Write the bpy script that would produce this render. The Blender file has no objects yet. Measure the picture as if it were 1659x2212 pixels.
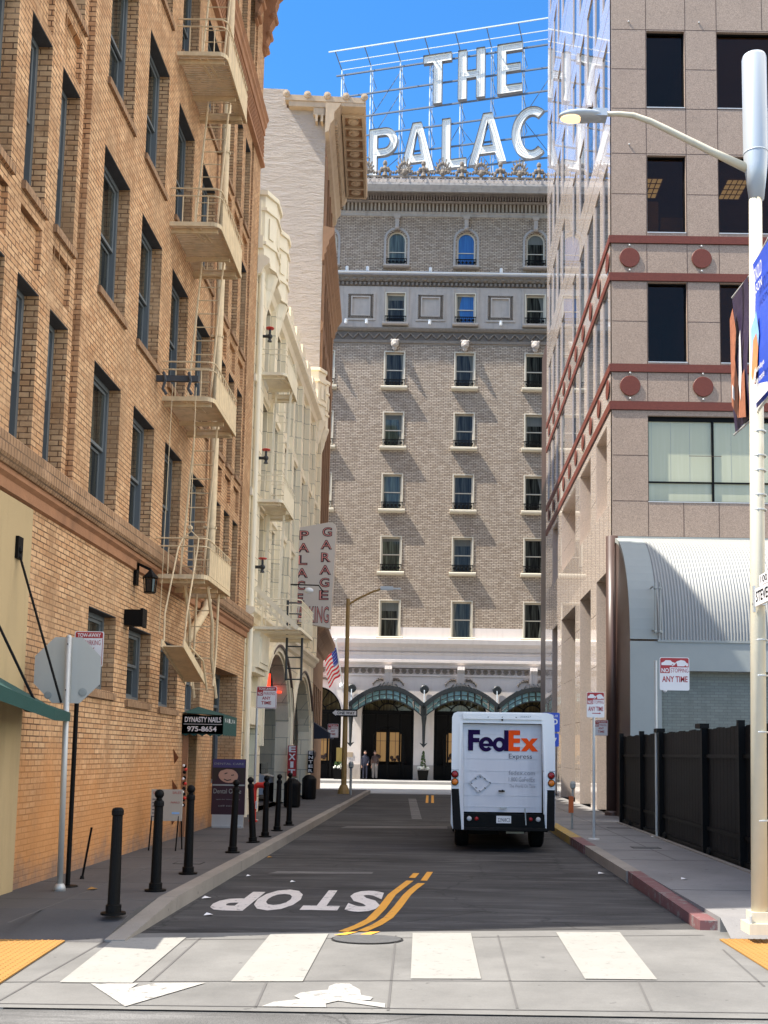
import bpy, math, random
from mathutils import Vector, Matrix
from mathutils.geometry import tessellate_polygon
random.seed(7)
R = math.radians
PI = math.pi
sc = bpy.context.scene
COL = sc.collection

# ------------------------------------------------------------------ camera
cam_d = bpy.data.cameras.new('camera'); cam = bpy.data.objects.new('camera', cam_d); COL.objects.link(cam)
cam_d.sensor_fit = 'VERTICAL'; cam_d.sensor_height = 36.0; cam_d.sensor_width = 36.0
cam_d.lens = 2300.0 / 2212.0 * 36.0
cam_d.shift_x = -(945.0 - 829.5) / 2212.0
cam_d.shift_y = (1387.0 - 1106.0) / 2212.0
cam_d.clip_start = 0.1; cam_d.clip_end = 3000
_p = R(6.0); _r = R(-0.85)
_f = Vector((0, math.cos(_p), math.sin(_p))); _r0 = Vector((1, 0, 0)); _u0 = _r0.cross(_f)
_right = math.cos(_r) * _r0 - math.sin(_r) * _u0; _up = math.sin(_r) * _r0 + math.cos(_r) * _u0
m = Matrix((_right, _up, -_f)).transposed().to_4x4(); m.translation = Vector((0, 0, 1.75))
cam.matrix_world = m
sc.camera = cam

# ------------------------------------------------------------------ world, sun, exposure
SUN_TO = Vector((-1.0, -0.26, 1.63)).normalized()
FILL_CLOUD = 11.0
w = bpy.data.worlds.new('World'); sc.world = w; w.use_nodes = True
nt = w.node_tree; bg = nt.nodes['Background']
sky = nt.nodes.new('ShaderNodeTexSky'); sky.sky_type = 'NISHITA'; sky.sun_disc = False
sky.sun_elevation = math.asin(SUN_TO.z); sky.sun_rotation = math.atan2(SUN_TO.x, SUN_TO.y)
sky.air_density = 1.0; sky.dust_density = 0.0; sky.ozone_density = 5.0; sky.altitude = 0
hs = nt.nodes.new('ShaderNodeHueSaturation'); hs.inputs['Saturation'].default_value = 1.24
nt.links.new(sky.outputs[0], hs.inputs['Color']); 
# unseen bright cloud added as fill overhead, behind and at right; clear blue ahead
_tc = nt.nodes.new('ShaderNodeTexCoord'); _sp = nt.nodes.new('ShaderNodeSeparateXYZ'); nt.links.new(_tc.outputs['Generated'], _sp.inputs[0])
_nz = nt.nodes.new('ShaderNodeTexNoise'); _nz.inputs['Scale'].default_value = 2.6; _nz.inputs['Detail'].default_value = 7; nt.links.new(_tc.outputs['Generated'], _nz.inputs['Vector'])
def _mr(sock, a, b_, lo, hi):
    n = nt.nodes.new('ShaderNodeMapRange'); n.interpolation_type = 'SMOOTHSTEP'; nt.links.new(sock, n.inputs[0])
    for i, v in enumerate((a, b_, lo, hi)): n.inputs[i + 1].default_value = v
    return n.outputs[0]
def _mm(op, a, b_):
    n = nt.nodes.new('ShaderNodeMath'); n.operation = op; n.use_clamp = True; nt.links.new(a, n.inputs[0]); nt.links.new(b_, n.inputs[1]); return n.outputs[0]
_side = _mm('MULTIPLY', _mr(_sp.outputs[0], 0.25, 0.7, 0, 1.0), _mm('MULTIPLY', _mr(_sp.outputs[1], 0.66, 0.45, 0, 1), _mr(_sp.outputs[1], -0.55, -0.2, 0.12, 1)))
_cov = _mm('MULTIPLY', _mm('ADD', _mm('ADD', _mr(_sp.outputs[2], 0.66, 0.84, 0, 0.60), _mr(_sp.outputs[1], 0.0, -0.5, 0, 0.07)), _side), _mr(_nz.outputs[0], 0.34, 0.52, 0, 1))
_cov = _mm('MULTIPLY', _cov, _mr(_sp.outputs[2], 0.0, 0.12, 0, 1))
_mx = nt.nodes.new('ShaderNodeMix'); _mx.data_type = 'RGBA'; nt.links.new(_cov, _mx.inputs[0]); nt.links.new(hs.outputs[0], _mx.inputs[6]); _mx.inputs[7].default_value = (FILL_CLOUD * 1.0, FILL_CLOUD * 0.93, FILL_CLOUD * 0.84, 1)
nt.links.new(_mx.outputs[2], bg.inputs[0]); bg.inputs[1].default_value = 0.15
sd = bpy.data.lights.new('sun', 'SUN'); sd.energy = 5.0; sd.angle = R(0.5); sd.color = (1.0, 0.94, 0.84)
so = bpy.data.objects.new('sun', sd); COL.objects.link(so)
so.rotation_euler = SUN_TO.to_track_quat('Z', 'Y').to_euler(); so.location = (-30, -5, 60)
sc.view_settings.view_transform = 'Standard'; sc.view_settings.look = 'None'
sc.view_settings.exposure = 1.06; sc.view_settings.gamma = 1.0
sc.cycles.max_bounces = 8; sc.cycles.diffuse_bounces = 5; sc.cycles.glossy_bounces = 4

# ------------------------------------------------------------------ materials
def _new(name):
    mt = bpy.data.materials.new(name); mt.use_nodes = True
    return mt, mt.node_tree, mt.node_tree.nodes['Principled BSDF']

def N(nt, typ, **kw):
    n = nt.nodes.new(typ)
    for k, v in kw.items(): setattr(n, k, v)
    return n

def mixc(nt, fac, a, b, mode='MIX'):
    n = N(nt, 'ShaderNodeMix', data_type='RGBA', blend_type=mode)
    for s, v in ((0, fac), (6, a), (7, b)):
        if hasattr(v, 'is_output'): nt.links.new(v, n.inputs[s])
        else: n.inputs[s].default_value = v if s == 0 else (*v, 1)
    return n.outputs[2]

def noise(nt, vec, scale, detail=4, rough=0.55, stretch=None):
    n = N(nt, 'ShaderNodeTexNoise'); n.inputs['Scale'].default_value = scale
    n.inputs['Detail'].default_value = detail; n.inputs['Roughness'].default_value = rough
    if stretch:
        mp = N(nt, 'ShaderNodeMapping'); mp.inputs['Scale'].default_value = stretch
        nt.links.new(vec, mp.inputs[0]); vec = mp.outputs[0]
    nt.links.new(vec, n.inputs['Vector'])
    return n.outputs[0]

def ramp(nt, fac, a, b, lo=0.0, hi=1.0):
    n = N(nt, 'ShaderNodeMapRange'); nt.links.new(fac, n.inputs[0])
    n.inputs[1].default_value = a; n.inputs[2].default_value = b
    n.inputs[3].default_value = lo; n.inputs[4].default_value = hi
    return n.outputs[0]

def bump(nt, bs, h, strength=0.3, dist=0.01, prev=None):
    b = N(nt, 'ShaderNodeBump'); b.inputs['Strength'].default_value = strength
    b.inputs['Distance'].default_value = dist; nt.links.new(h, b.inputs['Height'])
    if prev: nt.links.new(prev, b.inputs['Normal'])
    nt.links.new(b.outputs[0], bs.inputs['Normal'])
    return b.outputs[0]

def mat(name, col, rough=0.7, metal=0.0, var=0.12, vs=2.0, bmp=0.0, bs=30.0, spec=0.5, streak=0.0, stretch=None, coat=0.0, fine=0.0, fs=60.0):
    mt, nt, b = _new(name)
    tc = N(nt, 'ShaderNodeTexCoord').outputs['Object']
    c = mixc(nt, noise(nt, tc, vs, 5, 0.6, stretch), tuple(x * (1 - var) for x in col), tuple(min(1, x * (1 + var)) for x in col))
    if streak:
        f = ramp(nt, noise(nt, tc, 1.0, 6, 0.65, (3.0, 3.0, 0.35)), 0.5, 0.75, 0, streak)
        c = mixc(nt, f, c, tuple(x * 0.45 for x in col))
    if fine:
        f = ramp(nt, noise(nt, tc, fs, 3, 0.7), 0.35, 0.65, 1 - fine, 1 + fine)
        n = N(nt, 'ShaderNodeVectorMath', operation='SCALE'); nt.links.new(c, n.inputs[0]); nt.links.new(f, n.inputs['Scale']); c = n.outputs[0]
    nt.links.new(c, b.inputs['Base Color'])
    b.inputs['Roughness'].default_value = rough; b.inputs['Metallic'].default_value = metal
    b.inputs['Specular IOR Level'].default_value = spec
    b.inputs['Coat Weight'].default_value = coat
    if bmp: bump(nt, b, noise(nt, tc, bs, 6, 0.65), bmp, 0.02)
    return mt

def brick(name, c1, c2, mortar, bw=0.215, rh=0.075, ms=0.009, bmp=0.6, low=None, dirt=0.5, rough=0.85, patch=0.0):
    mt, nt, b = _new(name)
    tc = N(nt, 'ShaderNodeTexCoord').outputs['Object']
    sp = N(nt, 'ShaderNodeSeparateXYZ'); nt.links.new(tc, sp.inputs[0])
    ad = N(nt, 'ShaderNodeMath', operation='ADD'); nt.links.new(sp.outputs[0], ad.inputs[0]); nt.links.new(sp.outputs[1], ad.inputs[1])
    cb = N(nt, 'ShaderNodeCombineXYZ'); nt.links.new(ad.outputs[0], cb.inputs[0]); nt.links.new(sp.outputs[2], cb.inputs[1])
    bt = N(nt, 'ShaderNodeTexBrick'); nt.links.new(cb.outputs[0], bt.inputs['Vector'])
    bt.inputs['Scale'].default_value = 1; bt.inputs['Brick Width'].default_value = bw; bt.inputs['Row Height'].default_value = rh
    bt.inputs['Mortar Size'].default_value = ms; bt.inputs['Mortar Smooth'].default_value = 0.3; bt.inputs['Bias'].default_value = -0.1
    n1 = noise(nt, tc, 9.0, 4, 0.7); n2 = noise(nt, tc, 0.5, 6, 0.65)
    ca = mixc(nt, ramp(nt, n1, 0.35, 0.65), c1, tuple(x * 0.82 for x in c1))
    cc = mixc(nt, ramp(nt, n1, 0.35, 0.65), c2, tuple(min(1, x * 1.1) for x in c2))
    nt.links.new(ca, bt.inputs['Color1']); nt.links.new(cc, bt.inputs['Color2']); bt.inputs['Mortar'].default_value = (*mortar, 1)
    c = bt.outputs['Color']
    if patch:
        c = mixc(nt, ramp(nt, noise(nt, tc, 1.3, 7, 0.75), 0.48, 0.60, 0, patch), c, tuple(x * 0.62 for x in c2))
    c = mixc(nt, ramp(nt, n2, 0.44, 0.66, 0, dirt), c, tuple(x * 0.55 for x in c1))
    c = mixc(nt, ramp(nt, noise(nt, tc, 1.0, 6, 0.7, (2.6, 2.6, 0.22)), 0.50, 0.68, 0, dirt), c, tuple(x * 0.42 for x in c1))
    c = mixc(nt, ramp(nt, noise(nt, tc, 2.4, 7, 0.75), 0.52, 0.66, 0, dirt * 0.7), c, tuple(min(1, x * 1.18 + 0.05) for x in c1))
    if low:
        zz = N(nt, 'ShaderNodeMath', operation='MULTIPLY_ADD'); nt.links.new(noise(nt, tc, 0.9, 6, 0.7), zz.inputs[0]); zz.inputs[1].default_value = 2.6; nt.links.new(sp.outputs[2], zz.inputs[2])
        f = ramp(nt, zz.outputs[0], 3.3, 2.2, 0, 0.78)
        c = mixc(nt, f, c, low, 'MIX')
        zb = N(nt, 'ShaderNodeMath', operation='MULTIPLY_ADD'); nt.links.new(noise(nt, tc, 2.2, 6, 0.75), zb.inputs[0]); zb.inputs[1].default_value = 1.3; nt.links.new(sp.outputs[2], zb.inputs[2])
        c = mixc(nt, ramp(nt, zb.outputs[0], 1.15, 0.75, 0, 0.75), c, (0.17, 0.13, 0.11))
    nt.links.new(c, b.inputs['Base Color']); b.inputs['Roughness'].default_value = rough
    inv = N(nt, 'ShaderNodeMath', operation='MULTIPLY_ADD'); nt.links.new(bt.outputs['Fac'], inv.inputs[0]); inv.inputs[1].default_value = -1.0; nt.links.new(n1, inv.inputs[2])
    bump(nt, b, inv.outputs[0], bmp, 0.012)
    return mt

def stones(name, col, bw, rh, ms=0.008, jc=0.5, rough=0.7, var=0.1, bmp=0.4, offset=0.5, spec=0.4, fine=0.06):
    mt, nt, b = _new(name)
    tc = N(nt, 'ShaderNodeTexCoord').outputs['Object']
    sp = N(nt, 'ShaderNodeSeparateXYZ'); nt.links.new(tc, sp.inputs[0])
    ad = N(nt, 'ShaderNodeMath', operation='ADD'); nt.links.new(sp.outputs[0], ad.inputs[0]); nt.links.new(sp.outputs[1], ad.inputs[1])
    cb = N(nt, 'ShaderNodeCombineXYZ'); nt.links.new(ad.outputs[0], cb.inputs[0]); nt.links.new(sp.outputs[2], cb.inputs[1])
    bt = N(nt, 'ShaderNodeTexBrick', offset=offset); nt.links.new(cb.outputs[0], bt.inputs['Vector'])
    bt.inputs['Scale'].default_value = 1; bt.inputs['Brick Width'].default_value = bw; bt.inputs['Row Height'].default_value = rh
    bt.inputs['Mortar Size'].default_value = ms; bt.inputs['Mortar Smooth'].default_value = 0.1
    bt.inputs['Color1'].default_value = (*[x * (1 - var) for x in col], 1); bt.inputs['Color2'].default_value = (*[min(1, x * (1 + var)) for x in col], 1)
    bt.inputs['Mortar'].default_value = (*[x * jc for x in col], 1)
    c = mixc(nt, ramp(nt, noise(nt, tc, 1.0, 6, 0.7, (2.5, 2.5, 0.5)), 0.5, 0.78, 0, 0.4), bt.outputs['Color'], tuple(x * 0.5 for x in col))
    f = ramp(nt, noise(nt, tc, 45, 3, 0.7), 0.3, 0.7, 1 - fine, 1 + fine)
    n = N(nt, 'ShaderNodeVectorMath', operation='SCALE'); nt.links.new(c, n.inputs[0]); nt.links.new(f, n.inputs['Scale'])
    nt.links.new(n.outputs[0], b.inputs['Base Color']); b.inputs['Roughness'].default_value = rough; b.inputs['Specular IOR Level'].default_value = spec
    inv = N(nt, 'ShaderNodeMath', operation='SUBTRACT'); inv.inputs[0].default_value = 1; nt.links.new(bt.outputs['Fac'], inv.inputs[1])
    bump(nt, b, inv.outputs[0], bmp, 0.01)
    return mt

def granite(name, col, rough=0.5, spec=0.5, speck=0.35, coat=0.0, sc_=55):
    mt, nt, b = _new(name)
    tc = N(nt, 'ShaderNodeTexCoord').outputs['Object']
    v = N(nt, 'ShaderNodeTexVoronoi'); v.inputs['Scale'].default_value = sc_; nt.links.new(tc, v.inputs['Vector'])
    sp = N(nt, 'ShaderNodeSeparateColor'); nt.links.new(v.outputs['Color'], sp.inputs[0])
    c = mixc(nt, ramp(nt, sp.outputs[0], 0.0, 1.0), tuple(x * (1 - speck) for x in col), tuple(min(1, x * (1 + speck)) for x in col))
    c = mixc(nt, ramp(nt, noise(nt, tc, 22, 4, 0.8), 0.58, 0.68, 0, 0.6), c, tuple(min(1, x * 1.5) for x in col))
    c = mixc(nt, ramp(nt, noise(nt, tc, 30, 4, 0.8), 0.60, 0.7, 0, 0.7), c, tuple(x * 0.35 for x in col))
    c = mixc(nt, ramp(nt, noise(nt, tc, 0.9, 5, 0.7), 0.45, 0.75, 0, 0.25), c, tuple(x * 0.6 for x in col))
    nt.links.new(c, b.inputs['Base Color']); b.inputs['Roughness'].default_value = rough; b.inputs['Specular IOR Level'].default_value = spec
    b.inputs['Coat Weight'].default_value = coat; b.inputs['Coat Roughness'].default_value = 0.02
    return mt

def glass(name, col=(0.02, 0.022, 0.025), rough=0.04, curtain=None, spec=0.5):
    mt, nt, b = _new(name)
    tc = N(nt, 'ShaderNodeTexCoord').outputs['Object']
    if curtain:
        f = ramp(nt, noise(nt, tc, 1.0, 3, 0.6, (9.0, 9.0, 0.35)), 0.42, 0.66)
        c = mixc(nt, f, col, curtain)
    else:
        c = mixc(nt, noise(nt, tc, 0.8, 3), col, tuple(x * 1.8 for x in col))
    nt.links.new(c, b.inputs['Base Color']); b.inputs['Roughness'].default_value = rough; b.inputs['Specular IOR Level'].default_value = spec
    bump(nt, b, noise(nt, tc, 1.2, 2), 0.04, 0.05)
    return mt

def emit(name, col, s):
    mt, nt, b = _new(name); b.inputs['Base Color'].default_value = (*col, 1)
    b.inputs['Emission Color'].default_value = (*col, 1); b.inputs['Emission Strength'].default_value = s
    return mt

def paint_worn(name, col, under, amt=0.5, scale=6.0, rough=0.7):
    mt, nt, b = _new(name)
    tc = N(nt, 'ShaderNodeTexCoord').outputs['Object']
    f = ramp(nt, noise(nt, tc, scale, 8, 0.8), 0.5 + 0.16 * (1 - amt), 0.56 + 0.16 * (1 - amt))
    f2 = ramp(nt, noise(nt, tc, 2.0, 5, 0.6), 0.3, 0.7, 0.0, 0.25)
    c = mixc(nt, f2, col, tuple(x * 0.6 for x in col)); c = mixc(nt, f, c, under)
    nt.links.new(c, b.inputs['Base Color']); b.inputs['Roughness'].default_value = rough
    bump(nt, b, noise(nt, tc, 120, 3), 0.3, 0.004)
    return mt

def asphalt(name, col, dark=0.6, cracks=True):
    mt, nt, b = _new(name)
    tc = N(nt, 'ShaderNodeTexCoord').outputs['Object']
    c = mixc(nt, ramp(nt, noise(nt, tc, 0.55, 7, 0.65, (0.5, 1.6, 1)), 0.35, 0.68), tuple(x * 1.5 for x in col), tuple(x * dark for x in col))
    c = mixc(nt, ramp(nt, noise(nt, tc, 2.2, 6, 0.7, (0.28, 1.7, 1)), 0.50, 0.62, 0, 0.8), c, tuple(x * 2.0 for x in col))  # paler streaks: sunlight reflected onto the road, put into the colour
    sp = N(nt, 'ShaderNodeTexNoise'); sp.inputs['Scale'].default_value = 160; sp.inputs['Detail'].default_value = 2; nt.links.new(tc, sp.inputs['Vector'])
    f = ramp(nt, sp.outputs[0], 0.3, 0.7, 0.6, 1.45)
    n = N(nt, 'ShaderNodeVectorMath', operation='SCALE'); nt.links.new(c, n.inputs[0]); nt.links.new(f, n.inputs['Scale']); c = n.outputs[0]
    if cracks:
        v = N(nt, 'ShaderNodeTexVoronoi', feature='DISTANCE_TO_EDGE'); v.inputs['Scale'].default_value = 0.42
        dn = noise(nt, tc, 2.5, 4)
        mv = N(nt, 'ShaderNodeVectorMath', operation='MULTIPLY_ADD'); nt.links.new(dn, mv.inputs[0]); mv.inputs[1].default_value = (0.5, 0.5, 0); nt.links.new(tc, mv.inputs[2])
        nt.links.new(mv.outputs[0], v.inputs['Vector'])
        c = mixc(nt, ramp(nt, v.outputs['Distance'], 0.002, 0.008, 0.4, 0), c, (0.015, 0.015, 0.015))
    nt.links.new(c, b.inputs['Base Color']); b.inputs['Roughness'].default_value = 0.9; b.inputs['Specular IOR Level'].default_value = 0.2
    bump(nt, b, sp.outputs[0], 0.5, 0.006)
    return mt

def concrete(name, col, var=0.2, spots=True, rough=0.85):
    mt, nt, b = _new(name)
    tc = N(nt, 'ShaderNodeTexCoord').outputs['Object']
    c = mixc(nt, ramp(nt, noise(nt, tc, 0.9, 7, 0.65), 0.3, 0.7), tuple(x * (1 - var) for x in col), tuple(x * (1 + var * 0.6) for x in col))
    c = mixc(nt, ramp(nt, noise(nt, tc, 3.5, 7, 0.75), 0.52, 0.8, 0, 0.35), c, tuple(x * 0.55 for x in col))
    if spots:
        c = mixc(nt, ramp(nt, noise(nt, tc, 9, 3, 0.5), 0.70, 0.73, 0, 0.6), c, tuple(x * 0.3 for x in col))
    f = ramp(nt, noise(nt, tc, 90, 3, 0.7), 0.3, 0.7, 0.9, 1.1)
    n = N(nt, 'ShaderNodeVectorMath', operation='SCALE'); nt.links.new(c, n.inputs[0]); nt.links.new(f, n.inputs['Scale']); c = n.outputs[0]
    nt.links.new(c, b.inputs['Base Color']); b.inputs['Roughness'].default_value = rough
    bump(nt, b, noise(nt, tc, 60, 5, 0.7), 0.25, 0.006)
    return mt

def stucco(name, col):
    mt, nt, b = _new(name)
    tc = N(nt, 'ShaderNodeTexCoord').outputs['Object']
    c = mixc(nt, noise(nt, tc, 0.4, 6, 0.6), tuple(x * 0.88 for x in col), tuple(x * 1.1 for x in col))
    nt.links.new(c, b.inputs['Base Color']); b.inputs['Roughness'].default_value = 0.9
    w1 = N(nt, 'ShaderNodeTexWave', wave_type='BANDS', bands_direction='Z', wave_profile='SAW'); w1.inputs['Scale'].default_value = 0.62
    w1.inputs['Distortion'].default_value = 1.0; w1.inputs['Detail'].default_value = 5; w1.inputs['Detail Scale'].default_value = 1.6; w1.inputs['Detail Roughness'].default_value = 0.6
    nt.links.new(tc, w1.inputs['Vector'])
    p = bump(nt, b, w1.outputs['Fac'], 1.0, 0.12)
    bump(nt, b, noise(nt, tc, 1.6, 9, 0.78, (0.6, 0.6, 2.2)), 1.0, 0.35, p)
    return mt

M = {}
M['brick'] = brick('orange_brick', (0.76, 0.47, 0.245), (0.50, 0.255, 0.11), (0.10, 0.045, 0.02), bw=0.2, rh=0.07, ms=0.0085, low=(0.58, 0.25, 0.075), patch=0.62)
M['brickb'] = brick('belt_brick', (0.46, 0.27, 0.14), (0.32, 0.18, 0.09), (0.10, 0.06, 0.035), bw=0.08, rh=0.15, dirt=0.8)
M['pbrick'] = brick('palace_brick', (0.62, 0.51, 0.395), (0.33, 0.255, 0.185), (0.12, 0.085, 0.06), bw=0.30, rh=0.105, ms=0.02, bmp=1.0, dirt=0.22)
M['terra'] = mat('terracotta_trim', (0.36, 0.17, 0.08), 0.8, var=0.25, vs=4, bmp=0.4, streak=0.6)
M['tan'] = mat('tan_stucco', (0.47, 0.345, 0.18), 0.9, var=0.1, vs=1.2, bmp=0.15, bs=60, streak=0.35)
M['cream'] = stones('cream_block', (0.84, 0.73, 0.52), 0.9, 0.55, 0.010, 0.45, bmp=0.5)
M['creamp'] = mat('cream_paint', (0.86, 0.76, 0.56), 0.6, var=0.08, vs=3, streak=0.35, bmp=0.1)
M['creamst'] = mat('cream_steel', (0.80, 0.70, 0.50), 0.55, var=0.15, vs=6, streak=0.3)
M['tansteel'] = mat('tan_steel', (0.68, 0.52, 0.31), 0.6, var=0.3, vs=7, streak=0.55, bmp=0.15)
M['stucco'] = stucco('beige_stucco', (0.58, 0.50, 0.43))
M['brown'] = mat('brown_sandstone', (0.25, 0.14, 0.075), 0.85, var=0.2, vs=3, bmp=0.4, streak=0.6)
M['brownc'] = mat('tan_cornice', (0.42, 0.325, 0.225), 0.75, var=0.15, vs=3, streak=0.35)
M['pshade_frame'] = mat('shade_and_frame_stone', (0.16, 0.13, 0.105), 0.9, var=0.3, vs=5)  # painted gap shade behind the carving, also the dark panel frames
M['pstone'] = mat('palace_stone', (0.40, 0.37, 0.34), 0.8, var=0.25, vs=3, bmp=0.5, bs=12, streak=0.6)
M['pstone2'] = mat('palace_panel_stone', (0.45, 0.395, 0.345), 0.8, var=0.15, vs=3, bmp=0.3, bs=20, streak=0.4)
M['pdark'] = mat('palace_carving', (0.21, 0.175, 0.14), 0.85, var=0.4, vs=6, bmp=0.9, bs=14)
M['pwhite'] = mat('palace_white_stone', (0.74, 0.665, 0.61), 0.6, var=0.08, vs=2, streak=0.2)
M['pframe'] = mat('palace_window_frame', (0.62, 0.56, 0.44), 0.6, var=0.1)
M['gran'] = granite('granite_front', (0.345, 0.262, 0.205), 0.65, 0.2, 0.28, sc_=60)
M['grans'] = granite('granite_polished', (0.62, 0.52, 0.445), 0.25, 0.4, 0.15, coat=1.0)
M['granr'] = granite('granite_red', (0.15, 0.042, 0.028), 0.5, 0.25, speck=0.15)
M['joint'] = mat('dark_joint', (0.07, 0.04, 0.03), 0.9)
M['steel'] = mat('galvanised_steel', (0.50, 0.50, 0.48), 0.5, 0.4, var=0.12, vs=6)
M['signback'] = mat('sign_back_aluminium', (0.47, 0.47, 0.43), 0.6, 0.0, var=0.06, vs=3, streak=0.15)
M['poleb'] = mat('cream_pole', (0.62, 0.55, 0.41), 0.5, var=0.1, vs=5, streak=0.4)
M['poley'] = mat('mustard_pole', (0.30, 0.19, 0.06), 0.5, var=0.2, vs=5)
M['shroud'] = mat('grey_shroud', (0.45, 0.48, 0.50), 0.35, 0.2, var=0.05)
M['black'] = mat('black_paint', (0.0045, 0.0042, 0.004), 0.5, var=0.3, vs=14, bmp=0.25, bs=40, spec=0.12)
M['dark'] = mat('dark_void', (0.012, 0.011, 0.010), 0.9)
M['bluef'] = mat('blue_grey_frame', (0.13, 0.145, 0.15), 0.5, var=0.15)
M['lintel'] = mat('dark_slate_lintel', (0.06, 0.062, 0.066), 0.8, var=0.4, vs=8, bmp=0.3)
M['glass'] = glass('dark_glass', (0.012, 0.012, 0.012))
M['glassc'] = glass('curtained_glass', (0.008, 0.008, 0.008), 0.05, (0.075, 0.08, 0.065), 0.25)
M['glassr'] = glass('office_glass', (0.022, 0.018, 0.014), 0.05, spec=0.3)
def seeglass(name, tint):
    mt = bpy.data.materials.new(name); mt.use_nodes = True; nt = mt.node_tree
    for n in list(nt.nodes): nt.nodes.remove(n)
    o = N(nt, 'ShaderNodeOutputMaterial'); mx = N(nt, 'ShaderNodeMixShader'); tr = N(nt, 'ShaderNodeBsdfTransparent'); gl = N(nt, 'ShaderNodeBsdfGlossy'); fr = N(nt, 'ShaderNodeFresnel')
    tr.inputs[0].default_value = (*tint, 1); gl.inputs['Roughness'].default_value = 0.02; fr.inputs[0].default_value = 1.32
    nt.links.new(fr.outputs[0], mx.inputs[0]); nt.links.new(tr.outputs[0], mx.inputs[1]); nt.links.new(gl.outputs[0], mx.inputs[2]); nt.links.new(mx.outputs[0], o.inputs[0])
    return mt
M['curt'] = mat('grey_curtain', (.14, .145, .125), .8, var=.4, vs=3, stretch=(9, 9, .4))
M['seeg'] = seeglass('brown_tinted_glass', (.62, .50, .36))
M['glasss'] = glass('mirror_glass', (0.03, 0.035, 0.045), 0.02, spec=1.0)
M['green'] = mat('green_canvas', (0.008, 0.055, 0.045), 0.8, var=0.15, vs=6, bmp=0.2, bs=200)
M['greend'] = mat('dark_green_canvas', (0.008, 0.030, 0.022), 0.8, var=0.15, vs=6)
M['navy'] = mat('navy_canvas', (0.012, 0.018, 0.035), 0.8)
M['white'] = mat('white_paint', (0.78, 0.78, 0.76), 0.5, var=0.04)
M['signw'] = mat('sign_white', (0.74, 0.71, 0.69), 0.45, var=0.05, vs=5)
M['signr'] = mat('sign_red', (0.38, 0.02, 0.02), 0.45, var=0.08, vs=5)
M['red'] = mat('red_paint', (0.55, 0.02, 0.01), 0.4, var=0.1)
M['redk'] = paint_worn('red_curb_paint', (0.17, 0.07, 0.07), (0.2, 0.18, 0.17), 0.75)
M['yelk'] = paint_worn('yellow_curb_paint', (0.42, 0.27, 0.05), (0.2, 0.18, 0.17), 0.9)
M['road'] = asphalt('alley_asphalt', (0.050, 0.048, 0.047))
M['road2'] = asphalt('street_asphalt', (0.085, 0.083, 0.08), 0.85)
M['conc'] = concrete('crossing_concrete', (0.155, 0.15, 0.14), 0.28)
M['conct'] = mat('concrete_joint', (0.10, 0.095, 0.09), 0.9)
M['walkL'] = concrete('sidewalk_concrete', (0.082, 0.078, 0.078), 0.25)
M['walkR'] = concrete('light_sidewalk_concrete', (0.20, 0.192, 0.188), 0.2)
M['curb'] = concrete('granite_curb', (0.27, 0.24, 0.205), 0.2)
M['farc'] = concrete('far_street_concrete', (0.32, 0.31, 0.295), 0.12, False)
M['stripe'] = paint_worn('crosswalk_white', (0.285, 0.275, 0.25), (0.19, 0.185, 0.17), 0.62, 11.0)
M['white2'] = paint_worn('arrow_white', (0.36, 0.345, 0.32), (0.17, 0.165, 0.155), 0.8, 9.0)
M['stopw'] = paint_worn('road_marking_white', (0.66, 0.61, 0.57), (0.06, 0.06, 0.06), 0.6, 9.0)
M['yline'] = paint_worn('road_marking_yellow', (0.78, 0.36, 0.04), (0.07, 0.065, 0.06), 0.45, 7.0)
M['tact'] = paint_worn('tactile_yellow', (0.33, 0.165, 0.035), (0.28, 0.16, 0.05), 0.35, 9.0)
M['tvan'] = mat('van_white', (0.80, 0.80, 0.80), 0.3, var=0.03, vs=2, coat=0.2)
M['tdoor'] = mat('van_door', (0.66, 0.65, 0.66), 0.6, var=0.05, vs=2, streak=0.3, spec=0.2)
M['rubber'] = mat('black_rubber', (0.007, 0.007, 0.007), 0.8, spec=0.2)
M['purple'] = mat('logo_purple', (0.014, 0.003, 0.045), 0.6, spec=0.1)
M['orange'] = mat('logo_orange', (0.95, 0.085, 0.008), 0.6, spec=0.1)
M['lgrey'] = mat('light_grey_print', (0.09, 0.09, 0.11), 0.5)
M['tailr'] = mat('red_lens', (0.30, 0.01, 0.01), 0.15)
M['taila'] = mat('amber_lens', (0.65, 0.17, 0.01), 0.15)
M['tailc'] = mat('clear_lens', (0.45, 0.45, 0.45), 0.15)
M['corr'] = mat('silver_sheet', (0.29, 0.295, 0.285), 0.5, 0.1, var=0.04)
M['greyp'] = mat('grey_green_paint', (0.29, 0.31, 0.295), 0.6, var=0.08, vs=2)
M['greyb'] = stones('painted_grey_brick', (0.19, 0.205, 0.18), 0.22, 0.075, 0.006, 0.7, bmp=0.5)
M['fence'] = mat('black_fence_board', (0.010, 0.0095, 0.0095), 0.6, var=0.7, vs=4, stretch=(8, 8, 0.3), bmp=0.15, spec=0.15)
M['wood'] = mat('column_brown', (0.07, 0.04, 0.032), 0.4, var=0.2)
M['amber'] = emit('lamp_lit_amber', (1.0, 0.62, 0.30), 0.9)
M['neon'] = emit('neon_red', (1.0, 0.05, 0.02), 1.2)
M['warm'] = emit('warm_interior', (0.30, 0.17, 0.06), 0.28)
M['signb'] = mat('beige_sign_face', (0.60, 0.51, 0.42), 0.6, var=0.05)
M['maroon'] = mat('maroon_letter', (0.05, 0.012, 0.014), 0.5)
M['pink'] = mat('pink_neon_tube', (0.72, 0.25, 0.20), 0.4)
M['lface'] = mat('letter_face', (0.90, 0.90, 0.84), 0.5, var=0.08, vs=1.5, streak=0.2)
M['lside'] = mat('letter_side', (0.16, 0.17, 0.19), 0.6)
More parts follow.
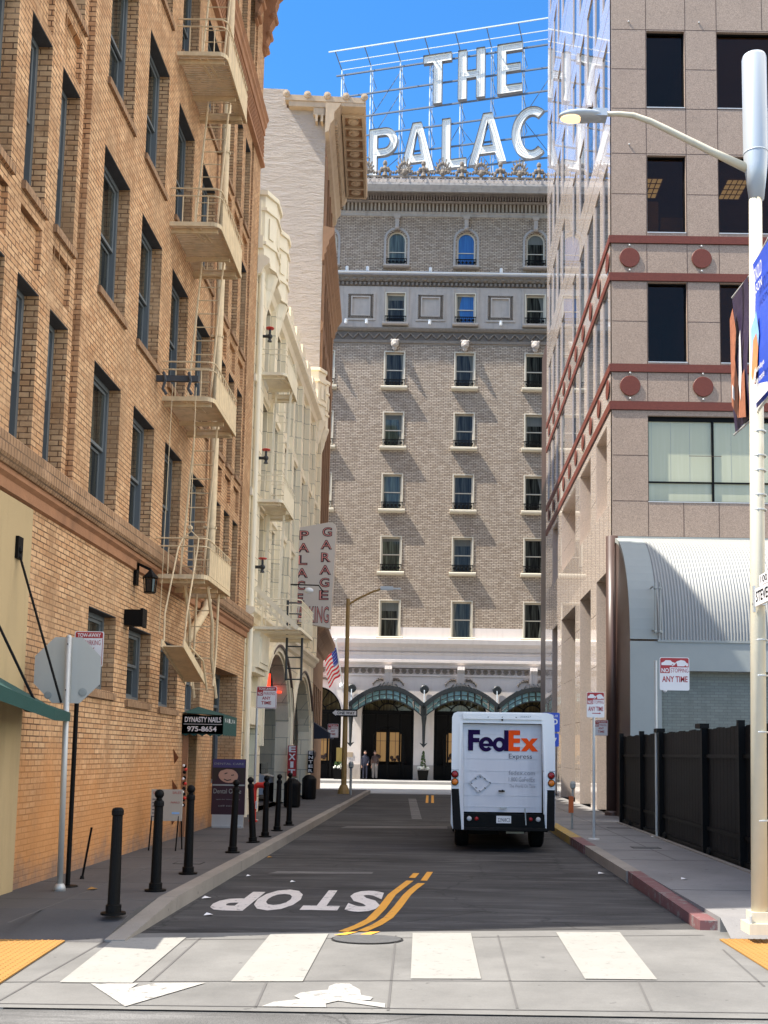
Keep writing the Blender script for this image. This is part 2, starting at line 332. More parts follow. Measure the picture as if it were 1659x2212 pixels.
M['lline'] = mat('letter_tube', (0.22, 0.23, 0.24), 0.5)
M['truss'] = mat('truss_blue_grey', (0.09, 0.13, 0.19), 0.6)
M['trussw'] = mat('truss_pale', (0.55, 0.62, 0.68), 0.5)
M['cgreen'] = mat('canopy_iron', (0.016, 0.02, 0.022), 0.45, var=0.2)
M['cglass'] = mat('canopy_glass', (0.15, 0.26, 0.25), 0.2, var=0.35, vs=6)
M['leaf'] = mat('foliage_green', (0.05, 0.10, 0.02), 0.7, var=0.4, vs=20)
M['flower'] = mat('white_flower', (0.8, 0.8, 0.72), 0.7)
M['skin'] = mat('skin', (0.50, 0.28, 0.20), 0.6)
M['coat'] = mat('dark_navy_uniform', (0.018, 0.02, 0.04), 0.8)
M['grey'] = mat('grey_fabric', (0.22, 0.20, 0.19), 0.8)
M['hair'] = mat('dark_hair', (0.03, 0.02, 0.015), 0.7)
M['flagb'] = mat('flag_blue', (0.02, 0.05, 0.32), 0.7)
M['flagr'] = mat('flag_red', (0.62, 0.02, 0.03), 0.7)
M['blue'] = mat('banner_blue', (0.03, 0.08, 0.48), 0.5, var=0.15)
M['blind'] = glass('green_blind_glass', (0.46, 0.47, 0.33), 0.06, (0.49, 0.50, 0.36), spec=0.4)
M['pk'] = mat('poster_purple', (0.05, 0.04, 0.14), 0.5)
M['pdk'] = mat('poster_maroon', (0.03, 0.008, 0.018), 0.5)
M['cyl'] = mat('iron_cover', (0.10, 0.10, 0.10), 0.7, 0.3, var=0.3, vs=20, bmp=0.8, bs=45)

# ------------------------------------------------------------------ mesh builder
class MB:
    def __init__(s): s.v = []; s.f = []; s.m = []; s.mi = 0; s.T = None; s.c = []
    def cut(s): s.c.append((len(s.v), len(s.f)))
    def build_each(s, name, mats, parent):
        if not s.c or s.c[-1][1] != len(s.f): s.cut()
        pv = pf = 0; out = []
        for v, f in s.c:
            if f == pf: continue
            q = MB(); q.v = s.v[pv:v]; q.f = [tuple(i - pv for i in t) for t in s.f[pf:f]]; q.m = s.m[pf:f]; out.append(q.build(name, mats, parent)); pv, pf = v, f
        return out
    def add(s, vs, fs):
        n = len(s.v)
        if s.T is not None: vs = [s.T @ Vector(p) for p in vs]
        s.v += [tuple(p) for p in vs]; s.f += [tuple(i + n for i in f) for f in fs]; s.m += [s.mi] * len(fs)
    def quad(s, a, b, c, d): s.add([a, b, c, d], [(0, 1, 2, 3)])
    def box(s, x0, x1, y0, y1, z0, z1):
        if x0 > x1: x0, x1 = x1, x0
        if y0 > y1: y0, y1 = y1, y0
        if z0 > z1: z0, z1 = z1, z0
        s.add([(x0, y0, z0), (x1, y0, z0), (x1, y1, z0), (x0, y1, z0), (x0, y0, z1), (x1, y0, z1), (x1, y1, z1), (x0, y1, z1)],
              [(0, 3, 2, 1), (4, 5, 6, 7), (0, 1, 5, 4), (1, 2, 6, 5), (2, 3, 7, 6), (3, 0, 4, 7)])
    def bar(s, a, b, wd, h, up=(0, 0, 1)):
        a = Vector(a); b = Vector(b); d = (b - a).normalized(); up = Vector(up)
        if abs(d.dot(up)) > 0.98: up = Vector((1, 0, 0))
        sd_ = d.cross(up).normalized() * (wd / 2); u2 = sd_.cross(d).normalized() * (h / 2)
        vs = [a - sd_ - u2, a + sd_ - u2, a + sd_ + u2, a - sd_ + u2, b - sd_ - u2, b + sd_ - u2, b + sd_ + u2, b - sd_ + u2]
        s.add(vs, [(0, 1, 2, 3), (7, 6, 5, 4), (0, 4, 5, 1), (1, 5, 6, 2), (2, 6, 7, 3), (3, 7, 4, 0)])
    def tube(s, pts, r, n=8, cap=True):
        pts = [Vector(p) for p in pts]; rs = r if isinstance(r, (list, tuple)) else [r] * len(pts)
        rings = []; prev = None
        for i, p in enumerate(pts):
            d = (pts[min(i + 1, len(pts) - 1)] - pts[max(i - 1, 0)]).normalized()
            ref = prev if prev is not None else (Vector((0, 0, 1)) if abs(d.z) < 0.9 else Vector((1, 0, 0)))
            a = (ref - d * ref.dot(d)).normalized(); prev = a; b = d.cross(a)
            rings.append([p + (a * math.cos(2 * PI * k / n) + b * math.sin(2 * PI * k / n)) * rs[i] for k in range(n)])
        vs = [q for rg in rings for q in rg]; fs = []
        for i in range(len(pts) - 1):
            for k in range(n):
                k2 = (k + 1) % n; fs.append((i * n + k, i * n + k2, (i + 1) * n + k2, (i + 1) * n + k))
        if cap: fs += [tuple(range(n - 1, -1, -1)), tuple((len(pts) - 1) * n + k for k in range(n))]
        s.add(vs, fs)
    def lathe(s, c, prof, n=16, axis='z'):
        c = Vector(c); vs = []; fs = []
        for r, z in prof:
            for k in range(n):
                a = 2 * PI * k / n
                if axis == 'z': vs.append(c + Vector((r * math.cos(a), r * math.sin(a), z)))
                elif axis == 'y': vs.append(c + Vector((r * math.cos(a), z, r * math.sin(a))))
                else: vs.append(c + Vector((z, r * math.cos(a), r * math.sin(a))))
        for i in range(len(prof) - 1):
            for k in range(n):
                k2 = (k + 1) % n; fs.append((i * n + k, i * n + k2, (i + 1) * n + k2, (i + 1) * n + k))
        fs += [tuple(range(n - 1, -1, -1)), tuple((len(prof) - 1) * n + k for k in range(n))]
        s.add(vs, fs)
    def ball(s, c, r, n=12, sc3=(1, 1, 1)):
        c = Vector(c); vs = []; fs = []; m_ = n // 2 + 1
        for i in range(m_ + 1):
            t = PI * i / m_
            for k in range(n):
                a = 2 * PI * k / n
                vs.append(c + Vector((r * sc3[0] * math.sin(t) * math.cos(a), r * sc3[1] * math.sin(t) * math.sin(a), r * sc3[2] * math.cos(t))))
        for i in range(m_):
            for k in range(n):
                k2 = (k + 1) % n; fs.append((i * n + k, (i + 1) * n + k, (i + 1) * n + k2, i * n + k2))
        s.add(vs, fs)
    def poly(s, loops, fr, depth=0.0):
        """loops of 2-D points (first outer, others holes); fr=(O,U,V,Nrm): front face at O, sides go back by depth"""
        O, U, V, Nn = [Vector(q) for q in fr]
        flat = [p for l in loops for p in l]
        tri = tessellate_polygon([[Vector((p[0], p[1], 0)) for p in l] for l in loops])
        P = lambda p, d: O + U * p[0] + V * p[1] + Nn * d
        vs = [P(p, 0) for p in flat]; fs = []
        for t in tri:
            a, b_, c = [vs[i] for i in t]
            fs.append(tuple(t) if (b_ - a).cross(c - a).dot(Nn) > 0 else tuple(reversed(t)))
        if depth:
            n = len(flat); vs += [P(p, -depth) for p in flat]
            fs += [tuple(i + n for i in reversed(f)) for f in fs]
            k = 0
            for l in loops:
                L = len(l)
                for i in range(L):
                    fs.append((k + i, k + i + n, k + (i + 1) % L + n, k + (i + 1) % L))
                k += L
        s.add(vs, fs)
    def build(s, name, mats, parent=None, loc=None, smooth=False):
        base = Vector((0, 0, 0))
        if parent is not None: base = Vector(parent.get('_o', (0, 0, 0)))
        elif loc is not None: base = Vector(loc)
        me = bpy.data.meshes.new(name)
        me.from_pydata([(p[0] - base.x, p[1] - base.y, p[2] - base.z) for p in s.v], [], s.f)
        if not isinstance(mats, (list, tuple)): mats = [mats]
        for x in mats: me.materials.append(M[x])
        if len(mats) > 1: me.polygons.foreach_set('material_index', s.m)
        if smooth: me.polygons.foreach_set('use_smooth', [True] * len(s.f))
        me.update()
        o = bpy.data.objects.new(name, me); COL.objects.link(o); o['_o'] = tuple(base)
        if parent is not None: o.parent = parent
        elif loc is not None: o.location = base
        return o

def tag(o, label=None, cat=None, group=None, kind=None):
    if label: o['label'] = label
    if cat: o['category'] = cat
    if group: o['group'] = group
    if kind: o['kind'] = kind
    return o

def thing(name, label, cat, loc, group=None, rz=0.0, local=False):
    o = bpy.data.objects.new(name, None); COL.objects.link(o); o.location = loc; o.rotation_euler = (0, 0, rz); o.empty_display_size = 0.3
    o['_o'] = (0.0, 0.0, 0.0) if local else tuple(loc)
    return tag(o, label, cat, group)

def struct(name, mb, mats, loc=(0, 0, 0)):
    o = mb.build(name, mats, loc=loc); o['kind'] = 'structure'; return o

def copy_tree(o, parent=None, loc=None, rz=None, label=None):
    c = o.copy(); COL.objects.link(c); c.parent = parent
    if loc is not None: c.location = loc
    if rz is not None: c.rotation_euler = (0, 0, rz)
    if label: c['label'] = label
    for ch in [k for k in bpy.data.objects if k.parent == o]: copy_tree(ch, c)
    return c

FX = lambda x: (Vector((x, 0, 0)), Vector((0, 1, 0)), Vector((0, 0, 1)), Vector((1, 0, 0)))     # plane x=const facing +X, u=y v=z
FXm = lambda x: (Vector((x, 0, 0)), Vector((0, 1, 0)), Vector((0, 0, 1)), Vector((-1, 0, 0)))
FY = lambda y: (Vector((0, y, 0)), Vector((1, 0, 0)), Vector((0, 0, 1)), Vector((0, -1, 0)))     # plane y=const facing -Y, u=x v=z
FZ = lambda z: (Vector((0, 0, z)), Vector((1, 0, 0)), Vector((0, 1, 0)), Vector((0, 0, 1)))

def wall(mb, fr, u0, u1, v0, v1, opens, skip_top=()):
    O, U, V, Nn = fr
    P = lambda u, v, d=0.0: O + U * u + V * v + Nn * d
    us = sorted({u0, u1, *[min(max(o[k], u0), u1) for o in opens for k in (0, 1)]}); vs = sorted({v0, v1, *[min(max(o[k], v0), v1) for o in opens for k in (2, 3)]})
    def q(a, b, c, d, nn):
        if (b - a).cross(c - a).dot(nn) < 0: a, b, c, d = d, c, b, a
        mb.quad(a, b, c, d)
    for j in range(len(vs) - 1):
        run = None
        for i in range(len(us) - 1):
            uc = (us[i] + us[i + 1]) / 2; vc = (vs[j] + vs[j + 1]) / 2
            hole = any(o[0] < uc < o[1] and o[2] < vc < o[3] for o in opens)
            if not hole and run is None: run = us[i]
            if hole and run is not None: q(P(run, vs[j]), P(us[i], vs[j]), P(us[i], vs[j + 1]), P(run, vs[j + 1]), Nn); run = None
        if run is not None: q(P(run, vs[j]), P(us[-1], vs[j]), P(us[-1], vs[j + 1]), P(run, vs[j + 1]), Nn)
    for k, o in enumerate(opens):
        a, b, c, d, dep = o[:5]; back = len(o) > 5 and o[5]
        q(P(a, c), P(a, d), P(a, d, -dep), P(a, c, -dep), U); q(P(b, c), P(b, d), P(b, d, -dep), P(b, c, -dep), -U)
        q(P(a, c), P(b, c), P(b, c, -dep), P(a, c, -dep), V)
        if not (len(o) > 6 and o[6]): q(P(a, d), P(b, d), P(b, d, -dep), P(a, d, -dep), -V)
        if back: q(P(a, c, -dep), P(b, c, -dep), P(b, d, -dep), P(a, d, -dep), Nn)

def fbox(mb, fr, u0, u1, v0, v1, d0, d1):
    O, U, V, Nn = fr
    P = lambda u, v, d: O + U * u + V * v + Nn * d
    vs = [P(u0, v0, d0), P(u1, v0, d0), P(u1, v1, d0), P(u0, v1, d0), P(u0, v0, d1), P(u1, v0, d1), P(u1, v1, d1), P(u0, v1, d1)]
    fs = [(0, 3, 2, 1), (4, 5, 6, 7), (0, 1, 5, 4), (1, 2, 6, 5), (2, 3, 7, 6), (3, 0, 4, 7)]
    if U.cross(V).dot(Nn) < 0: fs = [tuple(reversed(f)) for f in fs]
    mb.add(vs, fs)

def prof(mb, fr, u0, u1, pts):
    """extrude an open profile [(out, v)...] along u, capped to the wall"""
    O, U, V, Nn = fr
    P = lambda u, o, v: O + U * u + V * v + Nn * o
    n = len(pts); vs = [P(u0, o, v) for o, v in pts] + [P(u1, o, v) for o, v in pts]
    fs = [(i, i + n, i + 1 + n, i + 1) for i in range(n - 1)] + [tuple(range(n)), tuple(range(2 * n - 1, n - 1, -1))]
    mb.add(vs, fs)

def arch_fill(mb, fr, pts, vtop, dep, q_rev=True):
    O, U, V, Nn = fr
    P = lambda u, v, d=0.0: O + U * u + V * v + Nn * d
    for (a, b), (c, d) in zip(pts[:-1], pts[1:]):
        mb.quad(P(a, b), P(c, d), P(c, vtop), P(a, vtop))
        mb.quad(P(a, b), P(a, b, -dep), P(c, d, -dep), P(c, d))

def semi(uc, r, vs, n=20, ry=None):
    ry = ry or r
    return [(uc - r * math.cos(PI * k / n), vs + ry * math.sin(PI * k / n)) for k in range(n + 1)]

def band(pts, wd):
    """closed outline of a 2-D polyline thickened to wd"""
    L = []; Rr = []
    for i, p in enumerate(pts):
        a = pts[max(i - 1, 0)]; b = pts[min(i + 1, len(pts) - 1)]
        dx, dy = b[0] - a[0], b[1] - a[1]; l = math.hypot(dx, dy) or 1; nx, ny = -dy / l * wd / 2, dx / l * wd / 2
        L.append((p[0] + nx, p[1] + ny)); Rr.append((p[0] - nx, p[1] - ny))
    return L + Rr[::-1]

def text_poly(mb, s, fr, u0, u1, v0, v1, bold=0.0, depth=0.0, keep=False):
    cu = bpy.data.curves.new('t', 'FONT'); cu.body = s; cu.offset = bold; cu.resolution_u = 3; cu.fill_mode = 'FRONT'
    o = bpy.data.objects.new('t', cu); COL.objects.link(o)
    dg = bpy.context.evaluated_depsgraph_get(); me = bpy.data.meshes.new_from_object(o.evaluated_get(dg))
    vs = [v.co.copy() for v in me.vertices]; fs = [tuple(p.vertices) for p in me.polygons]
    bpy.data.objects.remove(o); bpy.data.meshes.remove(me); bpy.data.curves.remove(cu)
    if not vs: return
    x0 = min(v.x for v in vs); x1 = max(v.x for v in vs); y0 = min(v.y for v in vs); y1 = max(v.y for v in vs)
    O, U, V, Nn = [Vector(q) for q in fr]
    sx = (u1 - u0) / max(x1 - x0, 1e-6); sy = (v1 - v0) / max(y1 - y0, 1e-6)
    if keep: sx = math.copysign(min(abs(sx), abs(sy)), sx)
    W = [O + U * (u0 + (v.x - x0) * sx) + V * (v0 + (v.y - y0) * sy) for v in vs]
    mb.add(W, fs)

def rrect(u0, u1, v0, v1, r, n=4):
    out = []
    for cx, cy, a0 in ((u1 - r, v1 - r, 0), (u0 + r, v1 - r, 90), (u0 + r, v0 + r, 180), (u1 - r, v0 + r, 270)):
        for k in range(n + 1):
            a = R(a0 + 90 * k / n); out.append((cx + r * math.cos(a), cy + r * math.sin(a)))
    return out

# ================================================================== GROUND
def far_edge(x): return 10.78 + 0.13 * x
b = MB(); b.add([(-600, -300, -0.05), (600, -300, -0.05), (600, 1500, -0.05), (-600, 1500, -0.05)], [(0, 1, 2, 3)]); struct('ground', b, 'road2')
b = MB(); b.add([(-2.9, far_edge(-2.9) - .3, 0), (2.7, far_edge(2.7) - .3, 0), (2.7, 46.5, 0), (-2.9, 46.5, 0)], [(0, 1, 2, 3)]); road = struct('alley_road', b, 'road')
b = MB(); b.add([(-40, -25, -0.008), (40, -25, -0.008), (40, 8.0, -0.008), (-40, 8.0, -0.008)], [(0, 1, 2, 3)]); struct('near_street', b, 'road2')
b = MB()
b.box(-40, -2.9, 7.42, 9.9, -0.04, 0.004); b.box(2.7, 40, 7.42, 10.75, -0.04, 0.004); b.box(2.7, 12, 10.751, 11.12, -0.04, 0.0035); b.add([(-2.9, 7.42, 0.004), (2.7, 7.42, 0.004), (2.7, far_edge(2.7), 0.004), (-2.9, far_edge(-2.9), 0.004)], [(0, 1, 2, 3)])
slab = struct('crossing_pavement', b, 'conc')
b = MB()
def gline(b, x0, y0, x1, y1, w_=0.018, z=0.0075): b.poly([band([(x0, y0), (x1, y1)], w_)], FZ(z))
for a in ((-2.18, 10.21, -2.13, 8.28), (-0.36, 10.5, -0.30, 7.48), (0.63, 10.6, 0.59, 7.6), (1.61, 8.55, 1.52, 7.6), (-1.26, 8.3, -1.21, 7.5), (2.66, 10.0, 2.56, 8.44),
          (-3.0, 9.95, -3.0, 7.6), (-6, 7.95, -0.37, 8.44), (-0.37, 8.44, 6, 8.8), (-6, 7.49, 6, 7.61), (-2.88, 10.02, 2.68, 10.78)): gline(b, *a)
b.build('paving_joint', 'conct', slab)
for k, q in enumerate(([(-2.94, 10.10), (-2.31, 10.22), (-2.25, 8.21), (-2.79, 8.19)], [(-1.56, 10.45), (-1.01, 10.52), (-0.99, 8.35), (-1.53, 8.31)],
          [(-0.20, 10.62), (0.37, 10.68), (0.38, 8.54), (-0.17, 8.51)], [(1.22, 10.80), (1.86, 10.86), (1.77, 8.61), (1.20, 8.60)])):
    b = MB(); b.poly([q], FZ(0.011)); b.build('crosswalk_stripe', 'stripe', slab)
b = MB(); b.poly([[(-2.55, 8.17), (-2.20, 8.19), (-2.21, 8.03), (-2.08, 8.21), (-1.71, 8.25), (-2.09, 7.47)]], FZ(0.011)); b.build('painted_arrow', 'white2', slab)
b = MB(); rp = [(565, 261), (585, 252), (622, 248), (640, 246), (622, 240), (632, 233), (660, 229), (692, 226), (690, 218), (704, 212), (735, 211), (752, 219), (766, 225), (772, 236), (800, 240), (796, 246), (770, 246), (830, 252), (832, 260), (760, 252), (725, 248), (700, 254), (705, 261)]
b.poly([[(-1.17 + (x - 565) * 0.00317, 7.53 + (261 - y) * 0.0155) for x, y in rp]], FZ(0.011)); b.build('painted_bicycle_symbol', 'white2', slab)
b = MB(); b.poly([[(-0.62 + .34 * math.cos(2 * PI * k / 28), 10.24 + .25 * math.sin(2 * PI * k / 28)) for k in range(28)]], FZ(0.013)); mh = b.build('manhole_rim', 'dark', slab)
b = MB(); b.poly([[(-0.62 + .32 * math.cos(2 * PI * k / 28), 10.24 + .232 * math.sin(2 * PI * k / 28)) for k in range(28)]], FZ(0.016)); b.build('manhole_cover', 'cyl', slab)
# painted word and lines on the alley
b = MB(); UD = (Vector((0, 0, 0.006)), Vector((-1, 0, 0)), Vector((0, -1, 0)), Vector((0, 0, 1)))
for ch, x0, x1 in (('S', -1.02, -0.62), ('O', -2.09, -1.58)): text_poly(b, ch, UD, -x1, -x0, -13.82, -12.0, 0.045)
b.poly([[(1.07, -12.08), (1.49, -12.08), (1.49, -12.42), (1.335, -12.42), (1.335, -13.8), (1.225, -13.8), (1.225, -12.42), (1.07, -12.42)]], UD)
text_poly(b, 'P', UD, 2.10, 2.53, -13.55, -11.95, 0.045)
b.build('painted_stop', 'stopw', road)
b = MB(); b.poly([band([(-0.885, 10.68), (-0.76, 11.05), (-0.66, 11.48), (-0.585, 12.3), (-0.52, 13.48), (-0.43, 14.2), (-0.33, 14.97)], 0.10)], FZ(0.006)); b.poly([band([(-0.31, 15.3), (-0.26, 15.9)], 0.09)], FZ(0.006))
b.poly([band([(-0.70, 10.72), (-0.57, 11.15), (-0.48, 11.62), (-0.41, 12.4), (-0.33, 13.5), (-0.26, 14.1), (-0.17, 14.7)], 0.10)], FZ(0.006)); b.poly([band([(-0.14, 15.0), (-0.06, 16.1)], 0.09)], FZ(0.006))
b.poly([band([(-0.29, 38.5), (-0.33, 45.5)], 0.1)], FZ(0.006)); b.poly([band([(-0.09, 38.5), (-0.11, 45.5)], 0.1)], FZ(0.006))
b.poly([[(-0.95, 10.44), (-0.83, 10.63), (-0.73, 10.66), (-0.84, 10.46)]], FZ(0.0115)); b.poly([[(-0.72, 10.46), (-0.62, 10.66), (-0.52, 10.68), (-0.61, 10.48)]], FZ(0.0115))
b.build('painted_centre_line', 'yline', road)
b = MB()   # dark asphalt patches of a different age
M['patch'] = asphalt('old_patch', (0.045, 0.043, 0.043), 0.7, False); M['patch2'] = asphalt('sun_streak_colour', (0.115, 0.11, 0.105), 0.8, False)
b.poly([[(-2.75, 13.9), (-1.35, 14.05), (-1.3, 13.3), (-2.7, 13.2)]], FZ(0.003)); b.poly([[(-1.6, 19), (-0.2, 19.1), (-0.25, 21.5), (-1.7, 21.4)]], FZ(0.003)); b.build('asphalt_patch', 'patch', road)
b = MB(); b.poly([[(-2.4, 15.6), (-0.9, 15.75), (-0.9, 16.0), (-2.3, 15.9)]], FZ(0.0035)); b.poly([[(-0.62, 29), (-0.35, 29), (-0.75, 42), (-1.05, 42)]], FZ(0.0035))
b.poly([[(-2.2, 25.2), (0.3, 25.4), (0.3, 26.2), (-2.1, 25.8)]], FZ(0.0035)); b.build('sun_streak_patch', 'patch2', road)  # pale patches stand for bands of reflected sunlight, put into the colour
# sidewalks
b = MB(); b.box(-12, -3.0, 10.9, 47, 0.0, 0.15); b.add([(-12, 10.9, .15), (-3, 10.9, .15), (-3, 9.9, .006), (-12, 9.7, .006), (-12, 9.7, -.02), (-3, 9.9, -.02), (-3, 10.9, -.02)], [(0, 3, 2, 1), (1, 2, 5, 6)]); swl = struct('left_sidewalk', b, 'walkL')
b = MB()
for y in [11.6 + 1.5 * k for k in range(23)]: b.box(-4.75, -3.0, y, y + 0.015, 0.148, 0.1525)
b.box(-3.92, -3.9, 10, 47, 0.148, 0.1524); b.build('paving_joint', 'conct', swl)
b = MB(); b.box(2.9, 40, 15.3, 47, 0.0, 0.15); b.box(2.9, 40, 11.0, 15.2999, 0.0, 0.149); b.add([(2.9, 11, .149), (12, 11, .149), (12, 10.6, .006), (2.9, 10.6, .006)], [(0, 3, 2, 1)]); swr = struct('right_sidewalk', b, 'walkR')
b = MB()
for y in (13.2, 16.9, 18.6, 20.3, 22, 23.7, 25.4, 27.1): b.box(2.9, 4.6, y, y + 0.015, 0.148, 0.1525)
b.box(3.78, 3.795, 16.9, 47, 0.148, 0.1524); b.build('paving_joint', 'conct', swr)
b = MB()
for k in range(12):
    y = 9.95 + k * 1.95
    if k: b.box(-3.0, -2.81, y + 0.006, y + 1.944, -0.02, 0.155)
    else: b.add([(-3.0, y, -.02), (-2.81, y, -.02), (-2.81, y + 1.944, -.02), (-3.0, y + 1.944, -.02), (-3.0, y, .02), (-2.81, y, .02), (-2.81, y + 1.944, .155), (-3.0, y + 1.944, .155)], [(0, 3, 2, 1), (4, 5, 6, 7), (0, 1, 5, 4), (1, 2, 6, 5), (2, 3, 7, 6), (3, 0, 4, 7)])
b.box(-3.0, -2.82, 33.4, 46.8, -0.02, 0.14); struct('left_curb', b, 'curb')
b = MB(); b.box(2.7, 2.9, 15.2, 19.4, -0.02, 0.155); b.box(2.7, 2.9, 25.6, 46.8, -0.02, 0.155); cr = struct('right_curb', b, 'curb')
b = MB(); b.add([(2.72, 11.1, -.02), (2.9, 11.1, -.02), (2.9, 15.19, -.02), (2.72, 15.19, -.02), (2.72, 11.1, .10), (2.9, 11.1, .10), (2.9, 15.19, .158), (2.72, 15.19, .158)], [(0, 3, 2, 1), (4, 5, 6, 7), (0, 1, 5, 4), (1, 2, 6, 5), (2, 3, 7, 6), (3, 0, 4, 7)]); b.box(2.68, 2.9, 19.41, 21.3, -0.02, 0.158); b.build('red_curb', 'redk', cr)
b = MB(); b.box(2.68, 2.9, 21.31, 25.59, -0.02, 0.158); b.build('yellow_curb', 'yelk', cr)
b = MB(); b.box(-120, 120, 47.0, 61.5, -0.04, 0.0); struct('far_street', b, 'farc')
b = MB(); b.box(-120, 120, 61.5, 75, -0.04, 0.15); struct('far_sidewalk', b, 'farc')
# tactile pads: raised domes in rows
def pad(q, label):
    (x0, y0), (x1, y1), (x2, y2), (x3, y3) = q
    b = MB(); b.poly([q], FZ(0.02), 0.012)
    nx = max(3, int(abs(x1 - x0) / 0.058)); ny = max(3, int(abs(y2 - y1) / 0.058))
    for i in range(nx):
        for j in range(ny):
            s_ = (i + .5) / nx; t_ = (j + .5) / ny
            px = (x0 * (1 - s_) + x1 * s_) * (1 - t_) + (x3 * (1 - s_) + x2 * s_) * t_; py = (y0 * (1 - s_) + y1 * s_) * (1 - t_) + (y3 * (1 - s_) + y2 * s_) * t_
            r = 0.014; vs = [(px + r * math.cos(k * PI / 3), py + r * math.sin(k * PI / 3), 0.0195) for k in range(6)] + [(px + .6 * r * math.cos(k * PI / 3), py + .6 * r * math.sin(k * PI / 3), 0.027) for k in range(6)]
            b.add(vs, [(k, (k + 1) % 6, (k + 1) % 6 + 6, k + 6) for k in range(6)] + [tuple(range(6, 12))])
    o = b.build('tactile_paving', 'tact', loc=(x0, y0, 0)); tag(o, label, 'tactile paving', 'yellow tactile pads at the kerb ramps')
pad([(-4.6, 7.95), (-3.2, 8.05), (-3.34, 9.9), (-4.7, 9.9)], 'worn yellow bumpy tactile pad at the left street corner')
pad([(2.78, 8.9), (4.2, 9.0), (4.2, 10.55), (2.76, 10.5)], 'yellow bumpy tactile pad beside the base of the tall cream pole')

# ================================================================== BRICK OFFICE BUILDING (left)
XW = -4.75
bb = thing('brick_office_building', 'tall orange brick building with deep windows and a tan fire escape', 'building', (-4.75, 18.0, 0))
ROWS = [(5.12, 7.05), (8.10, 10.18), (11.15, 13.28), (14.25, 16.35), (18.35, 20.5)]
B1 = [(10.40, 11.05), (11.41, 12.05), (12.41, 13.05)]; B2 = [(14.10, 15.33), (16.0, 17.22), (17.93, 19.14), (19.87, 21.05)]; B3 = [(22.05, 22.70), (23.05, 23.70), (24.05, 24.70)]
ops = []; wins = []
for ri, (z0, z1) in enumerate(ROWS):
    for (a, c) in B1 + B2 + B3:
        ops.append((a, c, z0, z1, 0.34)); wins.append((a, c, z0, z1, 0.34))
    if ri in (1, 2, 3):
        for (a, c) in B1 + B3: ops.append((a - .02, c - .02, z0 - 0.84, z0 - 0.26, 0.07, True))
for (a, c) in ((13.19, 13.47), (21.42, 21.70), (24.84, 25.12)): ops.append((a, c, 5.12, 20.8, 0.16, True))
LOW = [(14.36, 15.60, 2.56, 3.69), (16.27, 17.55, 2.50, 3.66), (18.19, 19.45, 2.47, 3.63), (20.1, 21.35, 2.46, 3.64)]
for o_ in LOW: ops.append((*o_, 0.36)); wins.append((*o_, 0.36))
ops.append((22.7, 25.35, 1.0, 3.54, 0.5)); ops.append((20.15, 21.25, 0.15, 2.12, 0.5))
b = MB(); wall(b, FX(XW), 9.6, 26.1, 0.0, 24.0, ops)
b.quad(Vector((XW, 9.6, 0)), Vector((XW, 9.6, 24)), Vector((-20, 9.6, 24)), Vector((-20, 9.6, 0)))
b.quad(Vector((XW, 26.1, 0)), Vector((-20, 26.1, 0)), Vector((-20, 26.1, 24)), Vector((XW, 26.1, 24)))
b.quad(Vector((-20, 9.6, 0)), Vector((-20, 9.6, 24)), Vector((-20, 26.1, 24)), Vector((-20, 26.1, 0)))
b.quad(Vector((XW, 9.6, 24)), Vector((XW, 26.1, 24)), Vector((-20, 26.1, 24)), Vector((-20, 9.6, 24)))
b.build('wall', 'brick', bb)
b = MB()   # dark room behind the openings
b.box(XW - 3.4, XW - 0.56, 10, 25.95, 0.2, 23.8); b.build('interior', 'dark', bb)
protos = {}
def win_left(a, c, z0, z1, d):
    key = (round(c - a, 2), round(z1 - z0, 2))
    cy = (a + c) / 2; loc = (XW, cy, z0)
    if key not in protos:
        fr = FX(XW - 0.20); hw = (c - a) / 2 - .004; h = z1 - z0 - .014; t = 0.065
        F2 = (Vector((XW, cy, z0)), Vector((0, 1, 0)), Vector((0, 0, 1)), Vector((1, 0, 0)))
        b = MB()
        for (u0, u1, v0, v1, d0, d1) in ((-hw, -hw + t, .03, h, -.34, -.17), (hw - t, hw, .03, h, -.34, -.17), (-hw + t, hw - t, h - t, h, -.34, -.17), (-hw + t, hw - t, .03, .03 + t, -.34, -.17)): fbox(b, F2, u0, u1, v0, v1, d0, d1)
        s_ = .045; mid = h * .5
        for (v0, v1, dd) in ((mid, h - t - .002, -.20), (.03 + t + .002, mid - .002, -.25)):
            for (u0, u1, w0, w1) in ((-hw + t + .002, -hw + t + s_, v0, v1), (hw - t - s_, hw - t - .002, v0, v1), (-hw + t + s_, hw - t - s_, v1 - s_, v1), (-hw + t + s_, hw - t - s_, v0, v0 + s_)): fbox(b, F2, u0, u1, w0, w1, dd - .035, dd)
        o = b.build('window', 'bluef', loc=None); 
        for v in o.data.vertices: v.co.x -= XW; v.co.y -= cy; v.co.z -= z0
        o.parent = bb; o['_o'] = loc; o.location = Vector(loc) - Vector(bb['_o'])
        b = MB(); fbox(b, F2, -hw + t + .01, hw - t - .01, mid + .01, h - t - .01, -.225, -.215); fbox(b, F2, -hw + t + .01, hw - t - .01, .06 + t, mid - .02, -.275, -.265)
        g = b.build('pane', 'glassc', o); 
        b = MB(); fbox(b, F2, -hw - .05, hw + .05, -.10, -.001, .001, .05); fbox(b, F2, -hw, hw, .0, .028, -.33, -.01); b.build('sill', 'brickb', o)
        b = MB(); fbox(b, F2, -hw, hw, h + .002, h + .012, -.33, -.004); b.build('lintel', 'lintel', o)
        protos[key] = o
    else:
        o = copy_tree(protos[key], bb); o.location = Vector(loc) - Vector(bb['_o'])
for w_ in wins: win_left(*w_)
random.seed(5)
M['soot'] = mat('soot_run', (0.30, 0.17, 0.085), 0.9, var=0.35, vs=9)
b = MB()
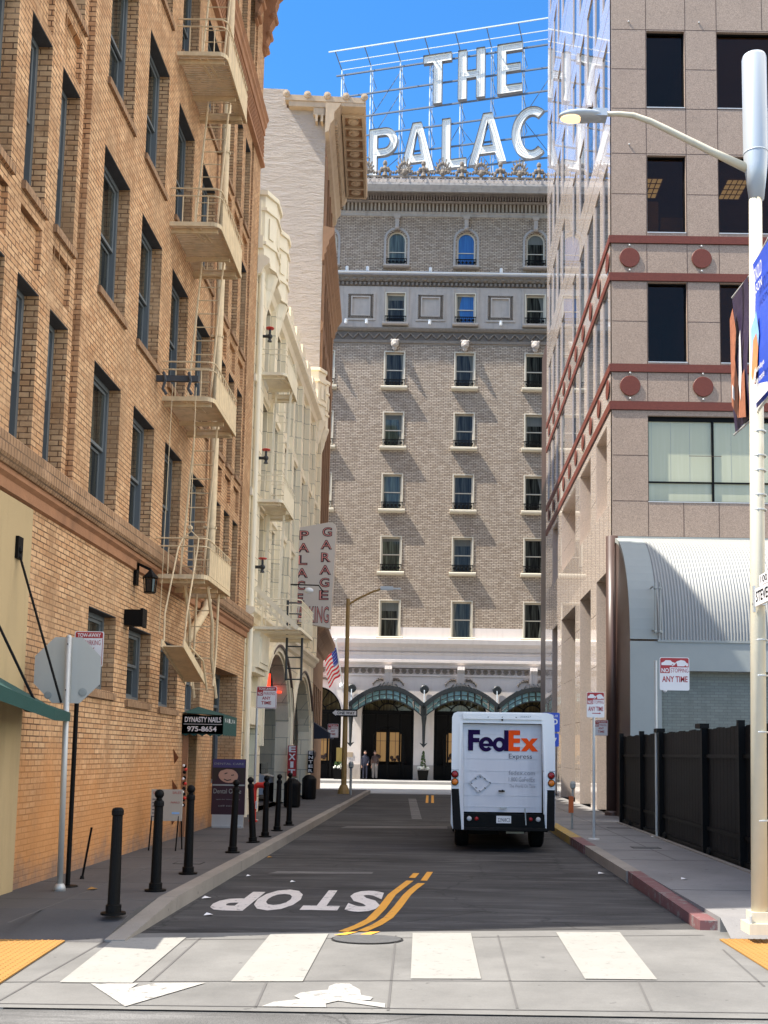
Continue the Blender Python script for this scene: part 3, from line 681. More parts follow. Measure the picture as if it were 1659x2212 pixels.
for (a, c, z0, z1, d) in wins[:60:2]:
    for k in range(3):
        u = a + (c - a) * random.random(); L = random.uniform(.15, .55); h = random.uniform(.008, .02)
        b.poly([[(u - h, z0 - .11), (u + h, z0 - .11), (u + h * .6, z0 - .11 - L * .6), (u, z0 - .11 - L), (u - h * .7, z0 - .11 - L * .5)]], FX(XW + .003)); b.cut()
b.build_each('stain_run', 'soot', bb)
b = MB(); prof(b, FX(XW), 9.75, 26.15, [(0, 4.52), (.05, 4.54), (.05, 4.66), (.10, 4.70), (.10, 4.76), (.0, 4.76)]); b.build('belt_moulding', 'terra', bb)
b = MB(); prof(b, FX(XW), 9.75, 26.2, [(0, 4.762), (.13, 4.762), (.19, 4.84), (.19, 5.05), (.16, 5.08), (0, 5.10)]); b.build('belt_course', 'brickb', bb)
b = MB()
prof(b, FX(XW), 9.8, 26.14, [(0, 16.75), (.10, 16.78), (.10, 16.86), (0, 16.86)])
for k in range(6): prof(b, FX(XW), 9.8, 26.12, [(0, 16.93 + k * .11), (.07, 16.95 + k * .11), (.07, 17.0 + k * .11), (0, 17.02 + k * .11)])
prof(b, FX(XW), 9.8, 26.16, [(0, 17.62), (.08, 17.66), (.08, 17.84), (.12, 17.90), (.12, 17.98), (.17, 18.08), (0, 18.12)])
b.build('frieze_band', 'terra', bb)
b = MB()
prof(b, FX(XW), 9.6, 26.25, [(0, 18.9), (.06, 18.9), (.06, 19.0), (0, 19.02)]) if False else None
prof(b, FX(XW), 9.6, 26.14, [(0, 21.2), (.30, 21.25), (.36, 21.35), (.5, 21.5), (.5, 21.8), (0, 21.82)])
prof(b, FX(XW), 9.4, 26.2, [(0, 21.95), (.85, 21.95), (.9, 22.1), (1.05, 22.35), (1.12, 22.5), (1.12, 22.75), (0, 22.9)])
b.build('cornice', 'terra', bb)
b = MB()   # scrolled consoles under the cornice
for y in [10.3 + 1.03 * k for k in range(15)] + [25.9]:
    F2 = FX(XW)
    prof(b, F2, y - .14, y + .14, [(0, 19.75), (.06, 19.77), (.12, 19.9), (.09, 20.0), (.16, 20.15), (.20, 20.3), (.17, 20.42), (.27, 20.6), (.32, 20.8), (.30, 21.0), (.36, 21.19), (0, 21.19)])
    for (o_, z_, r_) in ((.09, 19.88, .07), (.16, 20.25, .08), (.26, 20.72, .10)): b.lathe((XW + o_, y - .17, z_), [(r_ * .3, 0), (r_, .02), (r_, .32), (r_ * .3, .34)], 8, 'y')
    b.cut()
b.build_each('cornice_bracket', 'terra', bb)
# tan ground floor at the near end
b = MB(); wall(b, FX(XW + .035), 9.58, 12.15, 0.0, 4.5, [(9.9, 10.9, 0.3, 2.1, .2)]); fbox(b, FX(XW), 12.149, 12.15, 0, 4.5, 0, .035)
b.quad(Vector((XW + .035, 9.57, 0)), Vector((XW + .035, 9.57, 4.5)), Vector((-12, 9.57, 4.5)), Vector((-12, 9.57, 0)))
b.build('stucco_ground_floor', 'tan', bb)
b = MB(); fbox(b, FX(XW), 9.9, 10.9, .3, 2.1, -.22, -.20); b.build('shop_window', 'glass', bb)
# ground-floor tall window and door
b = MB(); F2 = FX(XW)
for (u0, u1) in ((22.7, 22.78), (23.55, 23.63), (24.4, 24.48), (25.27, 25.35)): fbox(b, F2, u0, u1, 1.0, 3.54, -.5, -.42)
for (v0, v1) in ((1.0, 1.09), (3.45, 3.54), (2.75, 2.81)): fbox(b, F2, 22.7, 25.35, v0, v1, -.49, -.43)
o = b.build('shop_window', 'bluef', bb); b = MB(); fbox(b, F2, 22.75, 25.3, 1.05, 3.5, -.475, -.465); b.build('pane', 'glassc', o)
b = MB()
for (u0, u1, v0, v1) in ((20.15, 20.24, .15, 2.1), (21.16, 21.25, .15, 2.1), (20.24, 21.16, 2.0, 2.1), (20.24, 21.16, .15, .4)): fbox(b, F2, u0, u1, v0, v1, -.46, -.38)
dr = b.build('door', 'black', bb); b = MB(); fbox(b, F2, 20.2, 21.2, .3, 2.05, -.43, -.42); b.build('pane', 'glassc', dr); b = MB(); b.tube([(XW - .36, 21.05, .9), (XW - .36, 21.05, 1.3)], .02); b.build('handle', 'steel', dr)
b = MB(); b.box(XW, XW + .10, 20.05, 20.12, .15, 2.15)
for k in range(3): b.add([(XW, 19.35 + .0, 1.78 - .55 * k), (XW, 19.5, 1.5 - .55 * k), (XW + .09, 19.42, 1.62 - .55 * k)], [(0, 1, 2), (0, 2, 1)])
b.build('wall_bracket', 'terra', bb)

# ================================================================== FIRE ESCAPES
def fire_escape(root, m_, xw, xo, y0, y1, levels, hole=None, rail=0.62, panel=True, ladders=True, prefix=''):
    for li, z in enumerate(levels):
        b = MB(); n = int((xo - xw) / 0.001)
        r = 0.14
        k = y0 + .02
        while k < y1 - .02:          # slats running out from the wall, split round the ladder hole
            segs = [(xw + .01, xo - .03)]
            if hole and hole[2] < k < hole[3]: segs = [(xw + .01, hole[0]), (hole[1], xo - .03)]
            for s0, s1 in segs:
                if s1 - s0 > .03: b.box(s0, s1 - (max(0, r - (k - y0)) * .5 if k - y0 < r else 0), k, k + .030, z - .022, z)
            k += .066
        pts = [(xw, y0, z - .03)] + [(xo - r + r * math.sin(a), y0 + r - r * math.cos(a), z - .03) for a in [PI / 2 * t / 5 for t in range(6)]] + [(xo, y1, z - .03), (xw, y1, z - .03)]
        for p, q in zip(pts[:-1], pts[1:]): b.bar(p, q, .022, .075)
        for yy in [y0 + .16] + ([hole[2] - .03, hole[3] + .03] if hole else [(y0 + y1) / 2]) + [y1 - .08]: b.bar((xw, yy, z - .085), (xo - .06, yy, z - .085), .045, .075)
        for yy in (y0 + .25, y0 + .5): b.bar((xw + .25 + (yy - y0) * .5, y0 + .1, z - .06), (xw + .35 + (yy - y0) * .5, y0 + .6, z - .06), .04, .03)
        p_ = b.build('platform', m_, root)
        b = MB()
        for hh in (rail, rail * .78):
            pr = [(xw, y0, z + hh)] + [(xo - r + r * math.sin(a), y0 + r - r * math.cos(a), z + hh) for a in [PI / 2 * t / 5 for t in range(6)]] + [(xo, y1, z + hh), (xw, y1, z + hh)]
            b.tube(pr, .014, 6)
        for fx in (.25, .5, .75): b.tube([(xw + (xo - xw) * fx, y0, z), (xw + (xo - xw) * fx, y0, z + rail * .78)], .010, 5)
        ny = int((y1 - y0) / .16)
        for i in range(1, ny): b.tube([(xo, y0 + r + (y1 - y0 - r) * i / ny, z), (xo, y0 + r + (y1 - y0 - r) * i / ny, z + rail)], .009, 5)
        for i in range(1, 4): b.tube([(xw + (xo - xw) * i / 4, y1, z), (xw + (xo - xw) * i / 4, y1, z + rail)], .009, 5)
        b.build('railing', m_, root)
        if panel:
            b = MB(); b.box(xo - .004, xo + .006, y0 + .2, y1 - .02, z + .02, z + rail * .78); b.build('side_panel', m_, root)
        if ladders and li > 0:
            zl = levels[li - 1]; hx0, hx1 = (hole[0] + .02, hole[1] - .02)
            ya, yb = y0 + .72, (hole[2] + hole[3]) / 2
            A = Vector((0, ya, zl)); Bv = Vector((0, yb + .05, z + .55))
            b = MB()
            for hx in (hx0, hx1): b.bar((hx, A.y, A.z), (hx, Bv.y, Bv.z), .022, .055)
            nr = 13
            for i in range(1, nr): p = A.lerp(Bv, i / nr); b.tube([(hx0, p.y, p.z), (hx1, p.y, p.z)], .011, 6)
            b.build('ladder', m_, root)
fe = thing('fire_escape', 'tan steel fire escape with four balconies and ladders on the orange brick wall', 'fire escape', (-4.75, 18.6, 4.6), 'fire escapes on the left buildings')
fire_escape(fe, 'tansteel', XW, -3.88, 17.6, 19.62, [4.67, 7.73, 10.85, 14.0, 17.1], (-4.52, -4.08, 18.85, 19.4))
b = MB()   # drop stair hung below the lowest balcony
A = Vector((0, 16.6, 3.37)); Bv = Vector((0, 18.15, 2.92)); d_ = (Bv - A)
b.bar((-4.14, A.y, A.z), (-4.14, Bv.y, Bv.z), .32, .02)
for x in (-4.31, -3.97): b.bar((x, A.y - .05, A.z + .04), (x, Bv.y + .1, Bv.z + .0), .022, .13)
for i in range(9): p = A.lerp(Bv, (i + .5) / 9); b.box(-4.31, -4.34, p.y - .03, p.y + .03, p.z - .02, p.z + .09)
b.build('drop_stair', 'tansteel', fe)
b = MB()
b.tube([(-4.30, 16.65, 3.45), (-4.33, 16.75, 3.9), (-4.30, 17.3, 5.05), (-4.25, 17.4, 5.25), (-4.12, 17.42, 5.38), (-3.99, 17.4, 5.25), (-3.98, 17.3, 5.05), (-3.98, 16.75, 3.9), (-3.98, 16.65, 3.45)], .014, 6)
b.tube([(-4.14, 17.42, 5.38), (-4.14, 17.45, 7.85)], .007, 5); b.tube([(-4.5, 17.1, 3.6), (-4.5, 17.3, 7.85)], .006, 5)
b.lathe((-4.14, 17.38, 5.43), [(.03, 0), (.045, .02), (.045, .04), (.03, .06)], 10, 'y')
b.build('pull_rod', 'tansteel', fe)
b = MB()
for x in (-4.42, -4.02):
    b.tube([(x, 18.35, 4.6), (x + .03, 18.7, 4.0), (x - .02, 19.0, 3.4), (x + .02, 19.3, 2.7)], .03, 6)
    b.tube([(x, 19.3, 4.6), (x, 19.25, 3.6), (x, 19.1, 2.9)], .022, 6)
for i in range(6): b.tube([(-4.42, 18.6 + .12 * i, 4.2 - .27 * i), (-4.02, 18.6 + .12 * i, 4.2 - .27 * i)], .01, 5)
b.tube([(-3.97, 17.0, 3.4), (-3.95, 17.9, 3.25), (-3.95, 18.3, 2.75)], .018, 6)
b.build('lower_ladder', 'tansteel', fe)
pb = thing('counterweight_beam', 'dark rusty steel beam with two hooks above the second balcony of the tan fire escape', 'beam', (-4.6, 17.3, 7.85))
b = MB(); b.box(-5.0, -4.05, 17.18, 17.24, 7.86, 7.96); b.build('beam', 'lintel', pb)
b = MB()
for x in (-4.62, -4.2): b.tube([(x, 17.15, 8.0), (x + .04, 17.13, 7.85), (x, 17.14, 7.72), (x + .06, 17.14, 7.62)], .025, 6)
b.build('hook', 'lintel', pb)
# downpipe
dp = thing('downpipe', 'fat tan downpipe running down the brick wall behind the fire escape ladder', 'pipe', (-4.5, 21.0, 3.0))
b = MB(); b.tube([(-4.6, 21.15, 22), (-4.6, 21.15, 5.0), (-4.6, 20.95, 4.55), (-4.63, 20.2, 4.1), (-4.68, 19.9, 3.85), (-4.8, 19.85, 3.7)], .088, 14); b.build('pipe', 'tansteel', dp, smooth=True)
b = MB()
for z in (6.2, 8.2, 10.2, 12.2, 14.2, 16.2): b.tube([(-4.6, 21.15, z), (-4.6, 21.15, z + .05)], .10, 14); b.box(-4.75, -4.5, 21.1, 21.2, z, z + .05)
b.build('clamp', 'tansteel', dp)
# wall lantern at the belt
wl = thing('wall_lantern', 'old black iron lantern hanging from the brick belt beside the lowest tan balcony', 'lantern', (-4.55, 16.4, 4.2))
b = MB()
for a in range(6):
    t = a * PI / 3; b.bar((-4.5 + .085 * math.cos(t), 16.45 + .085 * math.sin(t), 4.2), (-4.5 + .105 * math.cos(t), 16.45 + .105 * math.sin(t), 4.42), .015, .015)
b.lathe((-4.5, 16.45, 4.18), [(.09, 0), (.095, .02), (.03, .03)], 6); b.lathe((-4.5, 16.45, 4.42), [(.13, 0), (.11, .03), (.04, .1), (.015, .14)], 6); b.bar((-4.75, 16.45, 4.66), (-4.5, 16.45, 4.55), .03, .04); b.box(-4.76, -4.7, 16.38, 16.52, 4.3, 4.8)
b.build('cage', 'black', wl); b = MB(); b.lathe((-4.5, 16.45, 4.2), [(.07, 0), (.085, .2)], 6); b.build('pane', 'glass', wl)
# small box light above ground floor window
o = MB(); o.box(-4.74, -4.5, 15.98, 16.2, 3.62, 3.86); o.box(-4.5, -4.46, 15.97, 16.21, 3.60, 3.88); tag(o.build('wall_light', 'black', loc=(-4.75, 16.1, 3.6)), 'small black box light between two ground floor openings of the brick wall', 'light')
# near green awning with rods
ga = thing('green_awning', 'dark green canvas awning cut off at the left frame edge', 'awning', (-4.6, 10.6, 2.2))
b = MB()
b.add([(-4.71, 9.2, 2.85), (-4.71, 11.2, 2.42), (-4.71, 12.25, 2.18), (-4.2, 12.25, 2.16), (-4.0, 11.2, 2.16), (-3.85, 9.2, 2.32)], [(0, 5, 4, 1), (1, 4, 3, 2)])
b.add([(-4.71, 9.2, 2.83), (-4.71, 11.2, 2.40), (-4.71, 12.25, 2.16), (-4.2, 12.25, 2.145), (-4.0, 11.2, 2.145), (-3.85, 9.2, 2.30)], [(1, 4, 5, 0), (2, 3, 4, 1)])
b.add([(-3.85, 9.2, 2.32), (-4.0, 11.2, 2.16), (-4.2, 12.25, 2.16), (-4.2, 12.25, 2.06), (-4.0, 11.2, 2.04), (-3.85, 9.2, 2.18)], [(0, 1, 4, 5), (1, 2, 3, 4)]); b.build('canvas', 'green', ga)
b = MB(); b.tube([(-4.70, 11.75, 3.93), (-4.12, 11.7, 2.25)], .014, 6); b.ball((-4.70, 11.75, 3.95), .05, 8); b.box(-4.72, -4.68, 11.68, 11.82, 3.85, 4.1); b.cut(); b.tube([(-4.70, 10.5, 3.6), (-4.0, 10.6, 2.22)], .014, 6); b.build_each('support_rod', 'black', ga)
# nails awning
na = thing('shop_awning', 'small green shop awning with DYNASTY NAILS lettering over the brick doorway', 'awning', (-4.4, 20.2, 2.1))
b = MB(); ya, yb = 19.95, 21.3; xo = -3.98
prf = [(-4.75, 2.62), (-4.2, 2.5), (xo, 2.38), (xo - .0, 2.06)]
b.add([(-4.75, ya, 2.42), (xo, ya, 2.40), (xo, ya, 2.06), (-4.75, ya, 2.05)], [(0, 1, 2, 3), (3, 2, 1, 0)])
b.build('end_panel', 'greend', na)
b = MB(); b.add([(-4.75, ya, 2.45), (xo, ya, 2.41), (xo, yb, 2.41), (-4.75, yb, 2.62)], [(0, 1, 2, 3)]); b.add([(xo, ya, 2.41), (xo, ya, 2.1), (xo, yb, 2.1), (xo, yb, 2.41)], [(0, 1, 2, 3)])
ns = 9
for i in range(ns):
    u0 = ya + (yb - ya) * i / ns; u1 = ya + (yb - ya) * (i + 1) / ns
    b.add([(xo, u0, 2.1), (xo, u0, 2.05), (xo, (u0 + u1) / 2, 2.02), (xo, u1, 2.05), (xo, u1, 2.1)], [(0, 1, 2, 3, 4)])
for i in range(5):
    u0 = -4.75 + .77 * i / 5; u1 = -4.75 + .77 * (i + 1) / 5; b.add([(u0, ya - .001, 2.06), ((u0 + u1) / 2, ya - .001, 2.015), (u1, ya - .001, 2.06)], [(0, 1, 2)])
b.build('canvas', 'green', na)
b = MB(); fy = FY(ya - .004); text_poly(b, 'DYNASTY NAILS', fy, -4.70, -4.02, 2.275, 2.375, 0.02); text_poly(b, '975-8654', fy, -4.65, -4.10, 2.10, 2.20, 0.02); b.poly([[(-4.72, 2.235), (-4.0, 2.235), (-4.0, 2.242), (-4.72, 2.242)]], fy); b.build('lettering', 'signw', na)
b = MB(); fx_ = FX(xo + .004)
for i in range(6): text_poly(b, 'NAIL'[i % 4], fx_, ya + .15 + .18 * i, ya + .25 + .18 * i, 2.28, 2.36, 0.0)
b.build('front_lettering', 'signw', na)

# ================================================================== CREAM BUILDING
cb = thing('cream_office_building', 'cream stone building with two arched garage openings and a stepped parapet', 'building', (-4.75, 33.4, 0))
CF = FX(XW); ca, cz = 26.12, 40.75
bays = [(26.95, 28.35), (28.95, 30.3), (30.95, 32.3), (32.95, 34.3), (34.95, 36.3), (36.95, 38.2), (38.75, 39.95)]
ops = []
for (a, c) in bays:
    ops += [(a, c, 5.6, 8.0, .75, False), (a, c, 8.5, 11.0, .75, False), (a, c, 11.5, 13.75, .75, False)]
A1 = (28.9, 34.35, 0.15, 4.75); A2 = (35.0, 40.0, 0.15, 4.45)
def pointed(u0, u1, vs, vt, n=12):
    uc = (u0 + u1) / 2; out = []
    for k in range(2 * n + 1):
        t = -1 + k / n; out.append((uc + (u1 - u0) / 2 * t, vs + (vt - vs) * (1 - abs(t) ** 2.1) ** 0.75))
    return out
ops += [(A1[0], A1[1], .15, A1[3], .42, False, True), (A2[0], A2[1], .15, A2[3], .42, False, True), (26.95, 28.2, .9, 2.35, .25), (26.95, 28.2, 2.9, 3.7, .12, True)]
b = MB(); wall(b, CF, ca, cz, 0.0, 14.6, ops)
arch_fill(b, CF, pointed(A1[0], A1[1], 2.7, 4.62), A1[3], .42); arch_fill(b, CF, pointed(A2[0], A2[1], 2.5, 4.3), A2[3], .42)
b.quad(Vector((XW, cz, 0)), Vector((-20, cz, 0)), Vector((-20, cz, 14.6)), Vector((XW, cz, 14.6)))
b.quad(Vector((XW, ca, 14.6)), Vector((XW, cz, 14.6)), Vector((-20, cz, 14.6)), Vector((-20, ca, 14.6)))
b.build('wall', 'cream', cb)
b = MB(); b.box(-12, -9.5, ca + .1, cz - .1, 0.16, 4.9); b.box(-8.5, XW - .8, ca + .1, cz - .1, 5.0, 14.3); b.build('interior', 'dark', cb)
b = MB()
for (a, c) in bays:
    for (z0, z1) in ((5.6, 8.0), (8.5, 11.0), (11.5, 13.75)):
        for u in (a, (a + c) / 2 - .03, c - .06): fbox(b, CF, u, u + .06, z0, z1, -.70, -.62)
        fbox(b, CF, a, c, (z0 + z1) / 2, (z0 + z1) / 2 + .06, -.69, -.63)
        b.cut()
wf = b.build_each('window', 'creamp', cb)
b = MB()
for (a, c) in bays:
    for (z0, z1) in ((5.6, 8.0), (8.5, 11.0), (11.5, 13.75)): fbox(b, CF, a, c, z0, z1, -.68, -.66); b.cut()
for g_, w__ in zip(b.build_each('pane', 'glassc', cb), wf): g_.parent = w__
b = MB()   # arch mouldings
for (u0, u1, vs, vt, z0) in ((A1[0], A1[1], 2.7, 4.62, 1.9), (A2[0], A2[1], 2.5, 4.3, 1.8)):
    pt = [(u0, .3)] + pointed(u0, u1, vs, vt) + [(u1, .3)]
    for off, wd, dd in ((.17, .16, .07), (.35, .12, .12)):
        cx = (u0 + u1) / 2
        pp = [(u0 - off * .6, z0)] + [((p[0] - cx) * (1 + 2 * off * .6 / (u1 - u0)) + cx, p[1] + off) for p in pointed(u0, u1, vs, vt)] + [(u1 + off * .6, z0)]
        b.poly([band(pp, wd)], (Vector((XW + dd, 0, 0)), Vector((0, 1, 0)), Vector((0, 0, 1)), Vector((1, 0, 0))), dd - .002)
b.build('arch_moulding', 'creamp', cb)
b = MB()
for (u0, u1, vs, vt, z0) in ((A1[0], A1[1], 2.7, 4.62, 1.9), (A2[0], A2[1], 2.5, 4.3, 1.8)):
    b.tube([(XW + .1, u1 + .33, z0 + .1)] + [(XW + .1, (p[0] - (u0 + u1) / 2) * 1.10 + (u0 + u1) / 2, p[1] + .26) for p in pointed(u0, u1, vs, vt)[6:]][::-1], .045, 6)
    b.lathe((XW + .12, u1 + .3, z0 - .1), [(.04, -.25), (.12, -.1), (.13, .05), (.08, .12)], 8)
b.build('arch_pipe', 'wood', cb)
b = MB()
prof(b, CF, ca, cz, [(0, 4.95), (.08, 5.0), (.12, 5.12), (.22, 5.2), (.22, 5.3), (0, 5.36)])
prof(b, CF, ca, cz, [(0, 8.12), (.06, 8.14), (.06, 8.30), (0, 8.36)]); prof(b, CF, ca, cz, [(0, 11.08), (.06, 11.1), (.06, 11.26), (0, 11.3)])
prof(b, CF, ca, cz, [(0, 13.9), (.10, 13.95), (.16, 14.1), (.30, 14.2), (.30, 14.32), (.20, 14.4), (0, 14.42)])
b.build('string_course', 'creamp', cb)
b = MB()   # projecting piers between bays
for y0, y1 in ((26.3, 26.85), (28.45, 28.87), (30.4, 30.85), (32.4, 32.85), (34.4, 34.85), (36.4, 36.85), (38.3, 38.65), (40.1, 40.5)):
    fbox(b, CF, y0, y1, 5.37, 13.88, .002, .14); b.cut()
b.build_each('pier', 'cream', cb)
b = MB(); fbox(b, CF, ca, cz, 14.605, 14.95, -.35, .12)
y = 29.9
while y < 39.2: fbox(b, CF, y, y + .85, 14.952, 15.32, -.33, .10); fbox(b, CF, y + .1, y + .7, 14.6, 14.9, .121, .16); y += 1.5
fbox(b, CF, ca, 29.4, 14.952, 15.9, -.35, .05)
b.build('parapet', 'creamp', cb)
def turret(y0, y1, top):
    b = MB(); yc = (y0 + y1) / 2; h = (y1 - y0) / 2
    def ring(k, z0, z1, g=0.0):      # half-octagon plan, projecting from the wall
        P = [(XW - .3, y0 - g), (XW + .14 + g, y0 - g), (XW + .36 + g, y0 + .42), (XW + .36 + g, y1 - .42), (XW + .14 + g, y1 + g), (XW - .3, y1 + g)]
        vs = [(x, y, z0) for x, y in P] + [(x, y, z1) for x, y in P]
        b.add(vs, [(i, i + 1, i + 7, i + 6) for i in range(5)] + [(0, 5, 4, 3, 2, 1), (6, 7, 8, 9, 10, 11), (5, 0, 6, 11)])
    ring(0, 14.25, top); ring(0, top + .001, top + .12, .06); ring(0, top - .42, top - .34, .05); ring(0, 14.72, 14.80, .05); ring(0, 14.17, 14.249, .05)
    for (ya_, yb2, xa_, xb_) in ((y0 + .08, y0 + .36, .20, .34), (y0 + .5, y1 - .5, .362, .362)):
        b.bar((XW + (xa_ + xb_) / 2 + .012, (ya_ + yb2) / 2, 14.95), (XW + (xa_ + xb_) / 2 + .012, (ya_ + yb2) / 2, top - .55), .2, .03, (1, -.5 if xa_ < xb_ else 0, 0))
    for (hh, zz) in ((.34, 0), (.25, -.30), (.15, -.6)): b.lathe((XW + .02, yc, 13.9 + zz), [(hh * .6, -.28), (hh * .85, -.1), (hh, .1), (hh * 1.15, .26)], 12)
    b.build('turret', 'creamp', cb)
turret(26.2, 27.7, 16.05); turret(28.15, 29.4, 16.05); turret(38.7, 39.6, 16.0); turret(39.9, 40.74, 16.0)
b = MB(); b.box(XW + .002, XW + .28, 26.6, 28.1, 3.85, 4.75); b.box(XW + .281, XW + .31, 26.75, 27.95, 3.98, 4.62); b.box(XW + .002, XW + .2, 26.5, 28.3, 3.72, 3.84)
b.box(XW + .002, XW + .12, 26.6, 28.3, 2.42, 2.85); b.build('carved_panel', 'creamp', cb)
b = MB(); fbox(b, CF, 26.95, 28.2, .9, 2.35, -.24, -.22); b.build('display_window', 'cglass', cb)
b = MB(); b.tube([(XW + .09, 26.3, .1), (XW + .09, 26.3, 14)], .07, 10); b.build('downpipe', 'creamp', cb)
b = MB()   # lamp sign inside the first arch
b.tube([(-5.45, 33.6, 3.62), (-4.9, 33.6, 3.62)], .035, 8); b.box(-5.42, -5.26, 33.58, 33.62, 3.66, 4.2); b.build('neon_arrow_sign', 'neon', cb)
# cream fire escapes
fe2 = thing('fire_escape', 'cream fire escape with a drop ladder on the cream building', 'fire escape', (-4.75, 27.8, 4.8), 'fire escapes on the left buildings')
fire_escape(fe2, 'creamst', XW + .14, -3.98, 26.45, 28.55, [8.1, 11.42], (-4.45, -4.02, 27.6, 28.1), .62)
fire_escape(fe2, 'creamst', XW + .14, -3.45, 26.5, 29.2, [4.86], None, .70, panel=False, ladders=False)
b = MB()
for x in (-4.5, -4.1): b.bar((x, 27.0, 4.86), (x, 27.75, 8.6), .03, .06)
for i in range(1, 14): t = i / 14; b.tube([(-4.5, 27 + .75 * t, 4.86 + 3.74 * t), (-4.1, 27 + .75 * t, 4.86 + 3.74 * t)], .011, 5)
b.build('ladder', 'creamst', fe2)
b = MB(); b.bar((-4.6, 26.44, 5.85), (-3.5, 26.46, 4.82), .03, .12); b.bar((-4.6, 26.44, 5.6), (-3.7, 26.46, 4.8), .03, .05)
for i in range(8): t = i / 8; b.tube([(-4.6 + 1.1 * t, 26.45, 5.85 - 1.03 * t), (-4.6 + 1.1 * t, 26.45, 5.3 - .45 * t)], .012, 5)
b.build('stair_stringer', 'creamst', fe2)
b = MB()
for x in (-3.98, -3.58): b.tube([(x, 28.0, 3.62), (x, 28.0, 5.75)], .032, 8)
for i in range(8): b.tube([(-3.98, 28.0, 3.65 + .29 * i), (-3.58, 28.0, 3.65 + .29 * i)], .018, 6)
b.build('drop_ladder', 'cgreen', fe2)
for y, z in ((26.38, 12.35), (26.38, 9.15), (26.38, 6.35)):
    v = MB(); x = -4.42
    v.tube([(-4.7, y, z), (x, y, z)], .04, 8); v.ball((x, y, z), .07, 10); v.lathe((x, y, z), [(.06, -.14), (.035, -.08), (.03, .1), (.03, .18)], 8); v.mi = 1
    v.lathe((x, y, z + .2), [(.10, 0), (.11, .015), (.10, .03)], 12); v.tube([(x, y, z + .05), (x, y, z + .21)], .015, 6)
    lab = {12.35: 'topmost', 9.15: 'middle', 6.35: 'lowest'}[z]
    tag(v.build('standpipe_valve', ['cgreen', 'red'], loc=(x, y, z)), lab + ' dark hose valve with a red handwheel at the cream building corner', 'valve', 'hose valves on the cream building')

# ================================================================== BEIGE AND BROWN TALL BUILDING
tb = thing('brown_tower_building', 'tall building with rough beige side wall and brown front under a coffered cornice', 'building', (-4.85, 40.9, 0), rz=R(3.1), local=True)
b = MB()  # local: x out (+x to street), y along, z up
b.quad(Vector((0, 0, 0)), Vector((-15, 0, 0)), Vector((-15, 0, 27.8)), Vector((0, 0, 27.8))); b.box(-15, -1.6, .0, .35, 27.8, 28.6); b.box(-1.599, -.1, 1.5, 1.8, 27.8, 28.95)
b.build('side_wall', 'stucco', tb)
F0 = FX(0); ops = []
for z0 in (2.4, 7.2, 10.2, 13.2, 16.2, 19.2, 23.3):
    for (a, c) in ((.8, 1.7), (2.2, 3.1), (3.6, 4.5), (5.0, 5.9), (6.4, 7.3)): ops.append((a, c, z0, z0 + 2.1, .35))
b = MB(); wall(b, F0, 0.001, 8.7, 0, 27.75, ops); b.quad(Vector((0, 8.7, 0)), Vector((0, 8.7, 27.75)), Vector((-15, 8.7, 27.75)), Vector((-15, 8.7, 0))); b.quad(Vector((0, 0, 27.75)), Vector((0, 8.7, 27.75)), Vector((-15, 8.7, 27.75)), Vector((-15, 0.001, 27.75)))
b.build('front_wall', 'brown', tb)
b = MB(); b.box(-3, -.36, .2, 8.5, .2, 26.8); b.build('interior', 'dark', tb)
b = MB()
for (y0, y1) in ((.03, .45), (1.8, 2.05), (3.2, 3.45), (4.6, 4.85), (6.0, 6.25), (7.6, 8.1)): fbox(b, F0, y0, y1, 7.0, 21.2, .001, .10); fbox(b, F0, y0, y1, 22.81, 25.8, .001, .10)
prof(b, F0, -.02, 8.72, [(0, 6.0), (.1, 6.05), (.25, 6.3), (.5, 6.5), (.55, 6.7), (0, 6.85)])
prof(b, F0, -.05, 8.75, [(0, 18.4), (.08, 18.5), (.12, 18.8), (0, 18.9)])
prof(b, F0, -.1, 8.8, [(0, 21.3), (.08, 21.4), (.08, 21.6), (.16, 21.7), (.16, 21.9), (.26, 22.05), (.26, 22.2), (.40, 22.4), (.46, 22.5), (.46, 22.7), (0, 22.8)])
b.build('pilaster_and_moulding', 'brown', tb)
b = MB()
prof(b, F0, -.5, 7.2, [(0, 26.500), (.15, 26.600), (.2, 26.900), (.35, 27.100), (.35, 27.400), (.55, 27.650), (.62, 27.800), (0, 27.800)])
prof(b, F0, .25, 6.9, [(0, 27.800), (1.52, 27.800), (1.56, 27.840), (1.6, 27.900), (1.6, 28.160), (0, 28.300)])
b.box(-1.5, .0, -.28, -.002, 27.720, 27.949)
b.box(-1.65, 1.6, -.32, .249, 27.950, 28.180); b.box(.62, 1.6, -.3, .249, 27.800, 27.949)
for k in range(9): fbox(b, F0, .22 + .80 * k, .34 + .80 * k, 27.680, 27.800, .72, 1.45)
fbox(b, F0, .22, 6.74, 27.680, 27.800, .63, .72); fbox(b, F0, .22, 6.74, 27.680, 27.800, 1.45, 1.56)
for k in range(34): fbox(b, F0, .05 + .2 * k, .14 + .2 * k, 27.150, 27.350, .352, .45)
b.box(-.5, -.05, -.25, -.003, 27.400, 27.710)
for x in (-.42, -.2): b.box(x, x + .1, -.3, -.003, 27.100, 27.400)
b.build('cornice', 'brownc', tb)
b = MB()
for k in range(8): b.box(.75, 1.42, .36 + .80 * k, 1.0 + .80 * k, 27.785, 27.799); b.cut()
b.build_each('coffer', 'brown', tb)
b = MB()
for k in range(8):
    b.lathe((1.08, .68 + .80 * k, 27.720), [(.05, -.04), (.10, -.03), (.12, .0), (.16, .01), (.22, .0), (.24, .06)], 14); b.cut()
b.build_each('cornice_rosette', 'brownc', tb)
b = MB()
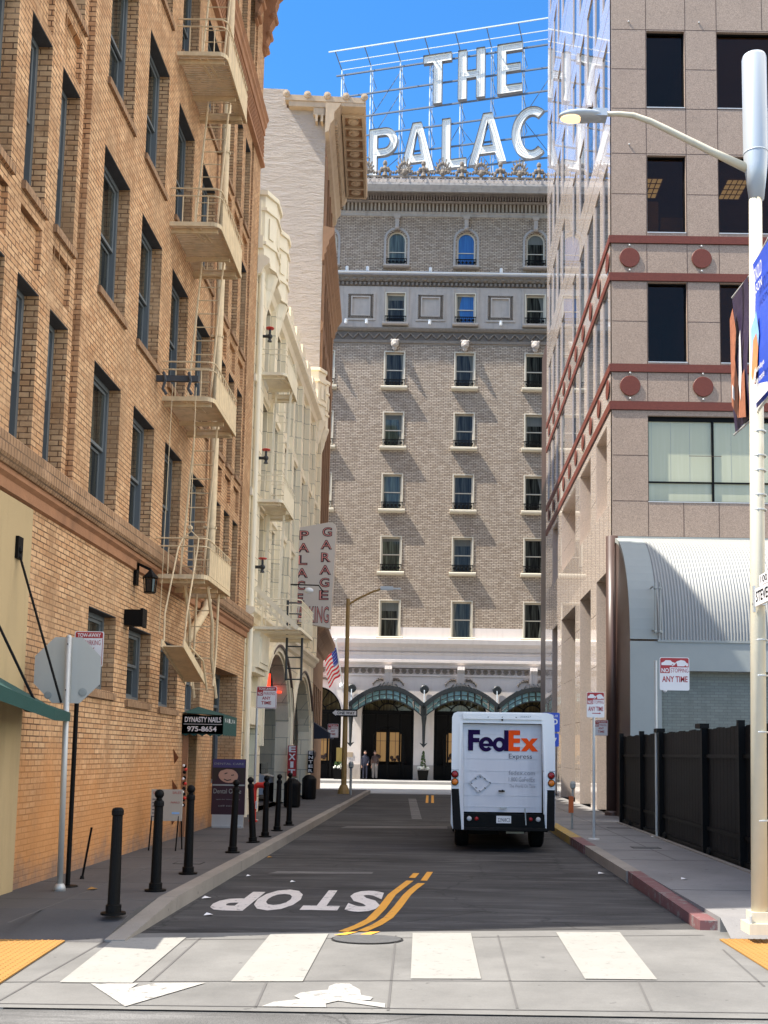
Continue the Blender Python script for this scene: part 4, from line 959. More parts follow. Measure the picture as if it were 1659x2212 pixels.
for x in (-1.6, -.75, .05, .8, 1.55): b.cut(); b.lathe((x, -.40, 28.2), [(.02, -.02), (.07, -.01), (.08, .02), (.14, .03), (.15, .07), (.13, .12)], 14, 'y')
b.build_each('lion_boss', 'brownc', tb)
aw = thing('blue_awning', 'dark navy awning over the brown building entrance beyond the garage', 'awning', (-4.9, 42.5, 2.4))
b = MB(); b.add([(-4.98, 41.3, 3.05), (-4.15, 41.3, 2.5), (-4.15, 43.4, 2.5), (-5.1, 43.4, 3.05), (-4.98, 41.3, 2.25), (-4.15, 41.3, 2.28), (-4.15, 43.4, 2.28)], [(0, 1, 2, 3), (0, 4, 5, 1), (1, 5, 6, 2)]); b.build('canvas', 'navy', aw)

# ================================================================== GARAGE SIGN
gs = thing('garage_sign', 'tall beige blade sign reading PALACE GARAGE PARKING on the cream building', 'sign', (-4.7, 34.6, 5.6))
GX = lambda c: -4.70 + (c - 710) * .00218; GZ = lambda c: 9.14 - (c - 320) * .00227
b = MB(); out = [(GX(710), GZ(335)), (GX(1180), GZ(245)), (GX(1250), GZ(245)), (GX(1290), GZ(275)), (GX(1302), GZ(330)), (GX(1285), GZ(1000)), (GX(1245), GZ(1795)), (GX(700), GZ(1690))]
b.poly([out], FY(34.6), 0.35); b.build('panel', 'signb', gs)
LT = [('P', 750, 900, 370, 510), ('A', 728, 910, 555, 695), ('L', 740, 885, 735, 880), ('A', 715, 898, 925, 1065), ('C', 728, 862, 1108, 1248), ('E', 722, 838, 1295, 1440),
      ('G', 1095, 1247, 315, 457), ('A', 1075, 1252, 505, 645), ('R', 1086, 1238, 690, 832), ('A', 1064, 1246, 875, 1017), ('G', 1072, 1226, 1060, 1202), ('E', 1070, 1218, 1245, 1388)]
b = MB()
for ch, a, c, t_, bt in LT: text_poly(b, ch, FY(34.592), GX(a), GX(c), GZ(bt), GZ(t_), 0.045)
text_poly(b, 'PARKING', FY(34.592), GX(700), GX(1228), GZ(1725), GZ(1478), 0.02)
b.build('lettering', 'maroon', gs)
b = MB()
for ch, a, c, t_, bt in LT: text_poly(b, ch, FY(34.58), GX(a + 12), GX(c - 12), GZ(bt - 10), GZ(t_ + 10), -0.022)
text_poly(b, 'PARKING', FY(34.58), GX(708), GX(1222), GZ(1715), GZ(1490), -0.018)
b.build('neon_tube', 'pink', gs)
fl = thing('flood_light', 'small white floodlight on a bent arm in front of the garage sign', 'light', (-4.1, 33.0, 6.7))
b = MB(); b.tube([(-4.7, 33.2, 7.0), (-3.75, 33.0, 6.95), (-3.6, 33.0, 6.75)], .02, 6); b.build('arm', 'black', fl); b = MB(); b.ball((-4.05, 33.0, 6.78), .12, 12, (1.2, 1, .8)); b.build('lamp', 'white', fl)

# ================================================================== PALACE HOTEL
YP = 65.7; PF = FY(YP)
ph = thing('grand_hotel_building', 'grey brick hotel with arched ground floor closing the end of the street', 'building', (1.5, YP, 0))
cols = [-3.0 + 4.48 * k for k in range(-2, 5)]
WR = [(8.95, 11.2), (13.03, 15.25), (17.0, 19.25), (21.03, 23.25), (24.95, 27.22)]
b = MB(); ops = [(c - .62, c + .62, z0, z1, .3) for c in cols for (z0, z1) in WR]
wall(b, PF, -16, 18, 9.55, 27.75, [o for o in ops]); 
ops2 = []
for c in cols: ops2.append((c - .6, c + .6, 33.0, 35.4, .35, False, True))
wall(b, PF, -16, 18, 32.5, 36.3, ops2)
for c in cols: arch_fill(b, PF, [(c - .6, 34.75)] + semi(c, .6, 34.75, 12) + [(c + .6, 34.75)], 35.4, .35)
b.build('brick_wall', 'pbrick', ph)
b = MB(); ops3 = [(c - .62, c + .62, 29.15, 31.15, .3) for c in cols]
wall(b, PF, -16, 18, 29.0, 31.6, ops3); wall(b, PF, -16, 18, 27.75, 29.0, []); wall(b, PF, -16, 18, 36.3, 38.9, [])
for c in cols:
    u = c + 2.24
    for (hw, hh, d, inn) in ((.95, .95, .06, .15), (.62, .66, .10, .09)):
        zc = 30.25
        for (a0, a1, c0, c1) in ((u - hw, u + hw, zc + hh - inn, zc + hh), (u - hw, u + hw, zc - hh, zc - hh + inn), (u - hw, u - hw + inn, zc - hh + inn, zc + hh - inn), (u + hw - inn, u + hw, zc - hh + inn, zc + hh - inn)): fbox(b, PF, a0, a1, c0, c1, .001, d)
    for du in (-.78, .78): fbox(b, PF, c + du - .06, c + du + .06, 29.05, 31.5, .001, .07)
prof(b, PF, -16, 18, [(0, 32.25), (.10, 32.3), (.10, 32.48), (0, 32.5)])
b.build('stone_panel_storey', 'pstone2', ph)
b = MB()
for c in cols:
    u = c + 2.24
    for i in range(14):
        for (uu, vv) in ((u - .76 + 1.52 * i / 13, 31.0), (u - .76 + 1.52 * i / 13, 29.5), (u - .76, 29.5 + 1.5 * i / 13), (u + .76, 29.5 + 1.5 * i / 13)): b.ball((uu, YP - .06, vv), .06, 6)
for i in range(34 * 3):     # guilloche frieze
    u = -16 + i / 3 + .16
    s_ = 1 if i % 2 else -1
    b.bar((u - .17, YP - .05, 28.3 - .18 * s_), (u + .17, YP - .05, 28.3 + .18 * s_), .06, .09, (0, -1, 0)); b.ball((u, YP - .05, 28.3 - .17 * s_ * .0), .07, 6)
prof(b, PF, -16, 18, [(0, 27.78), (.1, 27.82), (.1, 27.98), (0, 28.02)]); prof(b, PF, -16, 18, [(0, 28.56), (.12, 28.6), (.2, 28.72), (.2, 28.8), (0, 28.84)])
for i in range(120):
    u = -16 + i * .28; fbox(b, PF, u, u + .14, 31.66, 31.84, .001, .14)
for i in range(60):
    u = -16 + i * .56; b.ball((u + .28, YP - .16, 32.02), .13, 6, (1.6, 1, .8))
prof(b, PF, -16, 18, [(0, 31.88), (.12, 31.9), (.2, 32.1), (.3, 32.2), (.3, 32.24), (0, 32.25)])
b.build('carved_frieze', 'pdark', ph)
b = MB(); fbox(b, PF, -16, 18, 28.03, 28.55, .001, .012); b.cut(); fbox(b, PF, -16, 18, 31.62, 31.86, .001, .012); b.cut(); fbox(b, PF, -16, 18, 36.65, 37.23, .001, .012); b.cut(); fbox(b, PF, -16, 18, 37.39, 37.83, .001, .012); b.cut()  # dark strips put the gap shade behind friezes, flutes and dentils into colour
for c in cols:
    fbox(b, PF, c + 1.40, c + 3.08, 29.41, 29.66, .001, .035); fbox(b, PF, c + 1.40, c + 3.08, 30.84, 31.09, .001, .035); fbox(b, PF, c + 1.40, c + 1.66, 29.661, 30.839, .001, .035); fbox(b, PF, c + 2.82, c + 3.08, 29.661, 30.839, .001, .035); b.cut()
b.build_each('shade_and_frame_band', 'pshade_frame', ph)
b = MB()
prof(b, PF, -16, 18, [(0, 36.3), (.08, 36.32), (.08, 36.5), (.13, 36.55), (.13, 36.62), (0, 36.64)])
for i in range(135): u = -16 + i * .25; fbox(b, PF, u, u + .13, 36.68, 37.22, .001, .09)
prof(b, PF, -16, 18, [(0, 37.24), (.16, 37.26), (.16, 37.36), (0, 37.38)])
for i in range(190): u = -16 + i * .178; fbox(b, PF, u, u + .10, 37.42, 37.82, .001, .22)
prof(b, PF, -16, 18, [(0, 37.84), (.30, 37.86), (1.55, 37.2), (1.6, 37.3), (1.68, 37.42), (1.75, 37.55), (1.75, 37.7), (0, 38.4)])
b.build('cornice', 'pstone', ph)
b = MB()   # pierced lattice just under the cresting
for i in range(60):
    u = -14.9 + i * .56
    b.bar((u, YP - 1.71, 37.68), (u + .26, YP - 1.71, 38.00), .04, .05, (0, -1, 0)); b.bar((u + .26, YP - 1.71, 37.68), (u, YP - 1.71, 38.00), .04, .05, (0, -1, 0)); b.box(u + .33, u + .47, YP - 1.75, YP - 1.63, 37.66, 38.02)
b.build('lattice_band', 'pstone2', ph)
b = MB()   # palmette cresting
b.box(-15, 17, YP - 1.75, YP - 1.58, 38.02, 38.10)
for i in range(27):
    u = -14.75 + i * 1.22
    if i % 2 == 0:
        for k in range(9):
            a = R(-80 + 20 * k); L = .74 * (1 - .25 * abs(k - 4) / 4)
            b.ball((u + math.sin(a) * L * .66, YP - 1.67, 38.28 + math.cos(a) * L * .62), .62, 8, (.17, .12, .17)); b.bar((u, YP - 1.67, 38.18), (u + math.sin(a) * L, YP - 1.67, 38.28 + math.cos(a) * L), .07, .08, (0, -1, 0))
        b.ball((u, YP - 1.71, 38.26), .17, 8)
    else:
        b.ball((u, YP - 1.67, 38.70), .15, 8); b.lathe((u, YP - 1.67, 38.08), [(.2, 0), (.12, .2), (.18, .35), (.1, .5)], 8)
        for s_ in (-1, 1): b.ball((u + s_ * .2, YP - 1.69, 38.40), .13, 7); b.ball((u + s_ * .33, YP - 1.69, 38.22), .11, 7)
    for t in range(6):
        uu = u + .2 + .82 * t / 5 ; b.ball((uu, YP - 1.67, 38.24 - .10 * math.sin(PI * t / 5) + .12), .085, 6)
zc0 = min(p[2] for p in b.v); b.v = [(p[0], p[1], zc0 + (p[2] - zc0) * 1.4) for p in b.v]
b.build('cresting', 'pdark', ph)
b = MB(); b.box(-16, 18, YP + .0, YP + 12, 37.68, 37.96); b.box(-16, -15.9, YP, YP + 12, 0, 37.68); b.box(17.9, 18, YP, YP + 12, 0, 37.68); b.box(-14, 16, YP - .2, YP, 37.70, 38.50); b.build('roof', 'pstone', ph)
b = MB(); b.box(-15.8, 17.8, YP + .45, YP + 1, 9, 37.58); b.build('interior', 'dark', ph)
# windows
def hotel_window(c, z0, z1, hw, arched, rail, pane):
    loc = (c, YP, z0); w_ = MB(); t = .10
    if arched:
        rr = hw; zs = z1 - rr
        w_.poly([band([(c - rr + t / 2, z0)] + [(c - (rr - t / 2) * math.cos(PI * k / 12), zs + (rr - t / 2) * math.sin(PI * k / 12)) for k in range(13)] + [(c + rr - t / 2, z0)], t)], FY(YP + .16), .08)
        fbox(w_, PF, c - hw + t, c + hw - t, (z0 + z1) / 2 - .22, (z0 + z1) / 2 - .17, -.24, -.18)
        w_.mi = 1; w_.poly([band([(c - rr - .16, z0)] + [(c - (rr + .16) * math.cos(PI * k / 12), zs + (rr + .16) * math.sin(PI * k / 12)) for k in range(13)] + [(c + rr + .16, z0)], .14)], FY(YP - .05), .05); w_.mi = 0
    else:
        for (u0, u1, v0, v1) in ((c - hw, c - hw + t, z0, z1), (c + hw - t, c + hw, z0, z1), (c - hw + t, c + hw - t, z1 - t, z1), (c - hw + t, c + hw - t, z0, z0 + .06), (c - hw + t, c + hw - t, (z0 + z1) / 2 - .03, (z0 + z1) / 2 + .03)): fbox(w_, PF, u0, u1, v0, v1, -.24, -.16)
        for (u0, u1, v0, v1) in ((c - hw - .06, c - hw + .02, z0, z1 + .06), (c + hw - .02, c + hw + .06, z0, z1 + .06), (c - hw + .02, c + hw - .02, z1 - .0, z1 + .06)): fbox(w_, PF, u0, u1, v0, v1, .0, .045)
    o = w_.build('window', ['pframe', 'pstone'] if arched else 'pframe', ph)
    for v in o.data.vertices: v.co.x += ph['_o'][0] - c; v.co.z -= z0
    o['_o'] = loc; o.location = Vector(loc) - Vector(ph['_o'])
    b = MB(); 
    if arched: b.poly([[(c - hw + .05, z0)] + [(c - (hw - .05) * math.cos(PI * k / 12), z1 - hw + (hw - .05) * math.sin(PI * k / 12)) for k in range(13)] + [(c + hw - .05, z0)]], FY(YP + .21))
    else: fbox(b, PF, c - hw + .05, c + hw - .05, z0 + .03, z1 - .05, -.22, -.20)
    b.build('pane', pane, o)
    if random.random() < .75 and not arched:
        b = MB(); side = random.choice((-1, 1)); w0 = random.uniform(.10, .32); zt_ = z1 - .1; zb_ = z0 + .08
        n_ = 8; L_ = []; 
        for k in range(n_ + 1):
            t = k / n_; L_.append((c + side * (hw - .1 - w0 * (1 - .55 * math.sin(PI * t))), zb_ + (zt_ - zb_) * t))
        b.poly([L_ + [(c + side * (hw - .1), zt_), (c + side * (hw - .1), zb_)]], FY(YP + .198)); b.build('curtain', 'curt', o)
    if random.random() < .3: b = MB(); fbox(b, PF, c - hw + .1, c + hw - .1, z1 - random.uniform(.25, .8), z1 - .1, -.199, -.197); b.build('blind', 'curt', o)
    b = MB(); b.tube([(c - .84, YP - .06, z0 - .14), (c + .84, YP - .06, z0 - .14)], .0, 4) if False else None
    prof(b, PF, c - .84, c + .84, [(0, z0 - .22), (.26, z0 - .2), (.34, z0 - .14), (.34, z0 - .05), (.28, z0 - .01), (0, z0)]); b.build('sill', 'pframe' if z0 < 28 else 'pstone2', o)
    if rail:
        b = MB(); fbox(b, PF, c - hw - .06, c + hw + .06, z0 + .43, z0 + .48, .02, .07); fbox(b, PF, c - hw - .06, c + hw + .06, z0 + .03, z0 + .08, .02, .07)
        for i in range(11): u = c - hw - .04 + (2 * hw + .06) * i / 10; fbox(b, PF, u, u + .025, z0 + .08, z0 + .43, .03, .06)
        for i in range(5): b.lathe((c - hw + .12 + i * .25, YP - .045, z0 + .26), [(.07, -.02), (.09, 0), (.07, .02)], 8, 'y')
        b.build('balconet', 'black', o)
    return o
M['glassb'] = glass('blue_reflecting_glass', (0.02, 0.10, 0.30), 0.03, (0.03, 0.15, 0.38)); M['glassg'] = glass('green_curtain_glass', (0.03, 0.04, 0.03), 0.05, (0.12, 0.15, 0.11))
for ci, c in enumerate(cols):
    for ri, (z0, z1) in enumerate(WR + [(29.15, 31.15), (33.0, 35.35)]):
        if ci in (0,) : continue
        pane = 'glassc'
        if ci == 3 and ri in (5, 6): pane = 'glassb'
        elif (ci == 2 and ri in (3, 2, 6, 1)): pane = 'glassg'
        hotel_window(c, z0, z1, .60 if ri == 6 else .62, ri == 6, ri > 0, pane)
b = MB()   # carved lion heads and keystones
for c in cols:
    b.ball((c, YP - .22, 27.72), .26, 10, (1, .9, 1.15)); b.ball((c, YP - .42, 27.6), .13, 8); b.ball((c - .2, YP - .2, 27.95), .09, 6); b.ball((c + .2, YP - .2, 27.95), .09, 6); b.lathe((c, YP - .18, 27.28), [(.06, 0), (.13, .08), (.16, .2)], 8)
    b.cut()
b.build_each('lion_head', 'pstone2', ph)
b = MB()
for c in cols: fbox(b, PF, c - .13, c + .13, 35.45, 36.3, .0, .22); fbox(b, PF, c - .2, c + .2, 36.1, 36.29, .22, .28); b.ball((c, YP - .2, 35.5), .15, 8); b.cut()
b.build_each('arch_keystone', 'pstone2', ph)
# white ground storey
b = MB(); AR = [(c - 1.62, c + 1.62, .15, 6.0, 1.2, False, True) for c in cols]
wall(b, PF, -16, 18, .0, 9.55, AR + [(c - .62, c + .62, 8.95, 9.56, .3, False, True) for c in cols])
for c in cols: arch_fill(b, PF, semi(c, 1.62, 4.22, 20), 6.0, 1.2)
for (pts) in ([(0, 8.05), (.10, 8.08), (.14, 8.3), (.42, 8.5), (.45, 8.78), (0, 8.9)], [(0, 7.0), (.08, 7.02), (.12, 7.2), (.28, 7.35), (.28, 7.5), (.10, 7.58), (.06, 7.8), (.14, 7.95), (0, 8.02)], [(0, 6.5), (.06, 6.52), (.06, 6.62), (0, 6.64)]): prof(b, PF, -16, 18, pts)
for c in cols:
    for x0, x1 in ((c - 2.84, c - 1.64),): pass
prof(b, PF, -16, -16.0 + .001, [(0, .15), (.1, .15)]) if False else None
b.build('stone_ground_storey', 'pwhite', ph)
b = MB()
for c in cols: fbox(b, PF, c + 1.63, c + 2.85, .15, 1.05, .0, .06); b.cut()
b.build_each('plinth', 'pstone2', ph)
b = MB()
for i in range(80):
    u = -15.9 + i * .42; b.lathe((u, YP - .05, 6.82), [(.16, .0), (.17, -.04), (.12, -.05), (.10, -.03), (.10, .04)], 10, 'y')
prof(b, PF, -16, 18, [(0, 6.96), (.07, 6.98), (0, 6.999)])
for c in cols:
    for s_ in (-1, 1):
        for k in range(5): b.ball((c + s_ * (.38 + .14 * k), YP - .06, 6.32 - .05 * k * k * .35), .09 - .008 * k, 6)
        b.tube([(c + s_ * .3, YP - .05, 6.2), (c + s_ * .6, YP - .05, 6.35), (c + s_ * .85, YP - .05, 6.1), (c + s_ * .95, YP - .05, 5.9)], .035, 5)
b.build('scroll_carving', 'pdark', ph)
b = MB()
for c in cols:
    for u in (-.22, -.07, .08): prof(b, PF, c + u, c + u + .14, [(0, 5.95), (.15, 5.97), (.22, 6.3), (.3, 6.7), (.45, 6.9), (.42, 7.1), (0, 7.15)])
    b.cut()
b.build_each('keystone', 'pwhite', ph)
# entrances inside the arches
b = MB()
for c in cols[1:6]: b.cut(); b.box(c - 1.7, c + 1.7, YP + 1.5, YP + 2.2, .1, 6.1)
b.build_each('entrance_interior', 'dark', ph)
for c in cols[1:6]:
    b = MB()
    for k in range(5): a0 = -1.5 + 3.0 * k / 4; fbox(b, PF, c + a0 - .05, c + a0 + .05, .15, 4.2, -.72, -.62)
    fbox(b, PF, c - 1.6, c + 1.6, 4.15, 4.4, -.75, -.6); b.poly([band([(c - .95, .2)] + [(c - .95 * math.cos(PI * k / 12), 2.75 + .6 * math.sin(PI * k / 12)) for k in range(13)] + [(c + .95, .2)], .12)], FY(YP + .58), .08)
    for k in range(1, 6): a = PI * k / 6; b.bar((c - .6 * math.cos(a), YP + .66, 4.25 + .6 * math.sin(a)), (c - 1.58 * math.cos(a), YP + .66, 4.22 + 1.58 * math.sin(a)), .06, .06)
    b.poly([band(semi(c, .62, 4.22, 14), .08)], FY(YP + .62), .06); b.poly([band(semi(c, 1.56, 4.22, 16), .1)], FY(YP + .60), .06)
    fbox(b, PF, c - .07, c + .07, .2, 3.4, -.68, -.58); fbox(b, PF, c - 1.5, c + 1.5, .15, 1.05, -.78, -.70)
    d_ = b.build('entrance_door', 'black', ph)
    b = MB(); fbox(b, PF, c - .82, c - .12, 1.25, 3.05, -.98, -.96); fbox(b, PF, c + .12, c + .82, 1.25, 3.05, -.98, -.96); b.build('lit_lobby', 'warm', d_)
    b = MB()
    for s_ in (-1, 1):
        fbox(b, PF, c + s_ * .47 - .015, c + s_ * .47 + .015, 1.25, 3.05, -.958, -.95); fbox(b, PF, c + s_ * .47 - .35, c + s_ * .47 + .35, 2.5, 2.53, -.958, -.95)
        for k in range(5): q_ = random.random(); b.ball((c + s_ * (.2 + .55 * random.random()), YP + .93, 1.35 + .35 * q_), .10 + .05 * q_, 7)
    b.build('lobby_furniture', 'wood', d_)
    b = MB(); b.poly([semi(c, 1.55, 4.22, 16)], FY(YP + .8)); M['bronze'] = M.get('bronze') or glass('bronze_glass', (.05, .04, .02), .08, (.12, .10, .05)); b.build('fanlight', 'bronze', d_)
# marquee canopies of iron and glass
for i, c in enumerate(cols[2:5]):
    mq = thing('glass_canopy', ['arched iron and glass canopy over the hotel door behind the one way sign', 'arched iron and glass canopy over the hotel door just left of the white truck top', 'arched iron and glass canopy partly behind the white truck at the granite building edge'][i], 'canopy', (c, YP, 4.4), 'glass canopies of the hotel entrances')
    b = MB(); hw = 2.2; yo = YP - 1.9
    arc = lambda t, r_=1.0, z0=4.35, rise=1.05: (c + hw * t, z0 + rise * (1 - t * t) * r_)
    pts = [arc(-1 + 2 * k / 20) for k in range(21)]
    for k in range(20):
        (a0, z0), (a1, z1) = pts[k], pts[k + 1]
        b.bar((a0, yo, z0 + .28), (a1, yo, z1 + .28), .10, .26); b.bar((a0, yo - .02, z0 - .42), (a1, yo - .02, z1 - .42), .06, .07)
    for k in range(11):
        a0, z0 = arc(-.95 + 1.9 * k / 10); b.bar((a0, yo - .04, z0 - .42), (a0, yo - .04, z0 + .2), .05, .06); b.bar((a0, yo, z0 + .25), (a0 * .55 + c * .45, YP, z0 + .75), .05, .06)
    for s_ in (-1, 1):
        b.bar((c + s_ * 1.0, YP, 5.65), (c + s_ * 2.2, yo, 4.75), .07, .10); b.bar((c + s_ * 2.2, YP - .1, 4.6), (c + s_ * 2.2, yo, 4.6), .14, .2)
    b.build('iron_frame', 'cgreen', mq)
    b = MB()
    for k in range(10):
        (a0, z0), (a1, z1) = arc(-.93 + 1.86 * k / 10), arc(-.93 + 1.86 * (k + 1) / 10 - .03)
        for (l, h) in ((-.38, -.14), (-.10, .12)):
            b.add([(a0, yo - .01, z0 + l), (a1, yo - .01, z1 + l), (a1, yo + .04, z1 + h), (a0, yo + .04, z0 + h)], [(0, 1, 2, 3)])
    b.build('glass_panel', 'cglass', mq)
    b = MB()
    for k in range(20):
        (a0, z0), (a1, z1) = pts[k], pts[k + 1]
        b.add([(a0, yo, z0 + .2), (a1, yo, z1 + .2), (a1, YP, z1 + .3), (a0, YP, z0 + .3)], [(0, 1, 2, 3)])
    b.build('canopy_roof', 'cgreen', mq)
br0 = None
for i, c in enumerate([x - 2.24 for x in cols[2:5]]):
    lab = ['dark canopy bracket with arrow end just right of the one way sign', 'dark canopy bracket with arrow end above the potted cypress', 'dark canopy bracket with round disc above the white van roof'][i]
    if br0 is None:
        br0 = thing('canopy_bracket', lab, 'bracket', (c, YP, 2.2), 'canopy brackets between the hotel arches')
        b = MB(); b.lathe((c, YP - .35, 2.3), [(.07, .0), (.09, .5), (.11, 1.2), (.16, 1.6), (.16, 2.4)], 8); b.poly([[(c - .25, 2.42), (c, 2.12), (c + .25, 2.42), (c + .1, 2.36), (c - .1, 2.36)]], FY(YP - .45), .2)
        b.box(c - .1, c + .1, YP - .4, YP, 4.3, 4.6); b.build('arm', 'cgreen', br0)
        b = MB(); b.lathe((c, YP - .12, 5.7), [(.20, .04), (.27, .02), (.28, -.02), (.22, -.06)], 16, 'y'); b.build('wall_disc', 'cgreen', br0)
        b = MB(); b.tube([(c, YP - .2, 5.65), (c, YP - .4, 4.6)], .03, 6); b.build('tie_rod', 'trussw', br0)
    else: copy_tree(br0, None, (c, YP, 2.2), label=lab)
# ledge pipe and small white ledge lamps
b = MB(); b.tube([(-7.5, YP - .42, 32.36), (12, YP - .42, 32.36)], .07, 8); tag(b.build('ledge_pipe', 'white', loc=(0, YP, 32.36)), 'long white pipe running along the hotel ledge below the arched windows', 'pipe')
lamps = [(x, 32.62) for x in (-6.15, -4.83, -.80, 3.73)] + [(x, 28.95 + .17) for x in (-6.15, -4.83, -.80, 3.73)]; l0 = None
nm = ['leftmost', 'second from left', 'third from left', 'rightmost']
for i, (x, z) in enumerate(lamps):
    lab = '%s small white ledge light on the %s ledge of the hotel' % (nm[i % 4], 'upper' if i < 4 else 'lower')
    if l0 is None:
        b = MB(); b.lathe((x, YP - .32, z), [(.06, -.16), (.10, -.14), (.10, .12), (.05, .16)], 10); l0 = tag(b.build('ledge_light', 'white', loc=(x, YP, z)), lab, 'light', 'white lights on the hotel ledges')
    else: copy_tree(l0, None, (x, YP, z), label=lab)
# planters
pl0 = None
for x, lab in ((-5.86, 'dark planter of white flowers beside the mustard lamp post'), (-.76, 'dark planter of white flowers with a small cypress below the canopy bracket')):
    p_ = thing('planter', lab, 'planter', (x, YP - .75, .15), 'planters at the hotel entrance')
    b = MB(); b.add([(x - .27, YP - 1.0, .15), (x + .27, YP - 1.0, .15), (x + .27, YP - .5, .15), (x - .27, YP - .5, .15), (x - .34, YP - 1.08, .75), (x + .34, YP - 1.08, .75), (x + .34, YP - .42, .75), (x - .34, YP - .42, .75)], [(0, 3, 2, 1), (4, 5, 6, 7), (0, 1, 5, 4), (1, 2, 6, 5), (2, 3, 7, 6), (3, 0, 4, 7)]); b.build('pot', 'black', p_)
    b = MB()
    for k in range(34):
        a = random.random() * 2 * PI; r = random.random() ** .5 * .36; b.ball((x + r * math.cos(a), YP - .75 + r * .8 * math.sin(a), .82 + random.random() * .14), .06, 5)
    b.build('flowers', 'flower', p_)
    b = MB()
    for k in range(260 if x > -2 else 120):
        if x > -2: z = .9 + random.random() ** 1.0 * 1.0; r = .15 * (1 - (z - .9) / 1.15) + .02
        else: z = .85 + random.random() * .35; r = .25
        a = random.random() * 2 * PI; px, py = x + r * math.cos(a), YP - .75 + r * math.sin(a); s_ = .05
        v1 = Vector((random.uniform(-1, 1), random.uniform(-1, 1), random.uniform(-.3, 1))).normalized() * s_; v2 = Vector((random.uniform(-1, 1), random.uniform(-1, 1), random.uniform(-1, 1))).normalized() * s_
        P0 = Vector((px, py, z)); b.quad(P0 - v1, P0 - v2, P0 + v1, P0 + v2)
    b.build('foliage', 'leaf', p_)
# wall plaques
b = MB(); fbox(b, PF, -5.45, -5.1, 1.5, 1.78, .0, .04); tag(b.build('plaque', 'brownc', loc=(-5.3, YP, 1.6)), 'small brown metal plaque on the white hotel wall left of the door', 'plaque')
b = MB(); fbox(b, PF, -6.1, -5.75, 1.2, 2.05, .0, .06); M['olive'] = mat('olive_brass', (.22, .16, .04), .5); tag(b.build('menu_case', 'olive', loc=(-5.9, YP, 1.6)), 'olive brass display case on the hotel wall behind the mustard lamp post', 'display case')

# ================================================================== ROOFTOP SIGN
rs = thing('rooftop_sign', 'rooftop sign reading THE PALACE in white letters on a steel lattice', 'sign', (0, 72, 39), rz=R(-14.3), local=True)
for o_ in (rs,): o_['_o'] = (0.0, 0.0, 39.0)
SF = (Vector((0, 0, 0)), Vector((1, 0, 0)), Vector((0, 0, 1)), Vector((0, -1, 0)))
b = MB()
for (z, y) in ((51.63, .1), (49.9, .1), (48.17, .1), (46.65, .1), (44.93, .1), (43.2, .1), (41.4, .1)): b.bar((-8.4 if z > 49.5 else -6.5, y, z), (14, y, z), .10, .10)
b.build('rail', 'truss', rs)
b = MB(); b.bar((-8.6, -1.1, 52.75), (14, -1.1, 52.75), .07, .08); b.bar((-8.0, -.4, 52.35), (14, -.4, 52.35), .05, .05); b.bar((-8, .1, 52.05), (14, .1, 52.05), .04, .04)
xs = [-8.0 + 2.26 * k for k in range(10)]
for x in xs: b.bar((x, .16, 39), (x, .16, 52.1), .07, .07); b.bar((x, 1.2, 39), (x + .1, .3, 51.8), .05, .05)
b.build('post', 'trussw', rs)
b = MB()
for k, x in enumerate(xs):
    b.bar((x, .1, 52.1), (x - .1, -1.1, 52.75), .06, .06)
    for j, z in enumerate((51.63, 49.9, 48.17, 46.65, 44.93, 43.2, 41.4)[:-1]):
        z2 = (49.9, 48.17, 46.65, 44.93, 43.2, 41.4)[j]; b.bar((x, .2, z), (x + .22, .9, (z + z2) / 2), .035, .035); b.bar((x + .22, .9, (z + z2) / 2), (x, .2, z2), .035, .035)
for (x0, z0, x1, z1) in ((-3.5, 51.6, -5.8, 48.2), (-3.5, 49.9, -5.8, 46.4), (-5.8, 43.2, -3.4, 45.0), (-1.2, 43.0, .9, 46.6), (1, 46.6, 3.3, 43.2), (3.3, 46.6, 1, 43.2), (5.5, 46.6, 7.8, 43.2), (7.8, 49.9, 5.5, 46.6)): b.bar((x0, .5, z0), (x1, .5, z1), .04, .04)
b.build('brace', 'truss', rs)
def arcpts(cx, cz, rx, rz, a0, a1, n=18): return [(cx + rx * math.cos(R(a0 + (a1 - a0) * k / n)), cz + rz * math.sin(R(a0 + (a1 - a0) * k / n))) for k in range(n + 1)]
LD = {}
def rc(a, c, d, e): return [(a, d), (c, d), (c, e), (a, e)]
LD['T'] = ([[(-1.62, 51.92), (.48, 51.92), (.48, 51.28), (-.22, 51.28), (-.22, 48.12), (-.86, 48.12), (-.86, 51.28), (-1.62, 51.28)]], [[(-1.45, 51.6), (.3, 51.6)], [(-.54, 51.5), (-.54, 48.3)]])
LD['H'] = ([[(.97, 48.15), (1.6, 48.15), (1.6, 49.7), (2.3, 49.7), (2.3, 48.15), (2.93, 48.15), (2.93, 51.9), (2.3, 51.9), (2.3, 50.3), (1.6, 50.3), (1.6, 51.9), (.97, 51.9)]], [[(1.28, 48.3), (1.28, 51.7)], [(2.62, 48.3), (2.62, 51.7)], [(1.4, 50.0), (2.5, 50.0)]])
LD['E'] = ([[(3.82, 48.15), (5.62, 48.15), (5.62, 48.78), (4.45, 48.78), (4.45, 49.75), (5.5, 49.75), (5.5, 50.35), (4.45, 50.35), (4.45, 51.28), (5.62, 51.28), (5.62, 51.9), (3.82, 51.9)]], [[(4.13, 48.3), (4.13, 51.75)], [(4.3, 48.46), (5.5, 48.46)], [(4.3, 50.05), (5.4, 50.05)], [(4.3, 51.6), (5.5, 51.6)]])
pz = arcpts(-4.45, 45.75, .98, 1.07, -90, 90); pi_ = arcpts(-4.45, 45.75, .42, .5, -90, 90)
